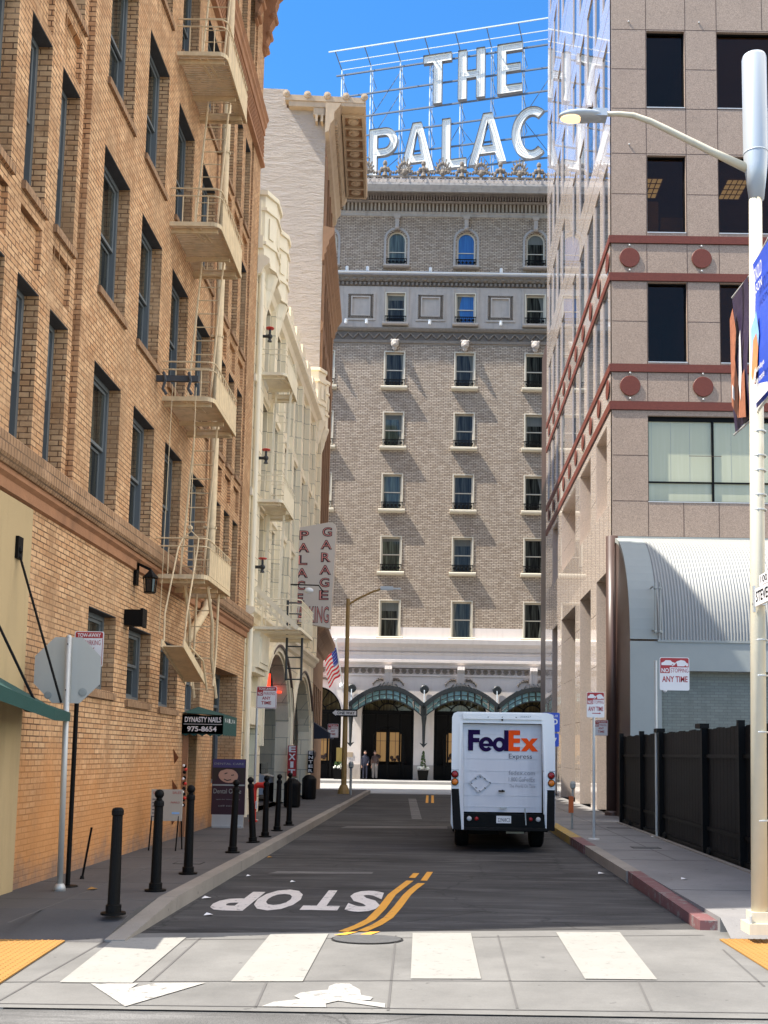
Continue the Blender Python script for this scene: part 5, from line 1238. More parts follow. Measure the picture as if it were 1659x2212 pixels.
LD['P'] = ([[(-5.6, 42.9), (-4.98, 42.9), (-4.98, 44.68)] + pz + [(-5.6, 46.82)], [(-4.98, 45.25)] + pi_ + [(-4.98, 46.25)]], [[(-5.3, 43.0), (-5.3, 46.6)], [(-5.2, 44.95)] + arcpts(-4.45, 45.75, .7, .8, -90, 90) + [(-5.2, 46.55)]])
def Al(a, c): 
    m_ = (a + c) / 2
    return ([[(a, 43.1), (a + .62, 43.1), (a + .8, 43.85), (c - .8, 43.85), (c - .62, 43.1), (c, 43.1), (m_ + .33, 46.88), (m_ - .33, 46.88)], [(a + .98, 44.45), (c - .98, 44.45), (m_, 46.2)]], [[(a + .32, 43.2), (m_ - .0, 46.6)], [(c - .32, 43.2), (m_ + .05, 46.6)], [(a + .8, 44.15), (c - .8, 44.15)]])
LD['A'] = Al(-3.3, -.72); LD['A2'] = Al(1.8, 4.52)
LD['L'] = ([[(-.16, 43.1), (1.65, 43.1), (1.65, 43.75), (.47, 43.75), (.47, 46.87), (-.16, 46.87)]], [[(.15, 43.3), (.15, 46.7)], [(.3, 43.42), (1.5, 43.42)]])
LD['C'] = ([band(arcpts(6.3, 44.98, 1.1, 1.62, 52, 308, 26), .62)], [arcpts(6.3, 44.98, 1.1, 1.62, 55, 305, 22)])
LD['E2'] = ([[(8.1, 43.1), (9.9, 43.1), (9.9, 43.73), (8.73, 43.73), (8.73, 44.7), (9.7, 44.7), (9.7, 45.3), (8.73, 45.3), (8.73, 46.25), (9.9, 46.25), (9.9, 46.87), (8.1, 46.87)]], [[(8.4, 43.3), (8.4, 46.7)]])
for k, (lp, cl) in LD.items():
    b = MB(); fr = (Vector((0, -.25, 0)), Vector((1, 0, 0)), Vector((0, 0, 1)), Vector((0, -1, 0)))
    b.poly(lp, (Vector((0, -.20, 0)), *fr[1:])); b.mi = 1
    n0 = len(b.f)
    for l in lp:        # projecting rim round the letter
        L = len(l)
        for i in range(L):
            p, q = l[i], l[(i + 1) % L]
            b.add([(p[0], -.34, p[1]), (q[0], -.34, q[1]), (q[0], .0, q[1]), (p[0], .0, p[1])], [(0, 1, 2, 3)])
    b.mi = 2
    for c_ in cl:
        b.poly([band(c_, .035)], (Vector((0, -.30, 0)), *fr[1:])); 
        off = [(x + .13, z + .0) for x, z in c_]; off2 = [(x - .13, z) for x, z in c_]
        hz = abs(c_[0][1] - c_[-1][1]) < .2
        if len(c_) < 8:
            for s_ in (-.13, .13): b.poly([band([(x + (0 if hz else s_), z + (s_ if hz else 0)) for x, z in c_], .03)], (Vector((0, -.27, 0)), *fr[1:]))
        else:
            cx = sum(p[0] for p in c_) / len(c_); cz_ = sum(p[1] for p in c_) / len(c_)
            for s_ in (.86, 1.12): b.poly([band([(cx + (x - cx) * s_, cz_ + (z - cz_) * s_) for x, z in c_], .03)], (Vector((0, -.27, 0)), *fr[1:]))
    b.build('letter', ['lface', 'lside', 'lline'], rs)

# ================================================================== GRANITE OFFICE BUILDING (right)
XR = 4.9; YC = 29.85; GF = FY(YC); GS = FXm(XR)
gb = thing('granite_office_building', 'brown granite office tower with red disc bands and dark windows', 'building', (XR, YC, 0))
fwin = [(5.99, 7.13, 13.16, 15.56), (5.99, 7.13, 17.10, 19.48), (5.99, 7.13, 21.0, 23.42), (5.99, 7.13, 25.0, 27.4), (8.1, 10.9, 13.16, 15.56), (8.1, 10.9, 17.10, 19.48), (8.1, 10.9, 21.0, 23.42), (8.1, 10.9, 25.0, 27.4), (5.97, 9.9, 9.03, 11.55)]
b = MB(); wall(b, GF, XR + .03, 16, 0, 46, [(*w_, .22) for w_ in fwin]); b.build('front_wall', 'gran', gb)
b = MB(); b.box(XR + 1.2, 16, YC + 5.2, 49.5, .2, 45.8); b.build('interior', 'dark', gb)
M['room'] = mat('office_room', (.34, .25, .15), .9, var=.2, vs=1.0); M['ceil'] = emit('ceiling_lamp', (.75, .7, .5), .35)
for kk, (za, zb2) in enumerate(((12.6, 15.9), (16.6, 19.8), (20.5, 23.7), (24.5, 27.7))):
    b = MB(); x0, x1, y0, y1 = 5.1, 15.5, YC + .25, YC + 5
    b.quad((x0, y0, zb2), (x1, y0, zb2), (x1, y1, zb2), (x0, y1, zb2)); b.quad((x0, y0, za), (x0, y1, za), (x1, y1, za), (x1, y0, za)); b.quad((x0, y1, za), (x0, y1, zb2), (x1, y1, zb2), (x1, y1, za)); b.quad((x0, y0, za), (x0, y0, zb2), (x0, y1, zb2), (x0, y1, za))
    b.box(7.4, 7.6, y0 + .5, y1, za, zb2) if kk != 1 else None
    rm = b.build('office_room', 'room', gb)
    if kk == 1:
        b = MB()
        for lx in (6.2, 8.9):
            for i in range(4):
                for j in range(4): b.box(lx + .17 * i, lx + .17 * i + .13, y0 + 1.6 + .3 * j, y0 + 1.82 + .3 * j, zb2 - .02, zb2 - .01)
            b.cut()
        b.build_each('ceiling_lamp', 'ceil', rm)
    if kk == 1: b = MB(); b.box(5.6, 6.5, y0 + .6, y0 + 1.2, za, za + 1.9); b.box(6.6, 7.3, y0 + .8, y0 + 1.3, za, za + 1.5); b.build('cabinet', 'tan', rm)
for i, w_ in enumerate(fwin):
    a, c, z0, z1 = w_; big = i == 8
    b = MB(); t = .035
    for (u0, u1, v0, v1) in ((a, a + t, z0, z1), (c - t, c, z0, z1), (a + t, c - t, z1 - t, z1), (a + t, c - t, z0, z0 + t)): fbox(b, GF, u0, u1, v0, v1, -.2, -.10)
    if big:
        for u in (7.83, 9.7): fbox(b, GF, u, u + .06, z0 + t, z1 - t, -.2, -.1)
        fbox(b, GF, a, c, 9.6, 9.64, -.19, -.11); fbox(b, GF, a, c, 11.42, 11.51, -.21, -.11)
    o = b.build('window', 'black', gb)
    b = MB(); fbox(b, GF, a + .01, c - .01, z0 + .01, z1 - .01, -.17, -.16); b.build('pane', 'blind' if big else 'seeg', o)
    if big:
        b = MB(); 
        for u in (6.1, 6.65, 7.2, 8.4, 8.95, 9.5): fbox(b, GF, u, u + .008, z0 + .6, z1 - .15, -.159, -.157); b.cut()
        b.build_each('blind_cord', 'greyp', o)
    b = MB(); fbox(b, GF, a, c, z0 - .03, z0, -.22, .012); b.build('sill', 'steel', o)
b = MB()   # joints between panels
zj = [8.0, 9.03, 10.37, 11.70, 11.965, 12.83, 13.08, 14.37, 15.58, 15.84, 16.73, 16.98, 18.27, 19.53, 20.95, 22.2, 23.46, 24.9, 27.45]
for z in zj: 
    for (u0, u1) in ((4.95, 5.97), (7.15, 8.08)): fbox(b, GF, u0, u1, z - .008, z + .008, .0, .0025)
    if z in (8.0, 9.03, 11.70, 11.965, 12.83, 13.08, 15.58, 15.84, 16.73, 16.98, 19.53, 20.95, 23.46, 24.9):
        fbox(b, GF, 5.97, 7.15, z - .008, z + .008, .0, .0025); fbox(b, GF, 8.08, 12, z - .008, z + .008, .0, .0025)
for u in (5.97, 7.15, 8.09):
    for (z0, z1) in ((11.7, 46),): fbox(b, GF, u - .008, u + .008, z0, z1, .0, .0035)
for u in (5.97, 6.98, 7.99, 9.0): fbox(b, GF, u - .008, u + .008, 8.0, 9.0, .0, .0035)
for z0, z1 in ((19.6, 20.9), (23.5, 24.8)): fbox(b, GF, 9.45, 9.466, z0, z1, 0, .0035)
b.build('panel_joint', 'joint', gb)
b = MB()
for (z0, z1) in ((11.71, 11.955), (12.84, 13.07), (15.59, 15.83), (16.74, 16.97)):
    fbox(b, GF, XR - .0, 16, z0, z1, .001, .04)
    fbox(b, GS, YC - .04, 47.8, z0, z1, .001, .04)
b.build('red_band', 'granr', gb)
b = MB(); piers = [(29.85, 30.57), (32.62, 33.85), (36.4, 37.65), (38.6, 41.0), (41.85, 43.2), (45.2, 46.9)]
for z in (12.42, 16.29):
    for x in (5.46, 7.57, 9.68): b.cut(); b.lathe((x, YC, z), [(.30, -.03), (.285, -.045), (.0, -.046)], 28, 'y')
    for y in (30.23, 31.95, 33.7, 35.5, 37.4, 39.25, 41.1, 42.95, 44.8, 46.6): b.cut(); b.lathe((XR, y, z), [(.30, -.03), (.285, -.045), (.0, -.046)], 24, 'x')
b.build_each('red_disc', 'granr', gb)
b = MB()
for z in (12.42, 16.29):
    for x in (5.46, 7.57): 
        for dz in (-.38, .38): b.cut(); b.ball((x, YC - .02, z + dz), .035, 8)
for z in (20.3, 24.2):
    for x in (5.46, 7.57): b.cut(); b.ball((x, YC - .02, z - .5 + .0), .03, 8)
b.build_each('stud', 'steel', gb)
# side facade along the alley
low = []
gaps = [(30.57, 32.62), (33.85, 36.4), (37.65, 41.85), (43.2, 45.2)]
for (a, c) in gaps: low += [(a, c, .15, 7.1, 1.05), (a, c, 9.0, 11.45, 1.05)]
up = []
fins = [30.18, 31.26, 31.82, 32.89, 33.29, 34.72, 35.37, 36.69, 37.54, 38.6, 41.0, 42.1, 42.6, 43.8, 44.3, 45.5, 46.0, 47.2]
for z0, z1 in [(13.16, 15.56), (17.1, 19.48)] + [(21.0 + 3.93 * k, 23.42 + 3.93 * k) for k in range(6)]:
    for k in range(0, len(fins), 2): up.append((fins[k] if k else fins[k] + .1, fins[k + 1], z0, z1, .06))
b = MB(); wall(b, GS, YC - .0, 48.0, 0, 46, low + up)
b.quad(Vector((XR, 48, 0)), Vector((16, 48, 0)), Vector((16, 48, 46)), Vector((XR, 48, 46)))
b.build('side_wall', 'grans', gb)
for k, (a, c, z0, z1, d) in enumerate(up):
    b = MB(); fbox(b, GS, a + .002, c - .002, z0 + .002, z1 - .002, -.07, -.035); o = b.build('side_window', 'glasss', gb)
b = MB()
for (a, c) in gaps:
    b.box(XR + 1.0, XR + 1.1, a - .1, c + .1, .15, 7.2); b.cut(); b.box(XR + 1.0, XR + 1.1, a - .1, c + .1, 8.9, 11.5); b.cut()
b.build_each('recessed_glazing', 'glassr', gb)
b = MB()
for z0, z1 in ((7.1, 9.0),):
    for y in [30.3 + .85 * k for k in range(20)]: fbox(b, GS, y, y + .012, 7.12, 8.98, .0, .003)
for (a, c) in piers:
    for z in (1.3, 2.9, 4.5, 6.1, 9.7, 10.8): fbox(b, GS, a, c, z, z + .012, 0, .003)
for z in [20.25, 24.2, 28.1, 32.1, 36, 40]: fbox(b, GS, 29.86, 47.9, z, z + .012, 0, .003)
b.build('side_joint', 'joint', gb)
b = MB(); b.box(XR - .0, 16, 48.01, 50.2, 0, 21); tag(b.build('dark_end_block', 'wood', loc=(XR, 49, 0)), 'dark brown lower block adjoining the far end of the granite tower', 'building')
b = MB()
for k in range(7): b.box(4.62, 4.64 + .02, 30.8 + 2.3 * k, 31.4 + 2.3 * k, .15, .9)
cl = thing('corner_column', 'dark brown round-fronted column at the base corner of the granite tower', 'column', (4.85, 29.3, .15))
b = MB(); b.lathe((4.86, 29.45, 0.15), [(.17, 0), (.17, 7.75)], 20); b.build('shaft', 'wood', cl, smooth=True)
b = MB(); b.lathe((4.86, 29.45, 0.14), [(.22, 0), (.22, .1), (.18, .14)], 20); b.build('base', 'wood', cl)

# ================================================================== GREY ANNEX WITH CORRUGATED VAULT
ga2 = thing('grey_annex', 'low grey annex with a silver corrugated quarter-vault roof', 'building', (5, 28.0, 0))
xa = 4.92; yb_, yf = 29.8, 27.05; zt, zs = 7.85, 4.72
arcp = [(yb_ - (yb_ - yf) * math.sin(PI / 2 * k / 18), zs + (zt - zs) * math.cos(PI / 2 * k / 18)) for k in range(19)]
b = MB()   # corrugated part
x = 5.62; dx = .0115; n = int((16 - x) / dx)
cols_ = []
for i in range(n + 1):
    xx = x + i * dx; ph_ = (i % 7) / 7.0; h = .036 * (0.5 - 0.5 * math.cos(2 * PI * ph_)); cols_.append((xx, h))
cols_ = [c for c in cols_ if c[0] < 10.5]
vs = []; fs = []
L = len(arcp)
for xx, h in cols_:
    for k, (y, z) in enumerate(arcp):
        a = PI / 2 * k / 18; vs.append((xx, y - h * math.sin(a), z + h * math.cos(a)))
for i in range(len(cols_) - 1):
    for k in range(L - 1): fs.append((i * L + k, i * L + k + 1, (i + 1) * L + k + 1, (i + 1) * L + k))
b.add(vs, fs); b.build('corrugated_vault', 'corr', ga2, smooth=True)
b = MB()
for (y0, z0), (y1, z1) in zip(arcp[:-1], arcp[1:]):
    b.quad((xa, y0, z0 + .03), (xa, y1, z1 + .03), (5.62, y1, z1 + .03), (5.62, y0, z0 + .03)); b.quad((xa, y0, z0 - .1), (xa, y1, z1 - .1), (xa, y1, z1 + .03), (xa, y0, z0 + .03))
b.build('smooth_vault_edge', 'greyp', ga2)
b = MB(); b.poly([[(y, z) for y, z in arcp] + [(yf, .15), (yb_, .15)]], FXm(xa + .02)); b.build('end_wall', 'wood', ga2)
b = MB(); wall(b, FY(yf), xa, 12, .15, 4.70, [(5.72, 10.5, .15, 3.95, .35)]); b.box(5.62, 12, yf - .03, yf, 4.68, 4.74); b.build('front_wall', 'greyp', ga2)
b = MB(); b.box(5.6, 10.6, yf + .34, yf + .4, .15, 4.0); b.build('recessed_brick', 'greyb', ga2)
b = MB(); b.tube([(5.55, yf - .12, 4.95), (5.55, yf - .12, 6.2)], .025, 8); b.tube([(5.67, yf - .12, 4.95), (5.67, yf - .12, 6.2)], .025, 8); 
for z in (4.98, 6.1): b.bar((5.5, yf - .12, z), (5.5, yf + .25, z), .03, .03); b.ball((5.55, yf - .12, z - .05), .05, 6); b.ball((5.67, yf - .12, z - .05), .05, 6)
b.build('standpipe', 'greyp', ga2)
b = MB(); b.ball((5.85, yf - .02, 3.9), .07, 8, (1.5, .7, .6)); b.ball((5.8, yf - .02, 3.45), .06, 8); tag(b.build('security_light', 'signw', ga2), None)
b = MB(); b.box(4.9, 12, YC - .04, YC - .001, 7.86, 7.99); b.build('flashing', 'greyp', ga2)

# ================================================================== FENCE
fn = thing('board_fence', 'tall black board fence along the right sidewalk', 'fence', (4.62, 20, .15))
b = MB(); y = 12.5
while y < 26.2:
    b.box(4.60, 4.635, y, y + .20, .24, 2.24 + .012 * math.sin(y * 7)); y += .21
b.build('board_panel', 'fence', fn)
for y in (12.9, 15.9, 18.1, 21.6, 23.6, 26.2):
    b = MB(); b.box(4.5, 4.6, y, y + .1, .15, 2.32); b.box(4.46, 4.62, y - .04, y + .3, 2.25, 2.33) if y in (18.1, 21.6) else None; b.build('post', 'black', fn)
b = MB()
for z in (.55, 1.75): b.box(4.56, 4.598, 12.5, 26.3, z, z + .06)
b.box(4.55, 4.66, 12.5, 26.2, .16, .23); b.build('rail', 'black', fn)
for y in (17.8, 21.2, 25.0):
    b = MB(); b.lathe((4.5, y, .22), [(.07, 0), (.07, .04)], 12, 'x'); b.build('gate_wheel', 'rubber', fn)
b = MB(); b.box(4.42, 4.5, 12.4, 26.2, .14, .17); tag(b.build('gate_track', 'curb', loc=(4.45, 20, .15)), 'low concrete strip along the foot of the black fence', 'kerb strip')

# ================================================================== VAN
TX = lambda c: .29 + (c - 200) * .001591; TZ = lambda c: 2.51 - (c - 260) * .001591
YT = 19.6; VF = FY(YT)
vn = thing('delivery_van', 'white delivery step van seen from behind with purple and orange lettering', 'van', (1.2, YT, 0))
xl, xr = TX(200), TX(1392); zb, zt = .40, 2.53
b = MB()   # body sides and roof: rounded section swept along Y, open at the rear
sec = [(xl + .035, zb), (xl, zb + .1), (xl, zt - .10), (xl + .03, zt - .03), (xl + .10, zt), (xr - .16, zt), (xr - .05, zt - .03), (xr - .02, zt - .12), (xr, zt - .7), (xr, zb + .1), (xr - .03, zb)]
n = len(sec); y0, y1 = YT + .0, 25.9
b.add([(x, y0, z) for x, z in sec] + [(x + (.16 if x < 1 else -.03), y1, z) for x, z in sec], [(i, i + 1, i + 1 + n, i + n) for i in range(n - 1)] + [tuple(range(n, 2 * n))])
fr_in = [(TX(318), TZ(375)), (TX(335), TZ(1395)), (TX(1262), TZ(1395)), (TX(1245), TZ(375))]
# rear ring between outline and door recess
inn = [(TX(345), .47), (TX(345), TZ(1405)), (TX(325), TZ(375)), (TX(1238), TZ(375)), (TX(1262), TZ(1405)), (TX(1280), .47)]
b.poly([[(x, z) for x, z in sec] + [(inn[5][0], zb), inn[5], inn[4], inn[3], inn[2], inn[1], inn[0], (inn[0][0], zb)]], VF)
for p, q in ((inn[1], inn[2]), (inn[2], inn[3]), (inn[3], inn[4])): b.add([(p[0], YT, p[1]), (q[0], YT, q[1]), (q[0], YT + .12, q[1]), (p[0], YT + .12, p[1])], [(0, 1, 2, 3)])
b.build('body', 'tvan', vn)
b = MB(); b.add([(TX(318), YT - .015, TZ(372)), (TX(350), YT - .05, TZ(1590)), (TX(285), YT - .02, TZ(1590)), (TX(285), YT - .015, TZ(372))], [(0, 1, 2, 3)])
b.add([(TX(1245), YT - .015, TZ(372)), (TX(1285), YT - .05, TZ(1590)), (TX(1335), YT - .02, TZ(1590)), (TX(1310), YT - .015, TZ(372))], [(0, 3, 2, 1)])
b.box(TX(322), TX(1240), YT - .03, YT - .001, TZ(330), TZ(265)); b.build('corner_trim', 'tvan', vn)
b = MB(); b.add([(TX(328), YT + .1, TZ(378)), (TX(1238), YT + .1, TZ(378)), (TX(1258), YT + .1, TZ(1392)), (TX(348), YT + .1, TZ(1392))], [(0, 3, 2, 1)])
for z in (500, 640, 780, 920, 1060, 1200, 1330): b.box(TX(335), TX(1250), YT + .094, YT + .0995, TZ(z + 4), TZ(z))
door = b.build('roller_door', 'tdoor', vn)
b = MB(); b.box(TX(325), TX(1240), YT + .08, YT + .13, TZ(382), TZ(372)); b.box(TX(1246), TX(1256), YT + .07, YT + .12, TZ(1390), TZ(380)); b.build('door_seal', 'rubber', vn)
b = MB()
for x0, x1 in ((200, 318), (1250, 1390)): b.box(TX(x0) - .002, TX(x1), YT - .004, YT - .001, TZ(918), TZ(914))
b.build('body_seam', 'lgrey', vn)
# lettering
YL = YT + .088
b = MB(); fr = FY(YL); H = lambda x, z: (TX(x), TZ(z))
b.poly([[H(388, 452), H(526, 452), H(526, 506), H(448, 506), H(448, 545), H(520, 545), H(520, 597), H(448, 597), H(448, 692), H(388, 692)]], fr)
el = lambda cx, cz, rx, rz, a0, a1, n=24: [H(cx + rx * math.cos(R(a0 + (a1 - a0) * k / n)), cz - rz * math.sin(R(a0 + (a1 - a0) * k / n))) for k in range(n + 1)]
b.poly([el(598, 617, 84, 84, -2, 322) + el(598, 617, 34, 42, 322, -2)], fr)                         # e ring (open at lower right)
b.poly([[H(562, 608), H(680, 608), H(682, 640), H(562, 640)]], FY(YL - .001))
b.poly([el(752, 617, 78, 84, 0, 360)[:-1], el(752, 617, 34, 38, 0, 360)[:-1]], fr)
b.poly([[H(806, 452), H(856, 452), H(856, 692), H(806, 692)]], FY(YL - .001)); b.build('lettering_purple', 'purple', door)
b = MB()
b.poly([[H(858, 452), H(990, 452), H(990, 506), H(916, 506), H(916, 545), H(990, 545), H(990, 597), H(916, 597), H(916, 642), H(990, 642), H(990, 692), H(858, 692)]], fr)
b.poly([[H(996, 542), H(1068, 542), H(1098, 578), H(1128, 542), H(1196, 542), H(1132, 614), H(1202, 692), H(1128, 692), H(1098, 656), H(1066, 692), H(1000, 692), H(1062, 614)]], fr)
b.build('lettering_orange', 'orange', door)
b = MB(); text_poly(b, 'Express', fr, TX(862), TX(1130), TZ(795), TZ(722), 0.0); b.build('lettering_grey', 'lgrey', door)
b = MB(); text_poly(b, 'fedex.com', fr, TX(862), TX(1165), TZ(965), TZ(915)); text_poly(b, '1.800.GoFedEx', fr, TX(862), TX(1165), TZ(1040), TZ(990)); text_poly(b, 'The World On Time', fr, TX(870), TX(1170), TZ(1108), TZ(1072)); M['pale'] = mat('pale_print', (.26, .26, .29), .6); b.build('lettering_pale', 'pale', door)
b = MB(); q = [H(530, 960), H(650, 1060), H(520, 1170), H(405, 1055)]
for p, q2 in zip(q, q[1:] + q[:1]): b.bar((p[0], YL - .01, p[1]), (q2[0], YL - .01, q2[1]), .012, .018, (0, -1, 0))
b.poly([q], FY(YL - .002)); b.build('placard_holder', 'tdoor', door)
b = MB()
for c_, d_ in ((475, 1005), (580, 1005), (425, 1058), (640, 1050), (480, 1110), (580, 1112), (520, 1145), (525, 985)): b.bar((TX(c_), YL - .02, TZ(d_)), (TX(c_ + 16), YL - .02, TZ(d_ + 14)), .012, .012)
b.box(TX(745), TX(815), YL - .05, YL - .01, TZ(1160), TZ(1142)); b.ball((TX(790), YL - .04, TZ(1148)), .022, 8); b.build('door_latch', 'black', door)
b = MB(); b.box(TX(760), TX(840), YL - .03, YL - .005, TZ(1350), TZ(1330)); b.build('door_handle', 'steel', door)
b = MB(); b.box(TX(345), TX(1270), YT - .02, YT + .15, TZ(1560), TZ(1408)); b.build('rear_panel', 'black', vn)
b = MB(); b.box(TX(350), TX(1285), YT - .16, YT - .0, TZ(1590), TZ(1562)); b.build('bumper', 'rubber', vn)
for (c0, c1, c2, c3) in ((205, 290, 300, 225), (1300, 1385, 1390, 1290)):
    pass
b = MB(); b.add([(TX(203), YT - .02, TZ(1130)), (TX(288), YT - .02, TZ(1130)), (TX(322), YT - .05, TZ(1590)), (TX(228), YT - .05, TZ(1590)), (TX(203), YT + .02, TZ(1130)), (TX(228), YT + .0, TZ(1590))], [(0, 3, 2, 1), (0, 4, 5, 3)])
b.build('corner_bumper', 'rubber', vn)
b = MB(); b.add([(TX(1300), YT - .02, TZ(1130)), (TX(1388), YT - .02, TZ(1130)), (TX(1385), YT - .05, TZ(1590)), (TX(1292), YT - .05, TZ(1590))], [(0, 3, 2, 1)]); b.build('corner_bumper', 'rubber', vn)
for (c_, d_, m_, r_) in ((240, 965, 'tailr', .055), (1346, 965, 'tailr', .055), (240, 1052, 'taila', .055), (1348, 1052, 'taila', .055), (410, 1465, 'tailc', .046), (1198, 1465, 'tailc', .046), (494, 1465, 'tailr', .036), (1113, 1465, 'tailr', .036)):
    b = MB(); b.lathe((TX(c_), YT - .02, TZ(d_)), [(r_ + .012, .02), (r_ + .012, -.012)], 18, 'y'); b.mi = 1; b.lathe((TX(c_), YT - .03, TZ(d_)), [(r_, -.0), (r_ * .8, -.015), (r_ * .3, -.022)], 18, 'y'); b.build('tail_light', ['rubber', m_], vn)
b = MB(); b.box(TX(720), TX(888), YT - .03, YT - .021, TZ(1512), TZ(1430)); b.mi = 1; text_poly(b, '22968C2', FY(YT - .032), TX(735), TX(875), TZ(1495), TZ(1455)); b.build('number_plate', ['signw', 'coat'], vn)
b = MB()
for c_ in (615, 778, 938): b.ball((TX(c_), YT - .03, TZ(305)), .010, 6)
b.ball((TX(778), YT - .04, TZ(335)), .02, 8); b.build('marker_light', 'black', vn)
b = MB(); text_poly(b, '256427', FY(YT - .032), TX(985), TX(1110), TZ(305), TZ(286)); b.build('fleet_number', 'greyp', vn)
b = MB(); b.bar((TX(1045), YT - .04, TZ(1340)), (TX(1058), YT - .05, TZ(1530)), .03, .02); b.build('strap', 'greyp', vn)
for sx in (-1, 1):
    for y in (20.9, 24.6):
        cx = (xl + xr) / 2 + sx * .72
        b = MB(); b.lathe((cx, y, .40), [(.25, -.13), (.36, -.13), (.40, -.10), (.41, 0), (.40, .10), (.36, .13), (.25, .13)], 24, 'x'); wv = b.build('wheel', 'rubber', vn)
        b = MB(); b.lathe((cx, y, .40), [(.05, -.14), (.2, -.125), (.24, -.11)], 16, 'x'); b.build('rim', 'steel', wv)
b = MB(); b.box(xl + .12, xr - .12, YT + .1, 25.6, .36, .52); b.box(xl + .3, xl + .9, YT + .5, YT + .7, .28, .40); b.box(xl + .35, xr - .35, 20.8, 21.0, .3, .5); b.build('chassis', 'rubber', vn)
b = MB(); b.box(TX(550), TX(770), YT + .9, YT + .93, TZ(1670), TZ(1630)); b.box(TX(870), TX(1085), YT + .9, YT + .93, TZ(1670), TZ(1630)); b.build('axle_bracket', 'steel', vn)
b = MB(); b.box(xr + .02, xr + .10, 25.0, 25.06, 1.5, 2.0); b.tube([(xr - .02, 25.2, 1.9), (xr + .06, 25.05, 1.9)], .015, 6); b.build('mirror', 'black', vn)

# ================================================================== BOLLARDS
bl0 = None
bl = [(10.6, 'nearest black bollard on the left sidewalk, its ball top missing'), (12.36, 'second nearest black bollard on the left sidewalk, with ball top'), (14.09, 'black bollard standing in front of the white menu board'), (17.09, 'black bollard in front of the dark poster stand'),
      (19.04, 'black bollard leaning left, just beyond the dark poster stand'), (20.31, 'sixth black bollard from the near end, right of the red standpipe'), (21.89, 'black bollard second from the far end of the row'), (23.57, 'farthest black bollard of the left sidewalk row')]
def bollard(x, y, lab, top):
    t = thing('bollard', lab, 'bollard', (x, y, .15), 'black bollards along the left kerb')
    b = MB(); b.lathe((x, y, .15), [(.12, 0), (.12, .02), (.075, .025), (.075, .09), (.060, .10), (.049, .95), (.058, .96), (.058, 1.0), (.05, 1.02), (.03, 1.03)], 16); b.build('post', 'black', t)
    for k in range(4): a = PI / 4 + k * PI / 2; 
    if top: b = MB(); b.lathe((x, y, 1.17), [(.03, 0), (.035, .02), (.03, .03)], 12); b.ball((x, y, 1.245), .056, 12); b.build('ball_top', 'black', t, smooth=True)
    return t
for i, (y, lab) in enumerate(bl):
    if i == 0: bollard(-3.12, y, lab, False); continue
    if bl0 is None: bl0 = bollard(-3.17, y, lab, True)
    else:
        o = copy_tree(bl0, None, (-3.2 + .01 * (i % 2), y, .15), label=lab)
        if i == 4: o.rotation_euler = (0, R(-4), 0)
        elif i in (1, 3, 6): o.rotation_euler = (0, R(1.2), 0)

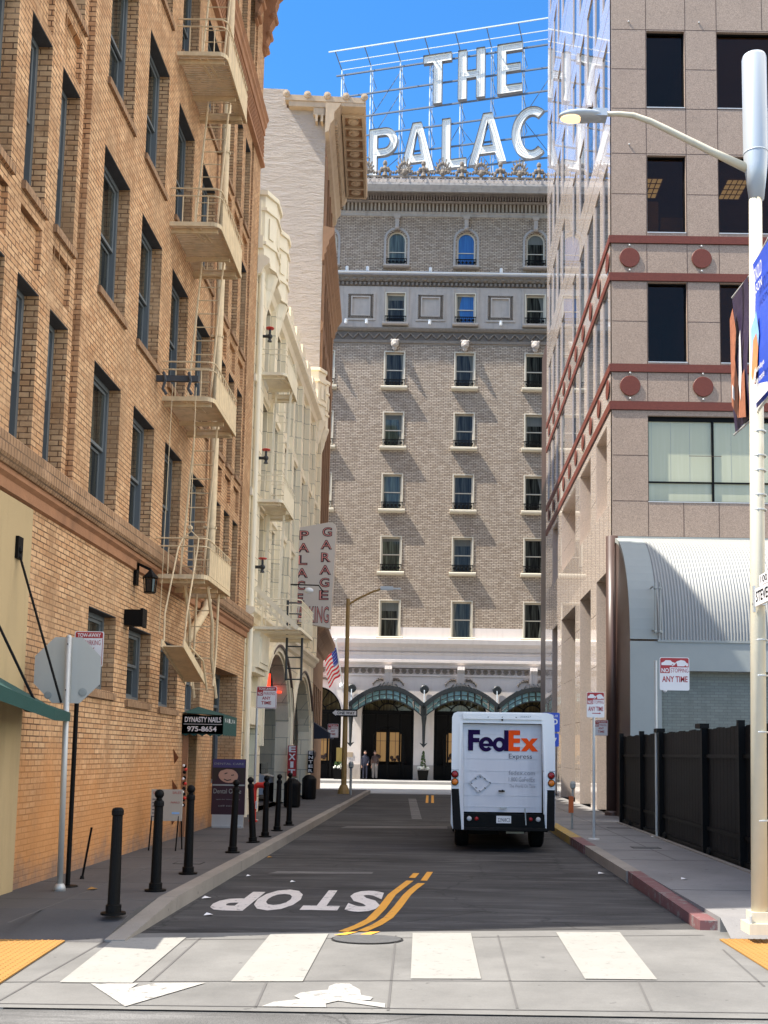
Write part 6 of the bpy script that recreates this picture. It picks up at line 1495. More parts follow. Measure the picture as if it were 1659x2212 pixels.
# ================================================================== SIGNS
def no_sign(name, label, cx, cz, w_, h, y, kind, polex=None, polez=.15, group=None, loc=None, polemat='steel', yp=None):
    t = thing(name, label, 'sign', (cx if polex is None else polex, y, polez), group)
    u0, u1, v0, v1 = cx - w_ / 2, cx + w_ / 2, cz - h / 2, cz + h / 2
    b = MB(); b.poly([rrect(u0, u1, v0, v1, w_ * .06)], FY(y - .03), .006); pn = b.build('plate', 'signw', t)
    F1 = FY(y - .0325); F2 = FY(y - .034)
    b = MB()
    if kind == 'stop':      # red band with two car silhouettes, NO STOPPING, ANY TIME
        b.poly([[(u0 + .02 * w_, v1 - .30 * h), (u1 - .02 * w_, v1 - .30 * h), (u1 - .02 * w_, v1 - .05 * h), (u1 - .06 * w_, v1 - .02 * h), (u0 + .06 * w_, v1 - .02 * h), (u0 + .02 * w_, v1 - .05 * h)]], F1)
        b.poly([[(u0 + .02 * w_, v1 - .48 * h), (u0 + .34 * w_, v1 - .48 * h), (u0 + .34 * w_, v1 - .301 * h), (u0 + .02 * w_, v1 - .301 * h)]], F1)
        text_poly(b, 'STOPPING', F1, u0 + .37 * w_, u1 - .03 * w_, v1 - .46 * h, v1 - .335 * h, .0); text_poly(b, 'ANY TIME', F1, u0 + .08 * w_, u1 - .06 * w_, v1 - .75 * h, v1 - .57 * h, .02)
        if w_ < .5: b.poly([[(u0 + .3 * w_, v0 + .15 * h), (u1 - .3 * w_, v0 + .15 * h), (u1 - .3 * w_, v0 + .13 * h), (u1 - .18 * w_, v0 + .165 * h), (u1 - .3 * w_, v0 + .20 * h), (u1 - .3 * w_, v0 + .18 * h), (u0 + .3 * w_, v0 + .18 * h)]], F1)
        b.build('red_print', 'signr', t)
        b = MB(); text_poly(b, 'NO', F2, u0 + .06 * w_, u0 + .31 * w_, v1 - .46 * h, v1 - .33 * h, .03)
        S = lambda pts: [(u0 + a * w_, v1 - c * h) for a, c in pts]
        b.poly([S([(.06, .24), (.06, .17), (.14, .14), (.2, .09), (.36, .09), (.42, .14), (.52, .17), (.52, .24), (.48, .24), (.44, .2), (.4, .24)])], F2)
        b.poly([S([(.6, .27), (.56, .13), (.72, .08), (.84, .10), (.9, .16), (.96, .19), (.96, .27), (.9, .27), (.87, .23), (.83, .27)])], F2); b.poly([S([(.40, .26), (.62, .10), (.64, .11), (.43, .275)])], FY(y - .035)); b.build('white_print', 'signw', t)
    elif kind == 'tow':
        b.poly([[(u0 + .03 * w_, v1 - .19 * h), (u1 - .03 * w_, v1 - .19 * h), (u1 - .03 * w_, v1 - .05 * h), (u1 - .07 * w_, v1 - .02 * h), (u0 + .07 * w_, v1 - .02 * h), (u0 + .03 * w_, v1 - .05 * h)]], F1)
        b.poly([[(u0 + .03 * w_, v1 - .42 * h), (u0 + .32 * w_, v1 - .42 * h), (u0 + .32 * w_, v1 - .191 * h), (u0 + .03 * w_, v1 - .191 * h)]], F1)
        text_poly(b, 'PARKING', F1, u0 + .36 * w_, u1 - .1 * w_, v1 - .39 * h, v1 - .25 * h, .0); text_poly(b, 'ANY', F1, u0 + .28 * w_, u1 - .3 * w_, v1 - .60 * h, v1 - .46 * h, .02); text_poly(b, 'TIME', F1, u0 + .24 * w_, u1 - .26 * w_, v1 - .82 * h, v1 - .67 * h, .02)
        b.poly([band([(u1 - .035 * w_, v1 - .2 * h), (u1 - .035 * w_, v0 + .06 * h), (u1 - .08 * w_, v0 + .03 * h), (u0 + .08 * w_, v0 + .03 * h), (u0 + .035 * w_, v0 + .06 * h), (u0 + .035 * w_, v1 - .43 * h)], .018 * w_)], F1)
        b.build('red_print', 'signr', t)
        b = MB(); text_poly(b, 'TOW-AWAY', F2, u0 + .1 * w_, u1 - .1 * w_, v1 - .165 * h, v1 - .055 * h, .02); text_poly(b, 'NO', F2, u0 + .07 * w_, u0 + .29 * w_, v1 - .39 * h, v1 - .25 * h, .03); b.build('white_print', 'signw', t)
    if polex is not None:
        b = MB(); b.tube([(polex, y, polez), (polex, y, v0 + h * .9)], .028, 10); b.lathe((polex, y, polez), [(.12, 0), (.11, .015), (.03, .02)], 14); b.build('pole', polemat, t)
    return t
GN = 'no stopping and no parking signs'
no_sign('street_sign', 'white and red NO STOPPING sign with arrow on a thin pole at the right kerb', 3.13, 2.76, .345, .50, 21.0, 'stop', 3.10, .15, GN)
no_sign('street_sign', 'large NO STOPPING ANY TIME sign on a pole against the black fence', 4.88, 3.46, .61, .68, 21.85, 'stop', 4.50, .15, GN)
no_sign('street_sign', 'small red and white NO PARKING sign fixed to the dark column', 4.47, 2.52, .36, .42, 28.95, 'tow', None, 2.3, GN)
no_sign('street_sign', 'TOW-AWAY NO PARKING sign peeking out behind the blank stop sign', -4.14, 2.93, .345, .42, 12.62, 'tow', -4.26, .15, GN, polemat='black')
no_sign('street_sign', 'TOW-AWAY NO PARKING ANY TIME sign in front of the first garage arch', -4.02, 3.02, .48, .52, 25.2, 'tow', -4.24, .15, GN)
no_sign('street_sign', 'small red and white parking sign on the left of the mustard lamp post', -4.05, 2.60, .42, .54, 42.0, 'tow', None, 2.3, GN)
st = thing('stop_sign', 'blank grey back of an octagonal stop sign on a galvanised pole', 'sign', (-4.26, 12.3, .15))
b = MB(); cx, cz, r = -4.29, 2.655, .415
b.poly([[(cx + r * math.cos(PI / 8 + k * PI / 4), cz + r * math.sin(PI / 8 + k * PI / 4)) for k in range(8)]], FY(12.33), .004); b.build('plate', 'signback', st)
b = MB(); b.tube([(-4.23, 12.27, .15), (-4.27, 12.27, 3.03)], .033, 12); b.ball((-4.27, 12.27, 3.03), .034, 10); b.lathe((-4.23, 12.27, .15), [(.07, 0), (.06, .05), (.04, .08)], 12); b.build('pole', 'steel', st, smooth=True)
b = MB(); b.lathe((-4.50, 12.325, 2.36), [(.045, 0), (.03, -.004)], 12, 'y'); b.lathe((-4.10, 12.325, 2.40), [(.05, 0), (.03, -.004)], 12, 'y'); b.build('sticker', 'greyp', st)
b = MB(); b.ball((-4.27, 12.235, 2.95), .008, 6); b.ball((-4.265, 12.235, 2.42), .008, 6); b.build('bolt', 'black', st)
# broken rod in the sidewalk
b = MB(); b.tube([(-4.35, 13.4, .15), (-4.26, 13.4, .78)], .014, 6); b.lathe((-4.35, 13.4, .15), [(.03, 0), (.02, .04)], 8); tag(b.build('metal_rod', 'black', loc=(-4.35, 13.4, .15)), 'short thin black rod sticking up from the left sidewalk', 'rod')
# blue parking signs beyond the van
bs_ = thing('parking_sign', 'blue parking sign with white symbols sticking out behind the van right edge', 'sign', (2.98, 27, .15))
b = MB(); b.poly([rrect(2.68, 3.12, 2.35, 2.83, .03)], FY(26.97), .006); b.poly([rrect(2.7, 3.1, 1.98, 2.31, .03)], FY(26.97), .006); b.build('plate', 'blue', bs_)
b = MB(); text_poly(b, 'P', FY(26.96), 2.92, 3.07, 2.42, 2.68); text_poly(b, 'HOUR', FY(26.96), 2.8, 3.08, 2.72, 2.78); b.poly([[(2.95, 2.2), (3.05, 2.2), (3.0, 2.1)]], FY(26.96)); b.build('white_print', 'signw', bs_)
b = MB(); b.tube([(2.95, 27, .15), (2.95, 27, 2.8)], .028, 8); b.build('pole', 'steel', bs_)
# parking meter with orange bag
pm = thing('parking_meter', 'thin parking meter pole with an orange bag at the right kerb', 'parking meter', (3.04, 23.9, .15))
b = MB(); b.tube([(3.04, 23.9, .15), (3.06, 23.9, 1.05)], .025, 8); b.lathe((3.06, 23.9, 1.02), [(.03, 0), (.06, .03), (.065, .12), (.04, .17)], 10); b.build('pole', 'greyp', pm); b = MB(); b.box(2.97, 3.07, 23.85, 23.95, .5, .86); M['bag'] = mat('orange_bag', (.5, .12, .03), .7); b.build('bag', 'bag', pm)

# ================================================================== LAMP POSTS
sl = thing('street_lamp', 'tall cream pole with fat grey shroud and lit lamp arm at the right edge', 'street lamp', (3.18, 10.4, .12))
b = MB(); b.tube([(3.12, 10.4, .3), (3.20, 10.4, 7.5)], [.078, .065], 16); b.build('pole', 'poleb', sl, smooth=True)
b = MB(); b.lathe((3.21, 10.4, 7.46), [(.075, 0), (.115, .35), (.125, .5), (.125, 1.54), (.115, 1.57), (.0, 1.58)], 24); b.lathe((3.21, 10.4, 7.95), [(.128, 0), (.128, .015)], 24); b.build('shroud', 'shroud', sl, smooth=True)
b = MB(); b.tube([(3.12, 10.4, 7.80), (2.75, 10.4, 7.98), (2.3, 10.4, 8.21), (2.12, 10.4, 8.30), (1.95, 10.4, 8.36), (1.8, 10.4, 8.375), (1.64, 10.4, 8.37)], [.045, .036, .032, .03, .028, .025, .025], 10); b.build('arm', 'poleb', sl, smooth=True)
b = MB(); b.ball((1.42, 10.4, 8.345), .25, 20, (1.0, .42, .20)); b.box(1.52, 1.67, 10.33, 10.47, 8.315, 8.395)
hd = b.build('lamp_head', 'shroud', sl, smooth=False)
b = MB(); b.ball((1.32, 10.4, 8.312), .13, 16, (1.0, .6, .16)); b.build('lens', 'amber', hd)
b = MB(); b.lathe((1.5, 10.4, 8.395), [(.03, 0), (.03, .035), (.02, .04)], 10); b.build('photocell', 'black', hd)
b = MB(); b.box(2.98, 3.27, 10.25, 10.55, .10, .20); b.box(3.02, 3.22, 10.3, 10.5, .2, .30); b.build('base', 'poleb', sl)
b = MB()
for x in (3.0, 3.24): b.lathe((x, 10.28, .2), [(.015, 0), (.015, .07)], 8)
b.build('bolt', 'steel', sl)
b = MB()
for z in (1.15, 2.0, 2.55, 2.9, 4.2, 4.35, 4.6, 4.75, 5.0): b.lathe((3.13 + .011 * z, 10.4, z), [(.079, 0), (.081, .008), (.079, .016)], 16); b.cut()
b.build_each('strap', 'steel', sl)
b = MB(); b.tube([(3.24, 10.3, .35), (3.30, 10.3, 4.9)], .035, 10); tag(b.build('conduit', 'poleb', sl), None)
sl2 = thing('street_lamp', 'slim mustard street lamp at the far left corner with a one way sign', 'street lamp', (-3.6, 42, .15))
b = MB(); b.tube([(-3.58, 42, .15), (-3.58, 42, 7.85)], [.11, .075], 12); b.lathe((-3.58, 42, .15), [(.25, 0), (.22, .15), (.13, .35)], 12); b.build('pole', 'poley', sl2)
b = MB(); b.tube([(-3.58, 42, 7.6), (-3.2, 42, 7.85), (-2.6, 42, 8.15), (-2.2, 42, 8.28)], .04, 8); b.build('arm', 'poley', sl2); b = MB(); b.box(-2.3, -1.8, 41.9, 42.1, 8.22, 8.36); b.box(-1.8, -1.5, 41.95, 42.05, 8.25, 8.31); b.build('lamp_head', 'shroud', sl2)
ow = thing('one_way_sign', 'black and white ONE WAY arrow sign pointing left on the mustard lamp post', 'sign', (-3.7, 41.8, 3.3))
b = MB(); S = [(-4.13, 3.30), (-3.95, 3.47), (-3.95, 3.44), (-3.1, 3.44), (-3.1, 3.15), (-3.95, 3.15), (-3.95, 3.12)]; b.poly([S], FY(41.8), .02); b.build('plate', 'black', ow)
b = MB(); b.poly([[(-4.08, 3.30), (-3.93, 3.42), (-3.93, 3.38), (-3.14, 3.38), (-3.14, 3.21), (-3.93, 3.21), (-3.93, 3.17)]], FY(41.79)); b.build('arrow', 'signw', ow); b = MB(); text_poly(b, 'ONE WAY', FY(41.78), -3.88, -3.2, 3.24, 3.35, .02); b.build('lettering', 'black', ow)
b = MB(); b.tube([(-3.25, 41.2, .15), (-3.25, 41.2, 1.15)], .05, 8); b.lathe((-3.25, 41.2, 1.15), [(.06, 0), (.1, .05), (.1, .2), (.05, .27)], 10); tag(b.build('parking_meter', 'greyp', loc=(-3.25, 41.2, .15)), 'grey parking meter beside the foot of the mustard lamp post', 'parking meter')
# banners
def banner(name, label, ya, yb, zt, zb_, base, blobs, txt, off=.0):
    t = thing(name, label, 'banner', (3.16, (ya + yb) / 2, zb_), 'banners on the cream pole')
    b = MB(); nv = 9; P = lambda s_, v: (3.13 + off + .02 * math.sin(v * 7) - .10 * s_ * (ya < yb) * 0 , ya + (yb - ya) * s_, zt + (zb_ - zt) * v)
    for i in range(4):
        for j in range(nv): b.quad(P(i / 4, j / nv), P((i + 1) / 4, j / nv), P((i + 1) / 4, (j + 1) / nv), P(i / 4, (j + 1) / nv))
    b.build('cloth', base, t)
    FB = (Vector((3.1 + off, ya, zb_)), Vector((0, 1 if yb > ya else -1, 0)), Vector((0, 0, 1)), Vector((-1, 0, 0)))
    for k, (m_, poly) in enumerate(blobs):
        b = MB(); L_ = abs(yb - ya); Hh = zt - zb_
        b.poly([[(a * L_, c * Hh) for a, c in poly]], (FB[0] + Vector((-.003 * k, 0, 0)), FB[1], FB[2], FB[3])); b.build('print', m_, t)
    b = MB()
    for s_, a0, a1, c0, c1 in txt: text_poly(b, s_, (FB[0] + Vector((-.02, 0, 0)), FB[1], FB[2], FB[3]), a0 * abs(yb - ya), a1 * abs(yb - ya), c0 * (zt - zb_), c1 * (zt - zb_), .01)
    if txt: b.build('lettering', 'signw', t)
    b = MB(); b.tube([(3.17, 10.38, zt + .02), (3.13 + off, yb, zt + .02)], .012, 6); b.tube([(3.17, 10.38, zb_ - .02), (3.13 + off, yb, zb_ - .02)], .012, 6); b.build('bracket', 'steel', t)
M['bsky'] = mat('banner_pale_blue', (.25, .45, .75), .5, var=.3, vs=5); M['bskin'] = mat('banner_orange_tone', (.75, .25, .10), .5, var=.35, vs=9); M['bdark'] = mat('banner_dark', (.03, .02, .05), .5, var=.5, vs=9); M['bbrown'] = mat('banner_brown', (.35, .13, .07), .5, var=.6, vs=14)
banner('street_banner', 'blue street banner on the near side of the cream pole', 10.3, 9.78, 6.72, 5.22, 'blue',
       [('bsky', [(0, .55), (.35, .62), (.5, .45), (.4, .30), (0, .28)]), ('bskin', [(0, .22), (.15, .45), (.35, .47), (.45, .36), (.38, .24), (.2, .12)]), ('signw', [(.05, 0), (1, .0), (1, .06), (.2, .14), (.35, .22), (.25, .24), (.05, .12)])],
       [('ARNOLD', .3, .85, .80, .90), ('JASON', .3, .85, .70, .78), ('Sundays', .35, .9, .18, .23), ('See more', .35, .9, .11, .16)])
banner('street_banner', 'dark brown and black street banner on the far side of the cream pole', 10.48, 11.05, 6.68, 5.2, 'bdark',
       [('bbrown', [(.55, .05), (.95, .2), (1, .85), (.8, .9), (.6, .7), (.7, .5), (.5, .3)]), ('bbrown', [(.05, .0), (.5, .05), (.4, .3), (.1, .35)]), ('signw', [(.35, .15), (.45, .3), (.38, .62), (.3, .66), (.25, .35)]), ('signw', [(.7, .2), (.85, .24), (.85, .34), (.72, .3)])], [], .0)
# street name sign
sn = thing('street_name_sign', 'white street name sign reading STEVENSON on the cream pole at the right edge', 'sign', (3.2, 10.2, 3.3))
FN = (Vector((3.08, 10.25, 3.22)), Vector((0, -1, 0)), Vector((0, 0, 1)), Vector((-1, 0, 0)))
b = MB(); b.poly([[(0, 0), (.85, 0), (.85, .17), (0, .17)]], FN, .03); b.poly([[(.15, .18), (.5, .18), (.5, .28), (.15, .28)]], FN, .03); b.build('plate', 'signw', sn)
b = MB(); FN2 = (FN[0] + Vector((-.003, 0, 0)),) + FN[1:]; text_poly(b, 'STEVENSON', FN2, .04, .8, .035, .14, .01); text_poly(b, '100', FN2, .2, .4, .2, .265); b.build('lettering', 'black', sn)
b = MB(); b.bar((3.08, 10.28, 3.17), (3.08, 10.28, 3.43), .04, .02); b.tube([(3.05, 10.4, 3.26), (3.2, 10.3, 3.26)], .085, 8) if False else None; b.box(3.07, 3.2, 10.28, 10.32, 3.24, 3.26); b.build('clamp', 'steel', sn)

# ================================================================== SIDEWALK BITS
mb_ = thing('menu_board', 'white two-legged menu board behind a bollard outside the nail shop', 'board', (-4.35, 17.3, .15))
b = MB(); b.box(-4.56, -4.06, 17.28, 17.31, .62, 1.12); M['board'] = mat('aged_board', (.42, .38, .31), .7); b.build('board', 'board', mb_)
b = MB()
for x in (-4.53, -4.1): b.tube([(x, 17.32, 1.1), (x - .03, 17.25, .15)], .012, 6); b.tube([(x, 17.32, 1.1), (x, 17.55, .15)], .012, 6)
b.build('leg', 'black', mb_)
b = MB(); F1 = FY(17.275); text_poly(b, 'GRAND', F1, -4.53, -4.39, 1.05, 1.09); text_poly(b, 'SALES', F1, -4.22, -4.08, 1.05, 1.09); text_poly(b, 'NAILS', F1, -4.24, -4.1, .9, .93); b.build('red_lettering', 'signr', mb_)
b = MB()
for i in range(6): fbox(b, FY(17.278), -4.54, -4.42 + .02 * (i % 3), .68 + .055 * i, .695 + .055 * i, 0, .002); 
b.build('printed_lines', 'lgrey', mb_); b = MB(); fbox(b, FY(17.278), -4.22, -4.1, .73, .76, 0, .002); b.build('blue_line', 'bsky', mb_)
af = thing('poster_stand', 'dark maroon poster stand with a smiling face for a dental office', 'poster stand', (-4.5, 23.6, .15))
b = MB(); b.box(-4.68, -4.02, 22.6, 22.66, .15, .42); b.box(-4.66, -4.04, 22.55, 22.75, .15, .2); b.build('base', 'steel', af)
b = MB(); b.box(-4.70, -4.0, 22.60, 22.63, .42, 1.58); b.build('panel', 'pdk', af)
FA = FY(22.595); b = MB(); fbox(b, FA, -4.69, -4.01, 1.40, 1.57, 0, .002); b.build('blue_header', 'pk', af)
b = MB(); text_poly(b, 'DENTAL CARE', FY(22.59), -4.66, -4.04, 1.46, 1.50); text_poly(b, 'Dental Office', FY(22.59), -4.66, -4.08, .86, .96); text_poly(b, 'open for new patients', FY(22.59), -4.6, -4.1, .72, .75); text_poly(b, 'call today', FY(22.59), -4.55, -4.15, .58, .62); fbox(b, FA, -4.69, -4.01, 1.02, 1.05, 0, .002); b.build('lettering', 'greyp', af)
b = MB(); b.poly([[(-4.36 + .20 * math.cos(t * PI / 10) + .05 * math.sin(t * PI / 10), 1.23 + .14 * math.sin(t * PI / 10) - .05 * math.cos(t * PI / 10)) for t in range(20)]], FY(22.590)); b.build('face_print', 'skin', af)
b = MB(); b.poly([[(-4.68, 1.1), (-4.68, 1.39), (-4.02, 1.39), (-4.02, 1.08), (-4.12, 1.1), (-4.1, 1.25), (-4.2, 1.36), (-4.4, 1.37), (-4.56, 1.32), (-4.6, 1.15)]], FY(22.588)); b.poly([band([(-4.45, 1.16), (-4.38, 1.13), (-4.30, 1.15)], .02)], FY(22.586)); b.poly([band([(-4.44, 1.27), (-4.38, 1.29)], .02)], FY(22.586)); b.poly([band([(-4.30, 1.24), (-4.24, 1.25)], .02)], FY(22.586)); b.build('hair_print', 'hair', af)
sp_ = thing('standpipe', 'bright red fire standpipe elbow at the cream building foot', 'standpipe', (-4.4, 25.6, .15))
b = MB(); b.tube([(-4.15, 24.6, .15), (-4.15, 24.6, .86), (-4.13, 24.6, .93), (-4.07, 24.6, .98), (-3.92, 24.6, .98)], .065, 12); b.lathe((-4.15, 24.6, .15), [(.1, 0), (.1, .04)], 12); b.lathe((-3.94, 24.6, .98), [(.08, 0), (.08, .06)], 12, 'x'); b.build('pipe', 'red', sp_); b = MB(); b.box(-4.09, -4.05, 24.5, 24.54, .45, .62); b.build('tag', 'signw', sp_)
# fairy ornament chain by the nail shop door
oc = thing('shop_ornament', 'column of red, white and black balls beside the nail shop door', 'ornament', (-4.6, 19.8, .7))
b = MB(); 
for k in range(8): b.ball((-4.62, 19.75, .75 + .1 * k), .035, 8); 
b.build('dark_balls', 'black', oc)
b = MB()
for k in (1, 3, 5): b.ball((-4.58, 19.68, .75 + .13 * k), .03, 8); b.cut()
b.build_each('red_ball', 'red', oc); b = MB()
for k in (0, 2, 4, 6): b.ball((-4.62, 19.66, .75 + .12 * k), .026, 8)
b.build('white_balls', 'signw', oc)
for (y0, y1, z0, z1, txt, m_, lab) in ((34.0, 34.42, .98, 1.95, 'EXIT', 'signr', 'red vertical EXIT sign on the pier between the garage arches'), (39.7, 40.15, .98, 1.8, 'ENTER', 'black', 'black vertical ENTER sign on the far pier of the second garage arch')):
    t = thing('entrance_sign', lab, 'sign', (-4.7, y0, z0)); b = MB(); yy = y0; x0, x1 = (-4.74, -4.52)
    if txt == 'EXIT': x0, x1 = -4.70, -4.42
    b.box(x0, x1, yy, yy + .04, z0, z1); b.build('board', m_, t); b = MB(); n = len(txt); hh = (z1 - z0) / n
    for k, ch in enumerate(txt): text_poly(b, ch, FY(yy - .006), x0 + (.03 if ch != 'I' else .09), x1 - (.03 if ch != 'I' else .09), z1 - hh * (k + 1) + .03, z1 - hh * k - .02, .03)
    b.build('lettering', 'signw', t)
for (x, y, lab, r, h) in ((-4.15, 31.2, 'black round rubbish bin beside the first garage arch', .24, .8), (-4.3, 36.6, 'black round rubbish bin in front of the second garage arch', .24, .8)):
    t = thing('rubbish_bin', lab, 'bin', (x, y, .15), 'black bins at the garage'); b = MB(); b.lathe((x, y, .15), [(r * .85, 0), (r, .05), (r * 1.02, h * .8)], 16); b.build('body', 'black', t); b = MB(); b.lathe((x, y, .15 + h * .8), [(r * 1.06, 0), (r * 1.0, .06), (r * .6, .16), (r * .2, .2)], 16); b.build('lid', 'black', t)
# white car nose in the second arch
car = thing('parked_car', 'white car nosing out of the second garage arch', 'car', (-5.2, 36.2, .15))
b = MB(); cx0, yc_ = -4.55, 35.75
sec2 = [(0, .35), (.05, .65), (.18, .86), (1.1, .98), (1.75, 1.38), (3.2, 1.40), (3.9, .98), (4.3, .9), (4.35, .35)]
for s_ in (0,):
    n = len(sec2); vs = [(cx0 - a, yc_ - .8, z) for a, z in sec2] + [(cx0 - a, yc_ + .8, z) for a, z in sec2]
    b.add(vs, [(i, i + n, i + 1 + n, i + 1) for i in range(n - 1)] + [tuple(range(n)), tuple(range(2 * n - 1, n - 1, -1))])
b.build('body', 'tvan', car)
b = MB(); b.box(cx0 - 1.72, cx0 - 1.15, yc_ - .7, yc_ + .7, .99, 1.36); b.build('windscreen', 'glass', car)
for s_ in (-1, 1):
    for a in (.75, 3.4): b = MB(); b.lathe((cx0 - a, yc_ + s_ * .72, .45), [(.1, -.1), (.3, -.1), (.3, .1), (.1, .1)], 16, 'y'); b.build('wheel', 'rubber', car)
    b = MB(); b.ball((cx0 - .06, yc_ + s_ * .58, .68), .1, 8, (.5, 1, .6)); b.build('headlight', 'tailc', car)
# flag
fg = thing('flag', 'american flag hanging from an angled white pole on the hotel front', 'flag', (-5.85, YP, 5.8))
b = MB(); b.tube([(-5.82, YP - .1, 5.9), (-6.0, 62.6, 8.3)], .045, 8); b.ball((-6.0, 62.55, 8.38), .09, 8); b.ball((-5.82, YP - .12, 5.85), .2, 10); b.build('pole', 'white', fg)
A0 = Vector((-5.96, 63.0, 8.0)); B0 = Vector((-5.85, 64.9, 6.5)); nS = 13
def FP(s_, t_): 
    base = A0.lerp(B0, s_); return base + Vector((-.72 * t_, .1 * math.sin(t_ * 9), -.55 * t_ - .28 * t_ * t_ + .05 * math.sin(t_ * 9 + s_ * 3)))
for nm_, mm, sel in (('red_stripes', 'flagr', 0), ('white_stripes', 'signw', 1)):
    b = MB()
    for i in range(nS):
        if i % 2 != sel: continue
        t0 = .45 if i < 7 else 0
        for j in range(8):
            a = t0 + (1 - t0) * j / 8; c = t0 + (1 - t0) * (j + 1) / 8; b.quad(FP(i / nS, a), FP((i + 1) / nS, a), FP((i + 1) / nS, c), FP(i / nS, c))
    b.build(nm_, mm, fg)
b = MB()
for j in range(5): b.quad(FP(0, .45 * j / 5), FP(7 / nS, .45 * j / 5), FP(7 / nS, .45 * (j + 1) / 5), FP(0, .45 * (j + 1) / 5))
b.build('canton', 'flagb', fg)
b = MB()
for i in range(5):
    for j in range(6): p = FP((i + .5) / 5 * 7 / nS, .45 * (j + .5) / 6) + Vector((0, -.02, 0)); b.ball(p, .022, 5)
b.build('star', 'signw', fg)

for k, (x, y, w_, h_, lab) in enumerate(((3.5, 19.0, .5, .35, 'nearer grey utility cover in the right sidewalk'), (3.9, 24.2, .6, .3, 'farther grey utility cover in the right sidewalk'), (-3.7, 15.3, .4, .3, 'grey utility cover in the left sidewalk between bollards'))):
    b = MB(); b.box(x, x + w_, y, y + h_, .148, .1535); b.mi = 1; b.box(x + .02, x + w_ - .02, y + .02, y + h_ - .02, .1536, .1545); o = tag(b.build('utility_cover', ['dark', 'cyl'], loc=(x, y, .15)), lab, 'cover')
random.seed(21)
for k in range(9):
    x, y = [(-2.6, 15.2), (-2.7, 12.9), (-2.72, 17.9), (-2.4, 11.6), (-1.9, 14.6), (-3.9, 12.4), (2.5, 16.2), (3.3, 14.3), (-4.4, 14.9)][k]; z = .156 if abs(x) > 2.9 else .008
    b = MB(); P0 = Vector((x, y, z)); r = .03 + .03 * random.random()
    b.add([P0 + Vector((-r, -r * .7, 0)), P0 + Vector((r * .8, -r, .012)), P0 + Vector((r, r * .8, 0)), P0 + Vector((-r * .6, r, .02))], [(0, 1, 2), (0, 2, 3)])
    tag(b.build('litter', 'tact' if k in (2, 5, 8) else 'signw', loc=(x, y, z)), ['crumpled paper in the left gutter beside the second bollard', 'paper scrap in the left gutter near the painted word', 'orange scrap in the left gutter by the poster stand', 'paper scrap in the gutter at the near end of the left kerb', 'white scrap on the road beyond the painted word', 'orange scrap on the left sidewalk near the blank stop sign', 'white scrap in the right gutter at the driveway', 'white scrap on the right sidewalk near the red kerb', 'orange scrap at the foot of the brick wall'][k], 'litter', 'litter scraps in the alley')

# ================================================================== PEOPLE
def person(name, label, loc, joints, edges, radii, mat_body, extra):
    me = bpy.data.meshes.new(name); me.from_pydata(joints, edges, []); me.update()
    o = bpy.data.objects.new(name, me); COL.objects.link(o); o.location = loc; o['_o'] = tuple(loc); tag(o, label, 'person')
    me.materials.append(M[mat_body])
    sk = o.modifiers.new('skin', 'SKIN'); sb = o.modifiers.new('sub', 'SUBSURF'); sb.levels = 1; sb.render_levels = 1
    for i, r in enumerate(radii): me.skin_vertices[0].data[i].radius = r if isinstance(r, tuple) else (r, r)
    me.skin_vertices[0].data[0].use_root = True
    return o
J = [(0, 0, .95), (0, 0, 1.15), (0, 0, 1.36), (0, 0, 1.45), (0, -.02, 1.56), (0, -.02, 1.66),
     (.17, 0, 1.36), (.22, -.03, 1.08), (.17, -.2, .92), (-.17, 0, 1.36), (-.21, 0, 1.1), (-.2, -.05, .85), (.09, 0, .88), (.10, -.01, .48), (.10, 0, .07), (.11, -.14, .04), (-.09, 0, .88), (-.09, -.01, .48), (-.09, 0, .07), (-.10, -.14, .04)]
Eg = [(0, 1), (1, 2), (2, 3), (3, 4), (4, 5), (2, 6), (6, 7), (7, 8), (2, 9), (9, 10), (10, 11), (0, 12), (12, 13), (13, 14), (14, 15), (0, 16), (16, 17), (17, 18), (18, 19)]
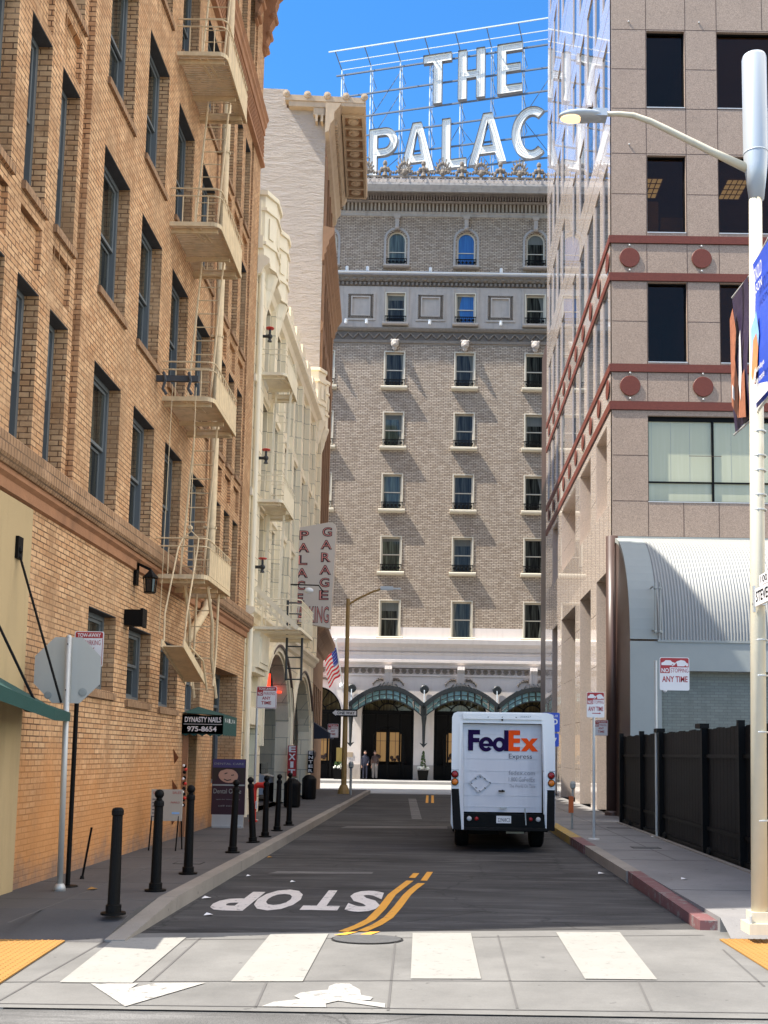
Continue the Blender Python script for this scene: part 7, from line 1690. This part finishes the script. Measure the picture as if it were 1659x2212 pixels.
Rr = [(.15, .11), (.15, .11), (.15, .10), .055, .085, .07, .06, .045, .035, .06, .045, .035, .085, .06, .045, .04, .085, .06, .045, .04]
for nm, lab, lc, mt_, leg in (('person', 'doorman in a dark uniform standing at the left of the hotel door', (-4.30, YP - .35, .15), 'coat', 'coat'), ('person', 'person in brown top and pale grey trousers walking past the hotel door', (-3.72, YP - .1, .15), 'wood', 'grey')):
    p = person(nm, lab, lc, J, Eg, Rr, mt_, None)
    b = MB(); c0 = Vector(lc); b.ball(c0 + Vector((0, -.045, 1.615)), .088, 14, (.85, .95, 1.2)); b.ball(c0 + Vector((0, -.13, 1.60)), .016, 6); b.box(c0.x - .025, c0.x + .025, c0.y - .13, c0.y - .12, 1.69, 1.70)
    for s_ in (-1, 1): b.ball(c0 + Vector((s_ * .085, -.03, 1.61)), .02, 6)
    b.ball(c0 + Vector((.17, -.24, .91)), .042, 8, (.8, 1, 1.1)); b.ball(c0 + Vector((-.2, -.07, .79)), .042, 8, (.7, .8, 1.3))
    for k in range(4): b.tube([c0 + Vector((.15 + .015 * k, -.26, .91)), c0 + Vector((.14 + .015 * k, -.31, .885)), c0 + Vector((.13 + .012 * k, -.31, .85 + .004 * k))], .009, 5); b.tube([c0 + Vector((-.225 + .016 * k, -.08, .77)), c0 + Vector((-.225 + .016 * k, -.09, .72)), c0 + Vector((-.22 + .014 * k, -.08, .685 + .005 * k))], .009, 5)
    b.build('face_and_hands', 'skin', p)
    b = MB(); b.ball(c0 + Vector((0, -.02, 1.665)), .095, 12, (.92, 1, .85)); b.build('hair', 'hair', p)
    if leg != 'coat':
        b = MB()
        for s_ in (-1, 1): b.tube([c0 + Vector((s_ * .085, 0, .97)), c0 + Vector((s_ * .09, -.01, .5)), c0 + Vector((s_ * .095, 0, .08))], [.115, .085, .065], 10)
        b.build('trousers', leg, p)
    b = MB()
    for s_ in (-1, 1): b.ball(c0 + Vector((s_ * .10, -.07, .04)), .06, 8, (.8, 1.9, .65)); b.cut()
    b.build_each('shoe', 'black', p)
for o in bpy.data.objects:
    if '_o' in o: del o['_o']
